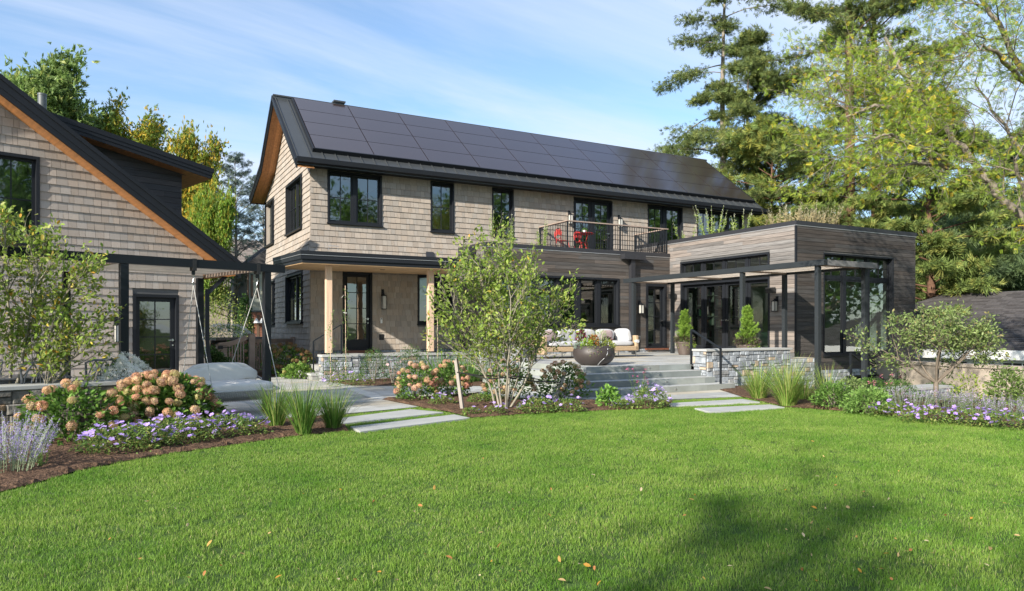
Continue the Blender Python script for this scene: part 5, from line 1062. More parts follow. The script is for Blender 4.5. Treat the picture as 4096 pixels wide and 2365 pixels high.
# ------------------------------------------------------------ plants: generators
def grow(rng, p, d, L, r, lvl, cfg, tubes, tips):
    n = max(3, int(L / cfg.get('seg', .5))); n = min(n, 9); path = [p]; rad = [r]; kids = []
    up = cfg.get('up', .08); wob = cfg.get('wob', .16); ends = cfg.get('end', .35)
    for i in range(n):
        d = (d + Vector((rng.gauss(0, wob), rng.gauss(0, wob), rng.gauss(0, wob) + up))).normalized(); p = p + d * (L / n); path.append(p); rad.append(r * (1 - (1 - ends) * (i + 1) / n))
        t = (i + 1) / n
        if lvl < cfg['lv'] and t >= cfg.get('from', (.35,) * 9)[lvl]: kids.append((p, d, t, rad[-1]))
        if lvl >= cfg['lv'] - cfg.get('tipl', 0): tips.append((p, d))
    tubes.append((path, rad, (7, 5, 4, 3, 3, 3)[min(lvl, 5)]))
    if lvl < cfg['lv']:
        m = cfg['n'][lvl]; az = rng.random() * 6.28
        for k in range(m):
            q, dd, t, rq = kids[int(k * len(kids) / m) % len(kids)] if k < m - 1 else kids[-1]
            az += 2.4 + rng.gauss(0, .3); a = math.radians(cfg['ang'][lvl] + rng.gauss(0, 8)); ax = dd.orthogonal().normalized(); ax.rotate(Matrix.Rotation(az, 3, dd)); nd = (dd * math.cos(a) + ax * math.sin(a)).normalized()
            grow(rng, q, nd, L * cfg['rat'][lvl] * rng.uniform(.75, 1.15) * (1.12 - .45 * t), rq * .62, lvl + 1, cfg, tubes, tips)
def leaves_at(rg, tips, k, spread, size, tpl=LEAF, cols=None, w=None, flat=.25, droop=0.0, along=.6, jit=.2, mix=None, vs=1.0):
    P_ = np.array([t[0] for t in tips]); D_ = np.array([t[1] for t in tips]); n = len(P_) * k; I = np.repeat(np.arange(len(P_)), k)
    pos = P_[I] + rg.normal(size=(n, 3)) * spread * np.array([1, 1, vs]); d = rg.normal(size=(n, 3)) + D_[I] * along; d[:, 2] -= droop
    return pos, rots(d, rg, flat=flat), rg.uniform(size[0], size[1], n), pal(rg, n, cols, w, jit)
def tree(label, base, L, r, cfg, leaf, seed, name='tree', cat='tree', group=None, bark='bark', d0=(0, 0, 1), m='leaf', stems=1, sspread=.25):
    rng = random.Random(seed); rg = np.random.default_rng(seed); tubes, tips = [], []; base = Vector(base)
    t = thing(name, label, cat, base, 0, group)
    for s in range(stems):
        d = Vector(d0) if stems == 1 else Vector((math.cos(6.28 * s / stems + .5) * sspread, math.sin(6.28 * s / stems + .5) * sspread, 1)).normalized()
        grow(rng, Vector((0, 0, -.05)) + Vector((d.x, d.y, 0)) * .12 * (stems > 1), d, L * rng.uniform(.9, 1.1), r, 0, cfg, tubes, tips)
    mb = MB()
    for path, rad, n in tubes: mb.tube(path, rad, n, cap=False)
    mb.build('trunk', M[bark], t, smooth=True)
    pos, R, sc, col = leaves_at(rg, tips, **leaf); inst('crown', leaf.get('tpl', LEAF), pos, R, sc, col, M[m], t)
    return t, tubes, tips
GREENS = [(.10, .20, .035), (.15, .27, .05), (.075, .15, .03)]; YEL = [(.20, .27, .05), (.36, .30, .04), (.13, .22, .04), (.30, .22, .03)]
def conifer(label, base, H_, rad_, seed, cols, name='conifer_tree', z0=.15, n=85, droop=.1, lift=.25, dens=12, size=(.22, .40), bark='redbark', r=.3, group=None, top=.12, tpl=TUFT, gap=.25, pw=.8, spread=.16, fine=1.0):
    rng = random.Random(seed); rg = np.random.default_rng(seed); t = thing(name, label, 'tree', base, 0, group); mb = MB(); tips = []
    tr = [Vector((math.sin(k * .7 + seed) * .03 * H_ * .1, math.cos(k * .9) * .03 * H_ * .1, H_ * k / 10)) for k in range(11)]; mb.tube(tr, [r * (1 - .9 * k / 10) for k in range(11)], 8, cap=False)
    for i in range(n):
        t_ = z0 + (1 - z0) * ((i + rng.random()) / n); z = H_ * t_; prof_ = (1 - (t_ - z0) / (1 - z0)) ** pw + top; L_ = rad_ * prof_ * rng.uniform(.55, 1.15)
        if rng.random() < gap: L_ *= .5
        a = i * 2.4 + rng.gauss(0, .4); k_ = min(9, int(t_ * 10)); p = tr[k_].lerp(tr[k_ + 1], t_ * 10 - k_); d = Vector((math.cos(a), math.sin(a), lift * (1 + t_ * 1.5) + rng.gauss(0, .12))).normalized(); path = [p]; m_ = max(4, int(L_ / .55))
        for s in range(m_):
            d = (d + Vector((rng.gauss(0, .07), rng.gauss(0, .07), -droop * .5 + rng.gauss(0, .05)))).normalized(); p = p + d * (L_ / m_); path.append(p)
            if s >= m_ * .22:
                for sd in (1, -1):
                    q = Vector((-d.y, d.x, 0)).normalized() * sd; bl = L_ * .30 * (1.15 - s / m_) * rng.uniform(.5, 1.2); e_ = p + (q * .8 + d * .6).normalized() * bl + Vector((0, 0, rng.gauss(.0, .1) * bl)); 
                    if fine: mb.tube([p, e_], [.012 * fine, .005 * fine], 3, cap=False)
                    for w_ in (.45, .8, 1.05): tips.append((p.lerp(e_, w_), (e_ - p).normalized()))
                tips.append((p, d))
        mb.tube(path, [.012 + .05 * L_ / 5 * (1 - j / len(path)) for j in range(len(path))], 4, cap=False)
    mb.build('trunk', M[bark], t, smooth=True)
    pos, R, sc, col = leaves_at(rg, tips, dens, spread, size, cols=cols, flat=.35, along=1.4, droop=droop, vs=.45); inst('crown', tpl, pos, R, sc, col, M['needle'], t); return t
def bushpts(rg, n, rx, ry, h, hole=.55, low=.05, bump=.12, seed=0):
    """points through the outer part of a mound, thicker near an uneven surface"""
    a = rg.uniform(0, 2 * math.pi, n); cz = rg.uniform(low, 1, n); rad = np.sqrt(np.maximum(0, 1 - (cz * 1.0 - .25).clip(0) ** 2 / .5625)); k = hole + (1 - hole) * rg.uniform(0, 1, n) ** .5
    ph = rg.uniform(0, 6.28, 6); b = 1 + bump * (np.sin(a * 3 + ph[0] + cz * 4) + .7 * np.sin(a * 5 + ph[1] - cz * 7) + .5 * np.sin(a * 9 + cz * 13 + ph[2]))
    r_ = rad * k * b; z = cz * h * (.55 + .45 * k) * (1 + bump * .6 * np.sin(a * 4 + ph[3])); return np.stack([np.cos(a) * r_ * rx, np.sin(a) * r_ * ry, z], 1), np.stack([np.cos(a), np.sin(a), cz * .9], 1)
def bush(name, label, base, rx, ry, h, n, size, cols, seed, cat='shrub', group=None, w=None, tpl=LEAF, stems=14, hole=.55, bark='bark', rz=0, flat=.25, bump=.12, low=.05, srad=.008):
    rg = np.random.default_rng(seed); rng = random.Random(seed); t = thing(name, label, cat, base, rz, group); mb = MB()
    for k in range(stems):
        a = rng.random() * 6.28; q = Vector((math.cos(a) * rx * rr(rng, .2, .8), math.sin(a) * ry * rr(rng, .2, .8), h * rr(rng, .5, .9))); mb.tube([Vector((q.x * .1, q.y * .1, -.02)), Vector((q.x * .5, q.y * .5, q.z * .45)), q], [srad, srad * .7, srad * .4], 4, cap=False)
    if stems: mb.build('stems', M[bark], t)
    pos, out = bushpts(rg, n, rx, ry, h, hole, low, bump); inst('foliage', tpl, pos, rots(out + rg.normal(size=(n, 3)) * .7, rg, flat=flat), rg.uniform(*size, n), pal(rg, n, cols, w), M['leaf'], t); return t
HEADS = {}
def heads(t, spots, key, cols, rad_, seed):
    """round flower heads: one mesh per kind, one child per head"""
    for i, (p, s) in enumerate(spots):
        kk = (key, i % 5)
        if kk not in HEADS:
            rg = np.random.default_rng(seed + i); n = 120; tint = np.array([(1, 1, 1), (1.1, .86, .86), (.86, 1.0, .72), (1.16, 1.1, 1.0), (.84, .76, .74)][i % 5]); cols_h = [tuple(np.array(c_) * tint) for c_ in cols]; d = rg.normal(size=(n, 3)); d /= np.linalg.norm(d, axis=1, keepdims=True); d[:, 2] = d[:, 2] * .85; pos = d * rg.uniform(.72, 1, (n, 1)) * np.array([1, 1, .92]) * rad_
            R = rots(rg.normal(size=(n, 3)), rg); z = d; x = np.cross(z, R[:, :, 0]); x /= np.linalg.norm(x, axis=1, keepdims=True); R = np.stack([x, np.cross(z, x), z], 2)
            o = inst('flower_head', STAR, pos, R, rg.uniform(.015, .026, n) * rad_ / .07, pal(rg, n, cols_h, jit=.26), M['petal'], t); HEADS[kk] = o
        else: o = link(HEADS[kk].copy()); setp(o, t)
        o.location = p; o.scale = (s * (.9 + .2 * ((i * 7) % 5) / 5), s, s * (.95 + .35 * ((i * 3) % 4) / 4)); o.rotation_euler = (0.3 * math.sin(i), .3 * math.cos(i * 2), i * 1.3)
TANP = [(.58, .37, .24), (.62, .45, .26), (.54, .31, .25), (.52, .42, .20), (.66, .52, .36)]; PINKT = [(.66, .42, .30), (.70, .50, .36), (.60, .34, .28), (.62, .48, .30)]; BRN = [(.26, .19, .09), (.22, .15, .08), (.30, .23, .10)]
def hydrangea(label, base, rx, ry, h, nl, nh, seed, cols=TANP, key='tan', rad_=.064, size=(.07, .12), group='hydrangeas with round flower heads', hs=(.75, 1.25), front=True, green=GREENS):
    t = bush('hydrangea', label, base, rx, ry, h * .92, nl, size, green, seed, group=group, tpl=LEAF6, stems=12, hole=.35, srad=.009); rg = np.random.default_rng(seed + 7); sp = []; tries = 0
    while len(sp) < nh and tries < 4000:
        tries += 1; pos, out = bushpts(rg, 1, rx, ry, h, .97, .22, .05); p = Vector(pos[0])
        if front and p.y > ry * .35 and rg.random() < .8: continue
        if all((p - q).length > rad_ * 1.35 for q, _ in sp) or (tries > 1500 and rg.random() < .3): sp.append((p, float(rg.uniform(*hs))))
    heads(t, sp, key, cols, rad_, seed); return t
FL = {}
def flowers(t, P_, key, tpl, col, size, rg, par_name='flower'):
    """small open flowers, each a child sharing one of three meshes"""
    for i, p in enumerate(P_):
        kk = (key, i % 3)
        if kk not in FL:
            n = 1; R = rots(np.array([[1, .1, 0]]), rg); R = np.stack([np.array([[1, 0, 0]]), np.array([[0, 1, 0]]), np.array([[0, 0, 1.]])], 2); c = pal(rg, 1, [col], jit=.1)
            o = inst(par_name, tpl, np.zeros((1, 3)), R, [1.0], c, M['petal'], t); FL[kk] = o
        else: o = link(FL[kk].copy()); setp(o, t)
        o.location = p; s = float(rg.uniform(*size)); o.scale = (s,) * 3; o.rotation_euler = (rg.normal() * .35 + .35, rg.normal() * .35 - .15, rg.random() * 6)
PURP = (.58, .42, .90)
def geranium(label, base, rx, ry, h, nl, nf, seed, rz=0, col=PURP, group='purple cranesbill clumps', flsz=(.025, .034)):
    t = bush('geranium', label, base, rx, ry, h, nl, (.025, .05), [(.15, .25, .06), (.21, .31, .07), (.28, .30, .09), (.11, .19, .05)], seed, cat='flowering plant', group=group, stems=0, hole=.4, rz=rz, flat=.45, bump=.14, tpl=LEAF6); rg = np.random.default_rng(seed + 5)
    pos, out = bushpts(rg, nf, rx, ry, h + .05, .97, .3, .12); flowers(t, [tuple(p + np.array([0, 0, .01])) for p in pos], 'ger%s' % (col,), FLOWER, col, flsz, rg); return t
def blades(name, label, base, n, h, spread, seed, cols, cat='grass clump', w=.010, group=None, lean=.45, curve=.35):
    rg = np.random.default_rng(seed); t = thing(name, label, cat, base, 0, group); K = 6; tv = []; tf = []
    for k in range(K + 1):
        u = k / K; ww = .5 * (1 - u ** 2.2) + .02; tv += [(u, ww, -curve * u * u), (u, -ww, -curve * u * u)]
    for k in range(K): tf.append((2 * k, 2 * k + 1, 2 * k + 3, 2 * k + 2))
    a = rg.uniform(0, 6.28, n); ln = np.abs(rg.normal(size=n)) * lean; d = np.stack([np.cos(a) * ln, np.sin(a) * ln, np.ones(n)], 1); d /= np.linalg.norm(d, axis=1, keepdims=True)
    y = np.stack([-np.sin(a), np.cos(a), np.zeros(n)], 1); z = np.cross(d, y); 
    z = np.where(np.sum(z * np.stack([np.cos(a), np.sin(a), np.zeros(n)], 1), axis=1, keepdims=True) > 0, -z, z); y = np.cross(z, d); R = np.stack([d, y, z], 2)
    L = rg.uniform(.55, 1.1, n) * h; sc = np.stack([L, np.full(n, w) * rg.uniform(.6, 1.2, n), L * rg.uniform(.2, 1.6, n)], 1); b = rg.uniform(0, 1, (n, 1)) ** .5 * spread
    pos = np.stack([np.cos(a) * b[:, 0], np.sin(a) * b[:, 0], np.zeros(n)], 1); inst('blades', (np.array(tv), tf), pos, R, sc, pal(rg, n, cols, jit=.22), M['leaf'], t); return t
def spikes(name, label, base, n, h, spread, seed, stemcol, flcol, cat='flowering plant', group=None, fz=.45, lean=.3, fs=.014, per=26, leafn=6, leafs=.05, woody=False):
    """upright stems set with small flowers over their upper part"""
    rg = np.random.default_rng(seed); t = thing(name, label, cat, base, 0, group); mb = MB(); fp = []; lp = []
    for k in range(n):
        a = rg.uniform(0, 6.28); r_ = rg.uniform(0, 1) ** .5 * spread; l = rg.uniform(.65, 1.1) * h; dx, dy = np.cos(a) * lean * r_ / max(spread, .01) * l, np.sin(a) * lean * r_ / max(spread, .01) * l; p0_ = np.array([np.cos(a) * r_, np.sin(a) * r_, 0]); p1_ = p0_ + np.array([dx, dy, l]); pm_ = (p0_ + p1_) / 2 + np.array([-dx * .12, -dy * .12, .0]); mb.tube([p0_, pm_, p1_], [.004, .003, .0015], 3, 0, 1, cap=False)
        for u in rg.uniform(fz, 1, per): fp.append(p0_ * (1 - u) + p1_ * u + rg.normal(size=3) * .010 * (1.3 - u))
        for u in rg.uniform(.02, .75, leafn): lp.append((p0_ * (1 - u) + p1_ * u, np.array([rg.normal(), rg.normal(), .9])))
    mb.build('stems', mat('stem_' + name, stemcol, .7), t)
    if leafn: inst('foliage', LANCE, [p for p, _ in lp], rots(np.array([d for _, d in lp]), rg), rg.uniform(leafs * .6, leafs * 1.3, len(lp)), pal(rg, len(lp), [stemcol]), M['leaf'], t)
    if per: inst('flower_spikes', LEAF, fp, rots(rg.normal(size=(len(fp), 3)), rg), rg.uniform(fs * .6, fs * 1.3, len(fp)), pal(rg, len(fp), flcol), M['petal'], t)
    return t

# ------------------------------------------------------------ lawn grass
def tilemesh(name, nb, half, hh, seed, pts, label):
    """one patch of blades plus loose points that say where copies of it stand"""
    rg = np.random.default_rng(seed); V = []; Fc = []; C = []
    for k in range(nb):
        x, y = rg.uniform(-half, half, 2); a = rg.uniform(0, 6.28); l = hh * rg.uniform(.45, 1.15); b = rg.uniform(.1, .95) * l; w_ = rg.uniform(.0011, .0020); ca, sa = math.cos(a), math.sin(a); a2 = rg.uniform(0, 6.28); bx, by = math.cos(a2) * b, math.sin(a2) * b; i = len(V)
        V += [(x - ca * w_, y - sa * w_, -.004), (x + ca * w_, y + sa * w_, -.004), (x + ca * w_ * .8 + bx * .35, y + sa * w_ * .8 + by * .35, l * .6), (x - ca * w_ * .8 + bx * .35, y - sa * w_ * .8 + by * .35, l * .6), (x + bx, y + by, l)]; Fc += [(i, i + 1, i + 2, i + 3), (i + 3, i + 2, i + 4)]
        c = pal(rg, 1, [(.145, .26, .04), (.18, .30, .05), (.22, .32, .08), (.12, .22, .035), (.36, .36, .18)], [4, 4, 2.5, 2.5, .8], jit=.15)[0]; C += [c, c]
    nbv = len(V); V += [tuple(p) for p in pts]; me = bpy.data.meshes.new(name); me.from_pydata([tuple(map(float, v)) for v in V], [], Fc); me.materials.append(M['grass'])
    at = me.attributes.new('col', 'FLOAT_COLOR', 'FACE'); cc = np.ones((len(Fc), 4), np.float32); cc[:, :3] = C; at.data.foreach_set('color', cc.ravel())
    sp = me.attributes.new('spot', 'BOOLEAN', 'POINT'); sp.data.foreach_set('value', [False] * nbv + [True] * len(pts))
    o = link(bpy.data.objects.new(name, me)); tag(o, label, 'grass', kind='stuff')
    ng = bpy.data.node_groups.new('spread_' + name, 'GeometryNodeTree'); ng.interface.new_socket('Geometry', in_out='INPUT', socket_type='NodeSocketGeometry'); ng.interface.new_socket('Geometry', in_out='OUTPUT', socket_type='NodeSocketGeometry')
    N = ng.nodes; L = ng.links; gi = N.new('NodeGroupInput'); go = N.new('NodeGroupOutput'); na = N.new('GeometryNodeInputNamedAttribute'); na.data_type = 'BOOLEAN'; na.inputs['Name'].default_value = 'spot'
    se = N.new('GeometryNodeSeparateGeometry'); se.domain = 'POINT'; L.new(gi.outputs[0], se.inputs['Geometry']); L.new(na.outputs['Attribute'], se.inputs['Selection'])
    mp_ = N.new('GeometryNodeMeshToPoints'); L.new(se.outputs['Selection'], mp_.inputs['Mesh']); ip = N.new('GeometryNodeInstanceOnPoints'); L.new(mp_.outputs[0], ip.inputs['Points']); L.new(se.outputs['Inverted'], ip.inputs['Instance'])
    rv = N.new('FunctionNodeRandomValue'); rv.data_type = 'FLOAT_VECTOR'; rv.inputs[0].default_value = (0, 0, 0); rv.inputs[1].default_value = (0, 0, 6.28); L.new(rv.outputs[0], ip.inputs['Rotation'])
    rs = N.new('FunctionNodeRandomValue'); rs.data_type = 'FLOAT_VECTOR'; rs.inputs[0].default_value = (1, 1, .7); rs.inputs[1].default_value = (1, 1, 1.25); rs.inputs['Seed'].default_value = 5; L.new(rs.outputs[0], ip.inputs['Scale'])
    L.new(ip.outputs[0], go.inputs[0]); md = o.modifiers.new('spread', 'NODES'); md.node_group = ng; return o
# lawn colour drifts slowly across the ground
gm = M['grass'].node_tree; pb = gm.nodes['Principled BSDF']; src = pb.inputs['Base Color'].links[0].from_socket; geo = gm.nodes.new('ShaderNodeNewGeometry'); nz_ = gm.nodes.new('ShaderNodeTexNoise'); nz_.inputs['Scale'].default_value = 1.1; nz_.inputs['Detail'].default_value = 9; nz_.inputs['Roughness'].default_value = .68; gm.links.new(geo.outputs['Position'], nz_.inputs['Vector'])
ramp = gm.nodes.new('ShaderNodeValToRGB'); gm.links.new(nz_.outputs[0], ramp.inputs[0]); ramp.color_ramp.elements[0].position = .34; ramp.color_ramp.elements[0].color = (.66, .80, .62, 1); ramp.color_ramp.elements[1].position = .66; ramp.color_ramp.elements[1].color = (1.38, 1.16, 1.45, 1)
mxg = gm.nodes.new('ShaderNodeMix'); mxg.data_type = 'RGBA'; mxg.blend_type = 'MULTIPLY'; mxg.inputs[0].default_value = 1; gm.links.new(src, mxg.inputs[6]); gm.links.new(ramp.outputs[0], mxg.inputs[7]); gm.links.new(mxg.outputs[2], pb.inputs['Base Color'])
for n_ in gm.nodes:
    if n_.type == 'BSDF_TRANSLUCENT': gm.links.new(mxg.outputs[2], n_.inputs[0])
lp = [(p[0], p[1]) for p in LAWN]; pv = [[(p[0], p[1]) for p in q] for q in PAVERS]
def dist_edges(x, y, poly):
    m_ = 9.
    for i in range(len(poly)):
        ax, ay = poly[i]; bx, by = poly[(i + 1) % len(poly)]; dx, dy = bx - ax, by - ay; l2 = dx * dx + dy * dy + 1e-9; t = max(0, min(1, ((x - ax) * dx + (y - ay) * dy) / l2)); m_ = min(m_, math.hypot(x - ax - dx * t, y - ay - dy * t))
    return m_
tiles, tufts = [], []; rgl = random.Random(9); s_ = .26; HALF = .15; x = -4.0
while x < 14:
    y = -1.0
    while y < 14:
        px_, py_ = x + rgl.uniform(-.03, .03), y + rgl.uniform(-.03, .03); d_ = px_ * SN + py_ * CS; u_ = CX + F * (px_ * CS - py_ * SN) / max(d_, .1)
        if d_ > 3.1 and -300 < u_ < 4400 and inpoly(px_, py_, lp) or d_ > 3.1 and -300 < u_ < 4400 and dist_edges(px_, py_, lp) < .3:
            e_ = dist_edges(px_, py_, lp); e2 = min(dist_edges(px_, py_, q) if not inpoly(px_, py_, q) else -1 for q in pv)
            if inpoly(px_, py_, lp) and e_ > HALF * 1.35 and e2 > HALF * 1.35: tiles.append((px_, py_, 0))
            else:
                for i in range(5):
                    for j in range(5):
                        qx, qy = px_ - s_ / 2 + (i + .5) * s_ / 5 + rgl.uniform(-.02, .02), py_ - s_ / 2 + (j + .5) * s_ / 5 + rgl.uniform(-.02, .02)
                        if inpoly(qx, qy, lp) and dist_edges(qx, qy, lp) > .02 and all(not inpoly(qx, qy, q) and dist_edges(qx, qy, q) > .025 for q in pv): tufts.append((qx, qy, 0))
        y += s_
    x += s_
tilemesh('lawn_grass', 620, HALF, .032, 1, tiles, 'short green lawn filling the foreground'); tilemesh('lawn_edge_grass', 26, .035, .031, 2, tufts, 'short grass along the lawn edge and between the stepping slabs')

# fallen leaves
rg0 = np.random.default_rng(77); cols_ = [(.55, .33, .10), (.62, .42, .20), (.60, .30, .05), (.50, .22, .08), (.66, .52, .34)]; proto = []
for i, c in enumerate(cols_):
    o = inst('fallen_leaf', LEAF6, np.array([[-.5, 0, 0]]) * .045, np.stack([np.array([[1, 0, 0]]), np.array([[0, 1, 0]]), np.array([[0, 0, 1.]])], 2), [.045], [c], M['leaf']); proto.append(o)
LF = [(937, 556), (1083, 602), (990, 655), (915, 690), (840, 472), (626, 624), (1338, 672), (1247, 705)]; sp = [(u * 1300 / 1455, 1680 + v * 1300 / 1455) for u, v in LF]
sp += [(1300 + u * .962, 1600 + v * .962) for u, v in [(940, 372), (1115, 313), (932, 480), (648, 554), (692, 673), (725, 606), (1060, 574), (975, 664), (1248, 661), (1090, 690), (1120, 702), (55, 748), (125, 750), (298, 750), (225, 718), (516, 657), (765, 386), (455, 366), (985, 752), (1140, 764), (396, 441), (1314, 373), (1090, 362), (600, 334)]]
sp += [(2700 + u * .9595, 1600 + v * .9595) for u, v in [(1236, 495), (1128, 482), (1049, 590), (757, 572), (568, 647), (588, 756), (530, 709), (229, 695), (450, 643), (930, 648), (880, 643), (982, 628), (1298, 690), (1076, 641), (1314, 622), (640, 542), (786, 384), (890, 416), (1376, 433), (720, 449), (580, 450), (275, 367), (592, 320), (574, 174), (388, 790), (83, 397), (40, 483), (535, 565), (918, 580), (1426, 567), (770, 714), (862, 707), (997, 178), (68, 417)]]
for k in range(55): sp.append((float(rg0.uniform(300, 4050)), float(rg0.uniform(1800, 2330))))
for i, (u, v) in enumerate(sp):
    o = proto[i % 5] if i < 5 else link(proto[i % 5].copy()); g = G(u, v, .035); s = float(rg0.uniform(.7, 1.25)) * (.9 if i < 66 else .55); o.location = (g.x, g.y, .040); o.rotation_euler = (float(rg0.normal() * .5), float(rg0.normal() * .5), float(rg0.uniform(0, 6))); o.scale = (s,) * 3; tag(o, 'small dry curled leaf fallen on the lawn', 'leaf', 'fallen leaves on the lawn')
# ------------------------------------------------------------ planting
def at(u, v, z=0.02): g = G(u, v, z); return (g.x, g.y, hgt(g.x, g.y) + z)
# big multi-stem shrub in the middle bed
SHG = [(.22, .31, .055), (.29, .37, .075), (.17, .26, .045), (.36, .39, .11), (.45, .36, .06), (.55, .30, .04)]; SHW = [5, 4, 5, 2, .25, .15]
cfgS = dict(lv=3, n=[7, 5, 3], ang=[26, 30, 34], rat=[.62, .55, .55], up=.10, wob=.07, seg=.22, ends=.4, **{'from': (.22, .25, .25)}, tipl=1)
def manual_shrub(label, base, stems, seed, n_leaf, size, group=None, bark='palebark', r=.021, cfg=cfgS, spread=.05, w=SHW, L0=1.0):
    rng = random.Random(seed); rg = np.random.default_rng(seed); tubes, tips = [], []; t = thing('multi_stem_shrub', label, 'shrub', base, 0, group)
    for path in stems:
        pts = [Vector(p) for p in path]; sm = [pts[0]]
        for a, b in zip(pts, pts[1:]):
            for k in range(1, 4): sm.append(a.lerp(b, k / 3) + Vector((rng.gauss(0, .008), rng.gauss(0, .008), 0)))
        tubes.append((sm, [r * (1 - .72 * k / len(sm)) for k in range(len(sm))], 7)); m_ = len(sm)
        for k in range(int(m_ * .36), m_):
            for j in range(2):
                q = sm[k]; d = (sm[min(k + 1, m_ - 1)] - sm[k - 1]).normalized(); ax = d.orthogonal().normalized(); ax.rotate(Matrix.Rotation(rng.random() * 6.28, 3, d)); a = math.radians(rng.uniform(24, 52)); nd = (d * math.cos(a) + ax * math.sin(a)).normalized()
                grow(rng, q, nd, L0 * rng.uniform(.5, .95) * (1.1 - .5 * k / m_), r * .38, 1, cfg, tubes, tips)
    mb = MB()
    for path, rad, n in tubes: mb.tube(path, [max(x, .0022) for x in rad], n, cap=False)
    mb.build('trunk', M[bark], t, smooth=True); k = max(1, round(n_leaf / len(tips))); pos, R, sc, col = leaves_at(rg, tips, k, spread, size, cols=SHG, w=w, flat=.22, along=1.1, jit=.16)
    inst('crown', LEAF6, pos, R, sc * .95, col, M['leaf'], t); print('shrub leaves', len(pos)); return t
mid = G(2012, 1640)
manual_shrub('large multi-stem green shrub with pale trunks in the middle bed, tied to two stakes', mid, [
    [(-.12, 0, 0), (-.25, .05, .45), (-.50, .1, .95), (-.80, .05, 1.5), (-.98, 0, 2.0)], [(-.02, .03, 0), (-.05, .05, .35), (-.10, .0, 1.0), (-.28, .1, 1.7), (-.40, .1, 2.45)],
    [(.06, -.02, 0), (.12, 0, .5), (.08, .1, 1.1), (.0, .1, 1.8), (-.05, .05, 2.5)], [(.08, .02, 0), (.30, .05, .42), (.42, .1, .95), (.45, .1, 1.6), (.38, .1, 2.3)],
    [(.10, -.03, 0), (.42, 0, .40), (.66, .05, .9), (.80, .0, 1.35), (.98, 0, 1.7)], [(0, .12, 0), (.0, .4, .6), (-.1, .55, 1.3), (-.2, .5, 2.0)], [(0, -.1, 0), (-.1, -.35, .6), (-.15, -.5, 1.2), (-.1, -.45, 1.9)]], 5, 9500, (.06, .095))
lb = G(30, 1752)
manual_shrub('big multi-stem green shrub with a few yellow leaves at the left edge of the picture', lb, [
    [(0, 0, 0), (-.08, 0, .5), (-.25, .05, 1.1), (-.5, .05, 1.8), (-.65, 0, 2.4)], [(.02, 0, 0), (.08, .05, .5), (.16, .1, 1.1), (.25, .1, 1.8), (.38, .1, 2.3)], [(.05, 0, 0), (.22, 0, .55), (.42, .05, 1.1), (.55, .1, 1.7), (.75, .05, 2.05)],
    [(0, .05, 0), (-.0, .3, .7), (.0, .4, 1.4), (-.1, .4, 2.1), (-.05, .3, 2.6)], [(.08, -.05, 0), (.3, -.1, .4), (.62, -.1, .85), (.85, -.1, 1.25)], [(-.05, -.05, 0), (-.2, -.2, .6), (-.3, -.3, 1.4), (-.35, -.3, 2.0)]], 8, 8000, (.06, .095), w=[5, 4, 4, 2, .8, .5], r=.024, L0=.85)
# small crab tree on the right
cfgC = dict(lv=3, n=[6, 5, 4], ang=[52, 42, 45], rat=[.85, .55, .5], up=.06, wob=.12, seg=.25, ends=.4, **{'from': (.9, .3, .3)}, tipl=1)
cb = G(3746, 1640); rngc = random.Random(2); rgc = np.random.default_rng(2); tubes, tips = [], []
t = thing('crab_apple_tree', 'small spreading tree with pale grey trunk standing in the flower bed right of the wing', 'tree', cb); tubes.append(([Vector((0, 0, -.05)), Vector((-.01, 0, .2)), Vector((0, .01, .48))], [.045, .042, .040], 8))
for a, e, L_ in ((0, 42, 1.05), (50, 60, .95), (100, 45, 1.0), (160, 38, 1.1), (205, 62, .95), (260, 48, .9), (310, 55, .95), (20, 78, 1.0)):
    a, e = math.radians(a), math.radians(e); grow(rngc, Vector((0, 0, .46)), Vector((math.cos(a) * math.cos(e), math.sin(a) * math.cos(e), math.sin(e))), L_, .022, 0, dict(cfgC, n=[5, 4, 3], ang=[38, 42, 45], rat=[.62, .55, .5], **{'from': (.35, .3, .3)}), tubes, tips)
mb = MB(); [mb.tube(p, [max(q, .003) for q in r], n, cap=False) for p, r, n in tubes]; mb.build('trunk', M['crabbark'], t, smooth=True)
pos, R, sc, col = leaves_at(rgc, tips, max(1, int(6800 / len(tips))), .05, (.04, .07), cols=[(.20, .27, .09), (.25, .31, .12), (.15, .22, .06), (.34, .30, .12)], w=[4, 3, 3, .7], flat=.2); inst('crown', LEAF6, pos, R, sc, col, M['leaf'], t)
# hydrangeas
hydrangea('loose hydrangea with few tan heads against the dark seat wall, nearest the left edge', at(290, 1765), .60, .42, .70, 1300, 22, 11, size=(.06, .10), hs=(.8, 1.15)); hydrangea('dense hydrangea covered in tan heads between the seat wall and the swing seat', at(650, 1718), .72, .52, .78, 2200, 88, 12, hs=(.8, 1.2))
hydrangea('hydrangea with peach-pink heads, leftmost in the middle bed', at(1668, 1598), .42, .38, .72, 1200, 34, 13, PINKT, 'pink', size=(.05, .08), hs=(.7, 1.05)); hydrangea('hydrangea with peach-pink heads directly behind the left wooden stake', at(1800, 1586), .40, .36, .74, 1200, 32, 14, PINKT, 'pink', size=(.05, .08), hs=(.7, 1.05))
hydrangea('hydrangea with tan heads directly behind the stems of the big shrub', at(2032, 1599), .55, .40, .76, 1200, 32, 15, TANP, 'tan', size=(.05, .08), hs=(.7, 1.05)); hydrangea('hydrangea with tan heads at the lower left of the broad steps, by the leaning stake', at(2250, 1598), .56, .38, .74, 1200, 34, 16, TANP, 'tan', size=(.05, .08), hs=(.65, .95))
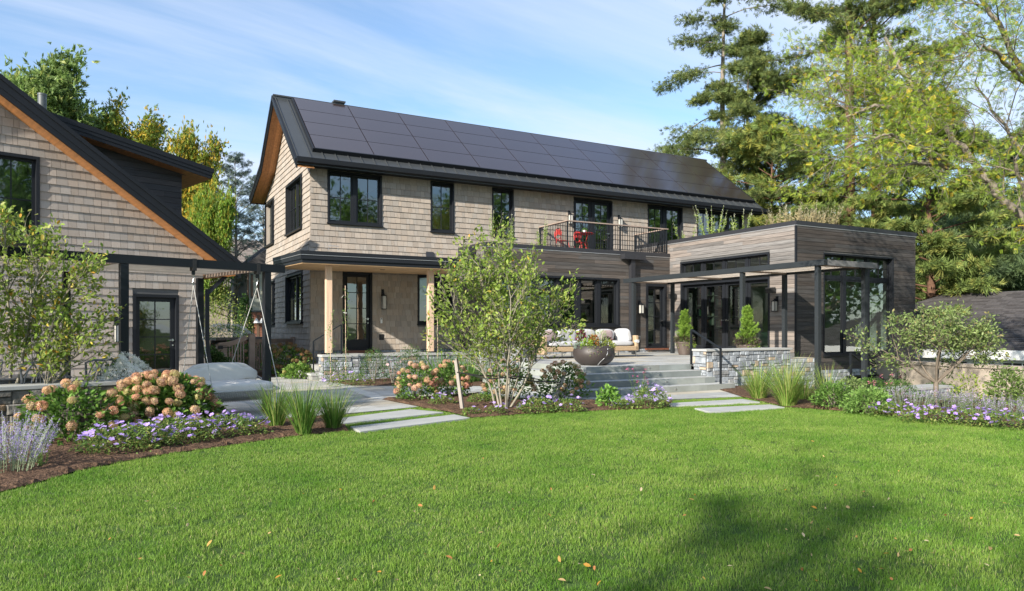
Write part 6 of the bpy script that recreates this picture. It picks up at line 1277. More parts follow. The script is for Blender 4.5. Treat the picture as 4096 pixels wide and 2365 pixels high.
hydrangea('hydrangea with dull brown heads at the foot of the gable wall', at(1150, 1500), .75, .5, .95, 1100, 46, 17, BRN, 'brown', hs=(.95, 1.35)); hydrangea('low leafy hydrangea with pale green heads by the porch steps', at(1190, 1512), .42, .35, .42, 700, 7, 18, [(.35, .42, .12), (.42, .48, .18)], 'green', hs=(.7, 1.0), green=[(.14, .26, .05), (.2, .32, .07)])
hydrangea('hydrangea with pink and lime heads seen through the gate pickets', at(1010, 1478), .7, .4, 1.05, 800, 24, 19, PINKT, 'pink', hs=(.8, 1.2))
# white clematis on the seat wall
cl = bush('clematis', 'mound of small white star flowers spilling over the dark seat wall', at(488, 1700), .44, .34, .92, 1200, (.03, .06), GREENS, 21, cat='flowering plant', hole=.4, low=.35); rg = np.random.default_rng(4)
pos, out = bushpts(rg, 4200, .48, .38, .97, .93, .35, .14); f_ = inst('star_flowers', STAR, pos, rots(np.cross(out, rg.normal(size=(4200, 3))), rg), rg.uniform(.018, .030, 4200), pal(rg, 4200, [(.93, .93, .86)], jit=.06), M['petal'], cl); f_['kind'] = 'stuff'
# cranesbills
geranium('long low drift of purple cranesbill in front of the swing seat, along the lawn', at(500, 1802), .50, .34, .27, 2000, 100, 31); geranium('middle of the long drift of purple cranesbill, in front of the dense hydrangea', at(680, 1775), .52, .34, .29, 2000, 100, 30); geranium('purple cranesbill at the right end of the long left drift, near the tall grass', at(880, 1748), .60, .30, .26, 2000, 95, 32, rz=math.radians(5))
geranium('small purple cranesbill at the foot of the porch stone wall', at(1395, 1543), .60, .28, .30, 1000, 42, 33); geranium('small purple cranesbill left of the left wooden stake', at(1770, 1618), .26, .22, .17, 500, 16, 34); geranium('leafy cranesbill clump with hardly any flowers, right of the left wooden stake', at(1915, 1610), .24, .2, .15, 500, 3, 35)
geranium('tiny cranesbill clump nearest the lawn, right of the left stake', at(1885, 1658), .16, .12, .10, 260, 2, 36); geranium('small purple cranesbill at the foot of the big shrub stems', at(1985, 1656), .20, .14, .13, 320, 13, 37); geranium('purple cranesbill in front of the leaning right stake', at(2150, 1650), .40, .22, .22, 1000, 34, 38); geranium('leafy purple cranesbill right of the leaning right stake', at(2270, 1646), .33, .2, .20, 800, 16, 39)
geranium('round mound thick with lilac flowers at the lower end of the broad steps', at(2600, 1630), .40, .28, .34, 1400, 88, 40, col=(.60, .47, .88)); geranium('small purple cranesbill left of the round lilac mound', at(2490, 1634), .22, .15, .14, 420, 14, 41)
for k, (u, v, lab) in enumerate(((3590, 1668, 'purple cranesbill drift left of the small spreading tree'), (3730, 1692, 'purple cranesbill drift at the foot of the small spreading tree'), (3880, 1700, 'purple cranesbill drift just right of the small spreading tree'), (4020, 1712, 'purple cranesbill drift nearest the right edge of the picture'))): geranium(lab, at(u, v), .42, .22, .20, 900, 42, 42 + k, rz=-1.0, col=(.56, .38, .88))
# leafy perennials and shrubs
LG = [(.13, .24, .05), (.18, .31, .07), (.10, .18, .04)]; DG = [(.065, .13, .035), (.09, .17, .045), (.05, .10, .03)]
bush('leafy_plant', 'bright green leafy plant without flowers in front of the broad steps', at(2437, 1626), .22, .18, .34, 420, (.05, .10), [(.14, .28, .05), (.2, .36, .07)], 51, cat='plant', tpl=LEAF6, hole=.2, low=.15)
ec = spikes('coneflower', 'pink coneflowers standing above the lilac mound by the broad steps', at(2560, 1618), 10, .62, .10, 52, (.14, .22, .05), [(.5, .12, .25)], fz=.93, per=7, fs=.035, leafn=9, leafs=.09, lean=.2)
bush('boxwood', 'rounded evergreen bush at the porch wall, left of the two', at(1496, 1527), .40, .36, .86, 2600, (.025, .042), [(.075, .15, .035), (.10, .19, .045), (.20, .20, .05)], 53, group=None, w=[4, 3, .4], hole=.5, stems=10, low=.12); bush('boxwood', 'rounded evergreen bush at the porch wall behind the peach hydrangeas, right of the two', at(1645, 1528), .44, .36, .92, 2600, (.025, .042), [(.075, .15, .035), (.10, .19, .045)], 54, hole=.5, low=.12)
bush('rose_bush', 'sprawling rose bush at the left end of the porch wall', at(1350, 1531), .5, .25, .62, 500, (.035, .06), DG, 55, hole=.2); rb_ = bush('rose_bush', 'rose bush with pale pink flowers between the two evergreen bushes', at(1572, 1536), .28, .2, .78, 330, (.03, .05), DG, 56, hole=.2); rg = np.random.default_rng(6); pos, _ = bushpts(rg, 14, .3, .2, .8, .85, .3, .1); flowers(rb_, [tuple(p) for p in pos], 'rose', FLOWER, (.72, .50, .50), (.03, .045), rg)
for lab, u, v, h, n, s in (('tall strap-leaved clump behind the left stake, left part', 1760, 1532, .95, 170, 61), ('tall strap-leaved clump behind the left stake, right part', 1880, 1530, .95, 190, 62)): blades('strap_leaf_clump', lab, at(u, v), n, h, .25, s, [(.11, .22, .05), (.15, .27, .06)], w=.018, lean=.38, curve=.5)
for lab, u, v, h, s in (('clump of tall green grass, leftmost of three beside the patio corner', 1105, 1707, .66, 63), ('clump of tall green grass, middle of three beside the patio corner', 1215, 1735, .74, 64), ('clump of tall green grass, rightmost of three by the stepping slabs', 1335, 1716, .62, 65)): blades('tall_grass', lab, at(u, v), 300, h, .10, s, [(.12, .23, .04), (.16, .28, .055), (.26, .30, .09), (.09, .18, .03)], w=.011, lean=.26, curve=.30)
for lab, u, v, h, n, s in (('clump of tall light green grass, left of the pair at the end of the stone wall', 3035, 1593, .74, 320, 66), ('largest clump of tall light green grass beside the lawn, right of the pair', 3150, 1622, .92, 420, 67), ('thin clump of tall grass at the foot of the outer pergola post', 3310, 1598, .78, 80, 68), ('dark strap-leaved clump between the big grass clump and the pergola post', 3215, 1600, .62, 130, 69)): blades('tall_grass', lab, at(u, v), n, h, .14, s, [(.16, .28, .045), (.22, .34, .07), (.32, .35, .11)], w=.012, lean=.34, curve=.42)
bush('leafy_plant', 'mid green leafy perennial right of the tall grass, below the pergola post', at(3335, 1632), .45, .3, .44, 1500, (.04, .07), LG, 71, cat='plant', low=.1, hole=.3); bush('leafy_plant', 'bright leafy perennial at the lawn edge, left of the purple drift', at(3475, 1652), .48, .3, .40, 1600, (.04, .075), [(.17, .29, .07), (.22, .35, .09)], 72, cat='plant', low=.1, hole=.3)
bush('leafy_plant', 'pale green salvia-like plant between the perennials, below the basement window', at(3400, 1610), .4, .3, .46, 1200, (.035, .06), [(.17, .24, .08), (.22, .29, .10)], 73, cat='plant', low=.1, hole=.3); bush('low_shrub', 'small-leaved evergreen shrub below the corner windows of the wing', at(3480, 1600), .6, .35, .42, 2200, (.022, .04), [(.11, .22, .04), (.16, .29, .06)], 74, low=.1); bush('low_shrub', 'small-leaved evergreen shrub in front of the slab-topped wall', at(3590, 1600), .45, .35, .38, 1700, (.022, .04), [(.11, .22, .04), (.16, .29, .06)], 75, low=.1)
cone = spikes('coneflower', 'faded coneflowers rising from the perennials below the corner windows', at(3520, 1618), 9, .56, .22, 76, (.13, .2, .05), [(.45, .25, .18), (.5, .15, .25)], fz=.94, per=8, fs=.04, leafn=7, leafs=.08, lean=.25)
SG = (.17, .23, .12); SFL = [(.42, .32, .56), (.50, .42, .62), (.36, .28, .48)]
for lab, u, v, n, h, s in (('hazy lavender-coloured catmint left of the small spreading tree', 3640, 1636, 40, .34, 81), ('hazy lavender-coloured catmint directly behind the small tree trunk', 3790, 1636, 40, .36, 82), ('hazy lavender-coloured catmint midway between the small tree and the right edge', 3905, 1650, 36, .32, 83), ('hazy lavender-coloured catmint close to the right edge of the picture', 4035, 1668, 40, .30, 84)): spikes('catmint', lab, at(u, v), n, h, .34, s, SG, SFL, group='catmint in the right bed', per=30, leafn=30, leafs=.04, fs=.016, lean=.35, fz=.5)
spikes('russian_sage', 'silvery lavender sage in the bottom left corner of the flower bed', at(20, 1880), 80, .52, .30, 85, (.20, .25, .15), [(.42, .34, .66), (.52, .44, .74)], per=60, leafn=14, leafs=.03, fs=.015, lean=.45, fz=.3); spikes('russian_sage', 'wispy sage stems leaning over the mulch beside the silvery sage', at(95, 1835), 26, .40, .18, 86, (.20, .25, .15), [(.44, .36, .64)], per=40, leafn=8, leafs=.03, fs=.014, lean=.55, fz=.3)
spikes('seedling', 'thin bright green seedling alone on the mulch, left bed', at(172, 1865), 5, .24, .03, 87, (.22, .34, .08), [(.30, .40, .1)], cat='plant', per=8, leafn=24, leafs=.035, fs=.02); spikes('garden_stick', 'single thin green stem upright by the dark seat wall', at(86, 1788), 1, .52, .0, 88, (.14, .30, .05), [(.14, .30, .05)], cat='plant', per=0, leafn=0)
bush('low_shrub', 'dark round shrub in front of the concrete wall, right of the small tree', (19.2, 11.3, -.6), .8, .6, .55, 1700, (.04, .07), DG, 91); bush('low_shrub', 'dark spreading shrub in the shade beside the stone corner of the wing', (22.6, 14.2, -.62), 1.0, .7, .8, 2000, (.05, .09), DG, 92); bush('low_shrub', 'loose mid-green shrub against the concrete wall near the right edge', (P(4030, 1580, d=18.5).x, P(4030, 1580, d=18.5).y, -.62), .75, .5, 1.0, 1200, (.07, .12), [(.13, .2, .05), (.18, .26, .07)], 93, hole=.2, tpl=LEAF6)
bush('low_shrub', 'yellow-green young shrub in front of the concrete wall, behind the small tree', (P(3870, 1570, d=17.5).x, P(3870, 1570, d=17.5).y, -.62), .5, .4, .95, 420, (.05, .09), [(.28, .34, .06), (.2, .28, .05)], 94, hole=.1, tpl=LEAF6); bush('low_shrub', 'low dark shrub beside the slab patio near the right edge', (P(3930, 1620, d=15).x, P(3930, 1620, d=15).y, -.62), .7, .5, .5, 1400, (.04, .06), DG, 95); bush('low_shrub', 'low dark shrub cut by the right edge of the picture', (P(4110, 1650, d=13).x, P(4110, 1650, d=13).y, -.55), .55, .5, .55, 1400, (.04, .06), [(.10, .18, .05), (.14, .22, .06)], 96)
# climbing roses and canes at the porch
def climber(label, base, h, seed, fl):
    rg = np.random.default_rng(seed); t = thing('climbing_rose', label, 'climbing plant', base); mb = MB(); mb.tube([(0, 0, 0), (-.02, 0, h)], .008, 5); mb.build('cane', M['postwood'], t); mb = MB(); pts = [Vector((.06 * math.sin(k * 1.1), .03 * math.cos(k), h * .95 * k / 14)) for k in range(15)]; mb.tube(pts, .005, 4); mb.build('stems', mat('green_stem', (.12, .2, .05), .6), t)
    n = 130; k = rg.integers(1, 15, n); pos = np.array([pts[i] for i in k]) + rg.normal(size=(n, 3)) * .05; inst('foliage', LEAF6, pos, rots(rg.normal(size=(n, 3)), rg), rg.uniform(.03, .055, n), pal(rg, n, LG), M['leaf'], t)
    if fl: flowers(t, fl, 'whiterose', FLOWER, (.80, .79, .74), (.05, .06), rg)
climber('young climbing rose on a bamboo cane in front of the left porch post', at(1323, 1526), 1.9, 1, [(-.02, -.05, 1.12)]); climber('young climbing rose with white blooms on a cane in front of the porch door', (P(1384, 1480, y=18.9).x, 18.9, .1), 2.45, 2, [(-.10, -.04, 2.15), (-.04, -.04, 1.72)]); climber('thin climbing rose on a cane beside the right porch post', (P(1712, 1480, y=18.9).x, 18.9, .1), 1.85, 3, []); climber('leafy climbing rose just right of the right porch post', (P(1752, 1480, y=19.0).x, 19.0, .1), 1.75, 4, [])
vn = bush('flowering_vine', 'tall column of white blossom at the left end of the pale terrace wall', (8.85, 17.9, 0), .32, .3, 1.45, 800, (.03, .06), GREENS, 23, cat='climbing plant', hole=.4); rg = np.random.default_rng(8); pos, out = bushpts(rg, 380, .34, .32, 1.5, .88, .3, .1); f_ = inst('star_flowers', STAR, pos, rots(rg.normal(size=(380, 3)), rg), rg.uniform(.014, .022, 380), pal(rg, 380, [(.8, .8, .76)], jit=.05), M['petal'], vn); f_['kind'] = 'stuff'
vn = bush('flowering_vine', 'white blossom draped along the top of the old garden wall', (fpt(905, 26.6, 1.0)), 1.4, .6, .55, 900, (.05, .09), GREENS, 24, cat='climbing plant', stems=0, rz=.9); pos, out = bushpts(rg, 700, 1.45, .65, .6, .88, .2, .1); f_ = inst('star_flowers', STAR, pos, rots(rg.normal(size=(700, 3)), rg), rg.uniform(.03, .05, 700), pal(rg, 700, [(.8, .8, .76)], jit=.05), M['petal'], vn); f_['kind'] = 'stuff'
for lab, u, d, h, rx, cols, s in (('yellow-green shrub behind the gate, left of the brick house', 860, 31, 3.2, 1.5, [(.30, .36, .08), (.20, .28, .06), (.38, .40, .12)], 25), ('low green planting seen through the gate pickets', 930, 24.5, .9, 1.3, LG, 26), ('dark evergreen by the shed corner, left of the gate', 850, 20.3, .75, .5, DG, 27)):
    p = fpt(u, d, 0); bush('garden_shrub', lab, p, rx, rx * .7, h, 1800, (.06, .12), cols, s, hole=.35)
p = fpt(978, 41, 0); bush('arborvitae', 'narrow dark green evergreen column against the brick house', p, .42, .42, 3.3, 1500, (.10, .18), [(.05, .11, .03), (.07, .14, .035)], 28, cat='tree', hole=.6, tpl=SPRAY, stems=4, srad=.04)
# pots
rg = np.random.default_rng(12)
def potplants(t, z, r_):
    mb = MB(); pp_ = []; dd_ = []
    for k in range(64):
        q = (k + .5) / 64; a = k * 2.4; L_ = (.23 * (1 - q) ** .8 + .04) * rg.uniform(.55, 1.2); s_ = Vector((0, 0, z + q * 1.02)); e_ = s_ + Vector((math.cos(a) * L_, math.sin(a) * L_, L_ * rg.uniform(.5, 1.1))); mb.tube([s_, s_.lerp(e_, .5) - Vector((0, 0, .01)), e_], [.005, .003, .002], 3, cap=False)
        for w_ in np.linspace(.25, 1.05, 7):
            for j in range(4): pp_.append(np.array(s_.lerp(e_, w_)) + rg.normal(size=3) * .012); dd_.append(np.array(e_ - s_) / L_ + rg.normal(size=3) * .55)
    mb.build('twigs', M['redbark'], t); n = len(pp_); inst('conifer', TUFT, pp_, rots(np.array(dd_), rg), rg.uniform(.045, .085, n), pal(rg, n, [(.20, .33, .05), (.28, .42, .07), (.13, .23, .035)]), M['needle'], t)
    n = 1500; q = rg.uniform(0, 1, n); a = rg.uniform(0, 6.28, n); rad_ = .22 * (1 - q) ** .8 * (.55 + .45 * np.sin(a * 4 + q * 26) ** 2 + .35 * np.sin(a * 3 - q * 40)) + .015; p = np.stack([np.cos(a) * rad_, np.sin(a) * rad_, z + q * 1.08], 1); d = np.stack([np.cos(a), np.sin(a), np.full(n, 1.3)], 1)
    mb = MB(); mb.tube([(0, 0, z), (0, 0, z + .95)], [.014, .004], 5); mb.build('stem', M['redbark'], t)
    n = 520; a = rg.uniform(0, 6.28, n); k = rg.uniform(.4, 1, n); p = np.stack([np.cos(a) * k * r_ * 1.15, np.sin(a) * k * r_ * 1.15, z + .10 - (k - .4) * .16 + rg.uniform(0, .16, n)], 1); d = np.stack([np.cos(a), np.sin(a), rg.normal(size=n) * .7], 1); inst('dark_foliage', LANCE, p, rots(d, rg), rg.uniform(.07, .14, n) * 1.0, pal(rg, n, [(.07, .045, .045), (.10, .08, .06), (.10, .13, .05)]), M['leaf'], t)
    n = 420; a = rg.normal(.2, 1.0, n) - 1.0; k = rg.uniform(.7, 1.2, n); p = np.stack([np.cos(a) * k * r_ * 1.2, np.sin(a) * k * r_ * 1.2, z + .12 - (k - .7) * .5 + rg.normal(size=n) * .04], 1); inst('trailing_foliage', LEAF, p, rots(rg.normal(size=(n, 3)), rg), rg.uniform(.03, .05, n), pal(rg, n, [(.28, .38, .05), (.18, .28, .05)]), M['leaf'], t); p2 = p[::12] + np.array([0, -.03, .02]); flowers(t, [tuple(q) for q in p2], 'potw', STAR, (.8, .8, .78), (.012, .018), rg)
potplants(pot1, .40, .26); potplants(pot2, .40, .26)
for (x, y, z, s, h, cols, tpl, sz, nm) in ((-.28, -.12, .42, .16, .24, [(.26, .42, .05), (.34, .5, .08)], LEAF, (.03, .06), 'lime_foliage'), (-.40, .05, .42, .12, .16, [(.30, .36, .30)], LEAF, (.03, .05), 'silver_foliage'), (-.08, -.10, .44, .12, .30, [(.45, .20, .06), (.35, .12, .05), (.30, .30, .06)], LEAF6, (.04, .07), 'orange_foliage'), (.16, 0, .46, .20, .38, [(.36, .42, .22), (.30, .38, .18)], LANCE, (.05, .10), 'rosemary'), (.30, -.14, .42, .16, .20, [(.34, .36, .06), (.22, .28, .05)], LEAF6, (.035, .06), 'yellow_foliage'), (.36, .0, .44, .12, .26, [(.14, .05, .06), (.10, .14, .05)], LEAF6, (.04, .07), 'purple_foliage'), (-.26, .15, .44, .10, .46, [(.22, .03, .07), (.16, .05, .06), (.14, .24, .05)], LEAF6, (.05, .08), 'red_foliage'), (0, .2, .44, .3, .3, LG, LEAF6, (.04, .07), 'green_foliage')):
    n = 260; p, out = bushpts(rg, n, s, s, h, .3, .05, .1); inst(nm, tpl, p + np.array([x, y, z - .04]), rots(out + np.array([0, 0, 1.2 if tpl is LANCE else .3]) + rg.normal(size=(n, 3)) * .4, rg), rg.uniform(*sz, n), pal(rg, n, cols), M['leaf'], bw)
n = 420; a = rg.choice([-2.3, -2.0, -1.2, -.7, -.3], n) + rg.normal(size=n) * .12; q = rg.uniform(0, 1, n) ** 1.3; p = np.stack([np.cos(a) * (.44 + .05 * q), np.sin(a) * (.44 + .05 * q), .46 - q * .22], 1) + rg.normal(size=(n, 3)) * .02; inst('trailing_foliage', LEAF, p, rots(rg.normal(size=(n, 3)), rg), rg.uniform(.02, .045, n), pal(rg, n, [(.28, .36, .06), (.18, .26, .06), (.2, .1, .1)]), M['leaf'], bw)
mb = MB()
for x, y, h in ((-.12, .2, .80), (-.02, .22, .86), (.08, .2, .88), (.38, .1, .78), (.30, .15, .84), (.42, .12, .82)): mb.tube([(x, y, .45), (x * 1.05, y, h)], .004, 4)
mb.build('tall_stems', mat('olive_stem', (.30, .32, .12), .7), bw)
# flowering stems on the green roofs
GR = [(.62, .62, .52), (.50, .52, .34)]
for lab, u, zz_, y, n, h, s in (('flowering spikes on the green roof, left end above the shrub', 1955, 4.1, 21.25, 2, 1.25, 1), ('single tall flowering spike on the green roof, in front of the narrow upper window', 2012, 4.1, 21.15, 1, 1.15, 2), ('group of flowering spikes on the green roof, right of the narrow upper window', 2058, 4.1, 21.2, 5, 1.15, 3), ('group of flowering spikes on the green roof, just left of the balcony railing', 2165, 4.1, 21.25, 6, 1.15, 4)):
    p = P(u, 1000, y=y); spikes('roof_flower', lab, (p.x, y, zz_), n, h, .16 if n > 1 else 0, 100 + s, (.26, .36, .08), GR, group=None, per=46, fz=.45, fs=.03, leafn=60, leafs=.09, lean=.10)
for lab, x, y, n, h, s in (('white flowering spikes on the wing roof, left of the three-part upper window', 18.75, 20.4, 3, 1.0, 5), ('large fan of flowering spikes on the wing roof, before the three-part upper window', 18.8, 19.2, 12, 1.35, 6), ('flowering spikes on the wing roof, at the right end of the three-part upper window', 18.9, 18.0, 6, 1.05, 7)):
    spikes('roof_flower', lab, (x, y, 4.45), n, h, .42, 110 + s, (.30, .40, .08), GR, per=46, fz=.45, fs=.032, leafn=50, leafs=.10, lean=.40)
for lab, x, y, s in (('feathery dry grass on the wing roof, left of the front corner', 19.2, 16.4, 1), ('feathery dry grass on the wing roof, above the corner board', 19.6, 15.9, 2), ('feathery dry grass on the wing roof, a little right of the front corner', 20.4, 15.9, 3)): spikes('roof_grass', lab, (x, y, 4.5), 34, .95, .5, 120 + s, (.36, .30, .16), [(.62, .56, .44), (.5, .5, .3)], cat='grass clump', per=14, fz=.7, fs=.03, leafn=12, leafs=.14, lean=.3)
mb = MB(); 
for k in range(16): z = 3.15 - k * .16; mb.lathe([(.012, .05), (.028, .0), (.012, -.05)], 8, (9.38, 19.15, z))
t = thing('rain_chain', 'black rain chain hanging at the right end of the porch roof, behind the shrub', 'rain chain', (9.38, 19.15, 3.2)); mb.build('links', M['rubber'], t, world=True)

# ------------------------------------------------------------ trees
cfgT = dict(lv=3, n=[9, 7, 5], ang=[38, 38, 40], rat=[.62, .5, .5], up=.10, wob=.10, seg=.9, ends=.25, **{'from': (.25, .25, .25)}, tipl=1)
def dtree(label, u, d, h, seed, cols, w, nl, size=(.16, .30), rr_=1.0, rad=None, x=0, name='tree', cfg=cfgT, spread=.3, bark='bark', group=None):
    p = fpt(u, d, -.3); t, tb, tp = tree(label, p, h * .72, .16 * h / 12, dict(cfg), dict(k=1, spread=spread, size=size, cols=cols, w=w), seed, name=name, bark=bark, group=group)
    o = [c for c in KIDS[t.name] if c.name.startswith('crown')][0]; me = o.data; bpy.data.objects.remove(o); KIDS[t.name] = [c for c in KIDS[t.name] if c.name.startswith('trunk')] if False else KIDS[t.name][:1]
    rg = np.random.default_rng(seed); zs = np.array([q[0].z for q in tp]); sc_ = h / max(zs) ; k = max(1, round(nl / len(tp))); pos, R, sc, col = leaves_at(rg, tp, k, spread, size, cols=cols, w=w, flat=.15, droop=.2); inst('crown', TUFTB, pos, R, sc, col, M['leaf'], t); q_ = float(np.percentile(np.hypot(pos[:, 0], pos[:, 1]), 88)); r2 = rad / q_ if rad else rr_ * sc_; t.scale = (r2, r2, sc_); return t
WILL = [(.19, .28, .08), (.25, .34, .11), (.14, .21, .06), (.32, .36, .10)]; ASH = [(.24, .31, .05), (.38, .36, .05), (.52, .38, .05), (.17, .24, .04)]
cfgB = dict(cfgT, n=[11, 7, 5], ang=[26, 32, 38], up=.16)
dtree('tall pale green tree at the far left above the small house roof', 70, 37, 15.4, 201, WILL, [4, 3, 3, 1], 26000, (.28, .48), rad=3.3, spread=.40); dtree('green-gold tree rising behind the small house dormer, middle of the left group', 480, 40, 14.2, 202, ASH, [4, 3, 2, 3], 17000, (.24, .40), rad=2.25, cfg=cfgB); dtree('green-gold tree with golden top, above the dormer eave', 755, 38, 12.2, 203, ASH, [3, 3, 3, 3], 13000, (.22, .38), rad=1.5, cfg=cfgB)
dtree('low yellow-green tree between the dormer and the blue conifer', 800, 35, 8.3, 204, [(.18, .30, .04), (.26, .34, .05), (.36, .32, .04)], [4, 3, 1.5], 10000, (.20, .34), rad=1.25); dtree('low yellow-green tree behind the dormer of the small house', 620, 44, 9.6, 205, [(.20, .27, .04), (.28, .30, .05)], [4, 3], 12000, (.22, .38), rad=2.6)
BLUE = [(.15, .20, .17), (.21, .27, .24), (.11, .15, .12)]
conifer('blue-grey conifer with wiry branches between the small house and the gable wall', fpt(942, 47, -.3), 12.9, 3.5, 211, BLUE, 'blue_conifer', z0=.16, n=80, droop=.08, lift=.35, dens=3, size=(.16, .32), bark='bark', r=.16, tpl=SPRAYT, spread=.12, pw=.75); conifer('smaller blue-grey conifer right behind the gable wall', fpt(1055, 54, -.3), 13.0, 3.8, 212, BLUE, 'blue_conifer', z0=.2, n=64, droop=.06, lift=.3, dens=3, size=(.18, .34), bark='bark', r=.12, tpl=SPRAYT, spread=.12, pw=.6)
CED = [(.12, .165, .05), (.16, .21, .065), (.09, .125, .045), (.21, .24, .07)]; CED2 = [(.16, .22, .06), (.21, .28, .075), (.12, .17, .05), (.28, .30, .08)]
conifer('tall dark cedar with open layered branches, left of the right-hand tree group', fpt(2895, 46, -.4), 26, 5.6, 221, CED, 'cedar_tree', z0=.22, n=50, dens=9, size=(.20, .36), gap=.40, spread=.28, pw=.42, top=.16, r=.36, lift=.12, droop=.16, bark='bark'); conifer('second dark cedar stem just right of the tallest cedar', fpt(2990, 43, -.4), 19, 3.8, 222, CED, 'cedar_tree', z0=.2, n=60, dens=8, size=(.24, .42), gap=.3, spread=.24, pw=.5, r=.24, bark='bark')
conifer('massive red-barked cedar behind the wing, left trunk of two', fpt(3395, 38, -.4), 28, 6.0, 223, CED, 'cedar_tree', z0=.12, n=66, dens=8, size=(.20, .36), gap=.38, spread=.24, pw=.4, r=.40); conifer('red-barked cedar behind the wing, right trunk of two', fpt(3500, 40, -.4), 26, 5.5, 224, CED2, 'cedar_tree', z0=.08, n=66, dens=8, size=(.20, .36), gap=.38, spread=.22, pw=.45, r=.36)
conifer('brighter green low cedar just behind the roof end and the wing roof', fpt(3090, 40, -.4), 12.5, 5.0, 225, CED2 + [(.26, .26, .05)], 'cedar_tree', z0=.2, n=62, dens=7, size=(.24, .46), gap=.25, spread=.2, pw=.4, r=.2); conifer('green cedar filling the gap right of the wing', fpt(3720, 32, -.6), 12.0, 4.2, 226, CED2, 'cedar_tree', z0=.06, n=80, dens=9, size=(.22, .44), gap=.2, spread=.18, pw=.6, r=.24)
for lab, u, d, h, r_, s in (('hazy green pine far off above the garage, left one', 3880, 62, 15, 5.0, 227), ('hazy green pine far off at the right edge of the picture', 4080, 55, 17, 5.5, 228), ('green pine behind the garage roof', 3960, 45, 9.5, 4.5, 229)): conifer(lab, fpt(u, d, -1), h, r_, s, [(.13, .19, .08), (.17, .24, .10), (.10, .15, .07)], 'pine_tree', z0=.2, n=56, dens=8, size=(.32, .60), gap=.2, spread=.28, pw=.5, r=.22, fine=0)
dtree('broad-leaved tree behind the garage, below the pines', 3780, 50, 8.2, 231, [(.11, .19, .05), (.16, .25, .07)], [1, 1], 12000, (.3, .5), 1.4)
# the big honey locust leaning in from the right edge
lc = thing('locust_tree', 'large feathery yellow-green tree leaning in over the right side of the picture', 'tree', fpt(4330, 15.5, -.5)); bp_ = lc.location.copy()
limbs = [([(4330, 1300, 15.5), (4170, 1010, 15.5), (4020, 800, 15.6), (3925, 690, 15.8), (3850, 600, 16), (3760, 470, 16.3), (3690, 380, 16.6), (3600, 270, 17), (3540, 150, 17.3)], .095), ([(3925, 690, 15.8), (3800, 665, 15.2), (3650, 655, 15), (3540, 650, 15), (3480, 680, 15)], .05),
         ([(4330, 1300, 15.5), (4230, 700, 15), (4110, 330, 14.8), (3990, 90, 14.6), (3900, -40, 14.5)], .09), ([(4230, 700, 15), (4090, 620, 15.5), (3990, 470, 16), (3900, 330, 16.5)], .05), ([(3760, 470, 16.3), (3640, 430, 16), (3500, 420, 16), (3380, 470, 16.2)], .06), ([(4110, 330, 14.8), (4020, 240, 14), (3930, 180, 13.6)], .06), ([(3800, 665, 15.2), (3690, 590, 14.6), (3560, 540, 14.3), (3440, 560, 14.2)], .05), ([(4170, 1010, 15.5), (4110, 820, 14.6), (4060, 640, 14.2)], .07), ([(4230, 700, 15), (4200, 300, 16), (4150, -100, 17)], .07), ([(3690, 380, 16.6), (3560, 330, 16.8), (3440, 260, 17)], .055)]
rngt = random.Random(31); rgt = np.random.default_rng(31); tubes, tips = [], []; cfgL = dict(lv=3, n=[6, 5, 4], ang=[45, 45, 45], rat=[.8, .6, .55], up=-.01, wob=.17, seg=.32, ends=.4, **{'from': (.2, .2, .2)}, tipl=1)
for pts, r_ in limbs:
    w_ = [P(u, v, d=d) - bp_ for u, v, d in pts]; sm = []
    for a, b in zip(w_, w_[1:]):
        for k in range(4): sm.append(a.lerp(b, k / 4) + Vector((rngt.gauss(0, .025), rngt.gauss(0, .025), rngt.gauss(0, .025))))
    sm.append(w_[-1]); tubes.append((sm, [r_ * (1 - .65 * k / len(sm)) for k in range(len(sm))], 8))
    for k in range(len(sm) // 5, len(sm)):
        if rngt.random() < .62:
            d = (sm[min(k + 1, len(sm) - 1)] - sm[k - 1]).normalized(); ax = d.orthogonal().normalized(); ax.rotate(Matrix.Rotation(rngt.random() * 6.28, 3, d)); grow(rngt, sm[k], (d * .55 + ax * .8 + Vector((-.25, 0, .08))).normalized(), rngt.uniform(1.0, 2.1), r_ * .16 + .006, 1, cfgL, tubes, tips)
def keep(w):
    w = w + bp_; d = w.x * SN + w.y * CS; u = CX + F * (w.x * CS - w.y * SN) / d; lim_ = 4.15 if u < 3620 else 4.15 - (u - 3620) * .0052
    return w.z > lim_ + .12 * math.sin(u * .021)
tips = [q for q in tips if keep(q[0])]; tubes = [q for q in tubes if keep(q[0][-1]) or q[1][0] > .045]
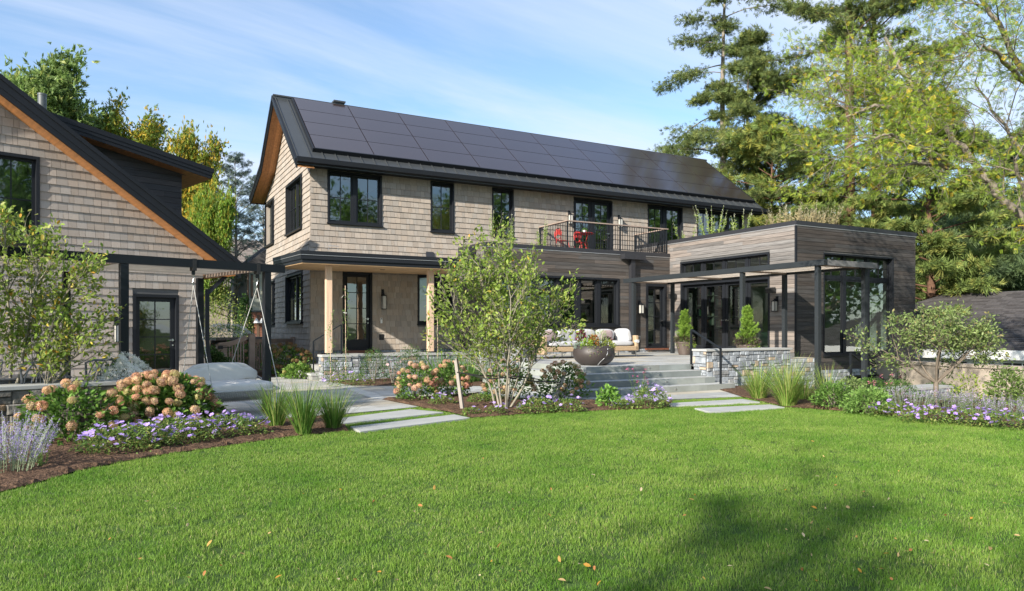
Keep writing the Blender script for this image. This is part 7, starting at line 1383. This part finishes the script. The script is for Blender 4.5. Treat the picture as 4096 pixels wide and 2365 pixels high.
mb = MB(); [mb.tube(p, [max(q, .004) for q in r], n, cap=False) for p, r, n in tubes]; mb.build('trunk', mat('locust_bark', (.20, .17, .135), .85, noise=(5, .35, 7), bump=(14, .8, .03)), lc, smooth=True); print('locust tips', len(tips))
k_ = 3; pos, R, sc, col = leaves_at(rgt, tips, k_, .12, (.07, .145), cols=[(.22, .31, .035), (.30, .37, .045), (.16, .25, .03), (.46, .38, .03), (.55, .40, .04)], w=[5, 4, 3, 1, .4], flat=.3, droop=.25, along=.8); inst('crown', PINN, pos, R, sc, col, M['leaf'], lc)
# trees behind the camera: they throw the long shadows over the lawn and stand in the window reflections
def shadow_tree(label, x, y, h, seed, nl=5200, rr_=1.0):
    tubes = None; p = Vector((x, y, 0)); t, tb, tp = tree(label, p, h * .72, .2, dict(cfgT), dict(k=1, spread=.3, size=(.3, .5), cols=GREENS), seed); o = KIDS[t.name].pop(); bpy.data.objects.remove(o); rg = np.random.default_rng(seed); sc_ = h / max(q[0].z for q in tp)
    pos, R, sc, col = leaves_at(rg, tp, max(1, round(nl / len(tp))), .35, (.22, .42), cols=GREENS, flat=.1); inst('crown', LEAF, pos, R, sc, col, M['leaf'], t); t.scale = (rr_ * sc_, rr_ * sc_, sc_); return t
t1 = shadow_tree('tall leafy tree behind the camera to the left, shading the near lawn', -19.5, -7.5, 12.5, 301, 7000, 1.0)
for x, y, s, a in ((-13, -14, .85, 1.0), (4, -20, 1.3, 2.0), (14, -22, 1.45, 3.1), (24, -24, 1.2, 4.0), (35, -20, 1.4, 5.0), (46, -16, 1.5, .4), (58, -6, 1.5, 1.4), (36, 1, 1.1, 2.2), (43, -5, 1.3, 5.2), (50, 3, 1.3, 3.7), (31, -7, 1.1, .9), (39, -10, 1.2, 1.9)):
    c = copy_tree(t1); c.location = (x, y, -4.0 if x > 30 and y > -12 else 0); c.rotation_euler = (0, 0, a); c.scale = tuple(v * s for v in t1.scale); c['label'] = 'leafy tree behind the camera, seen only in window reflections and shadows'; c['group'] = 'trees behind the camera'
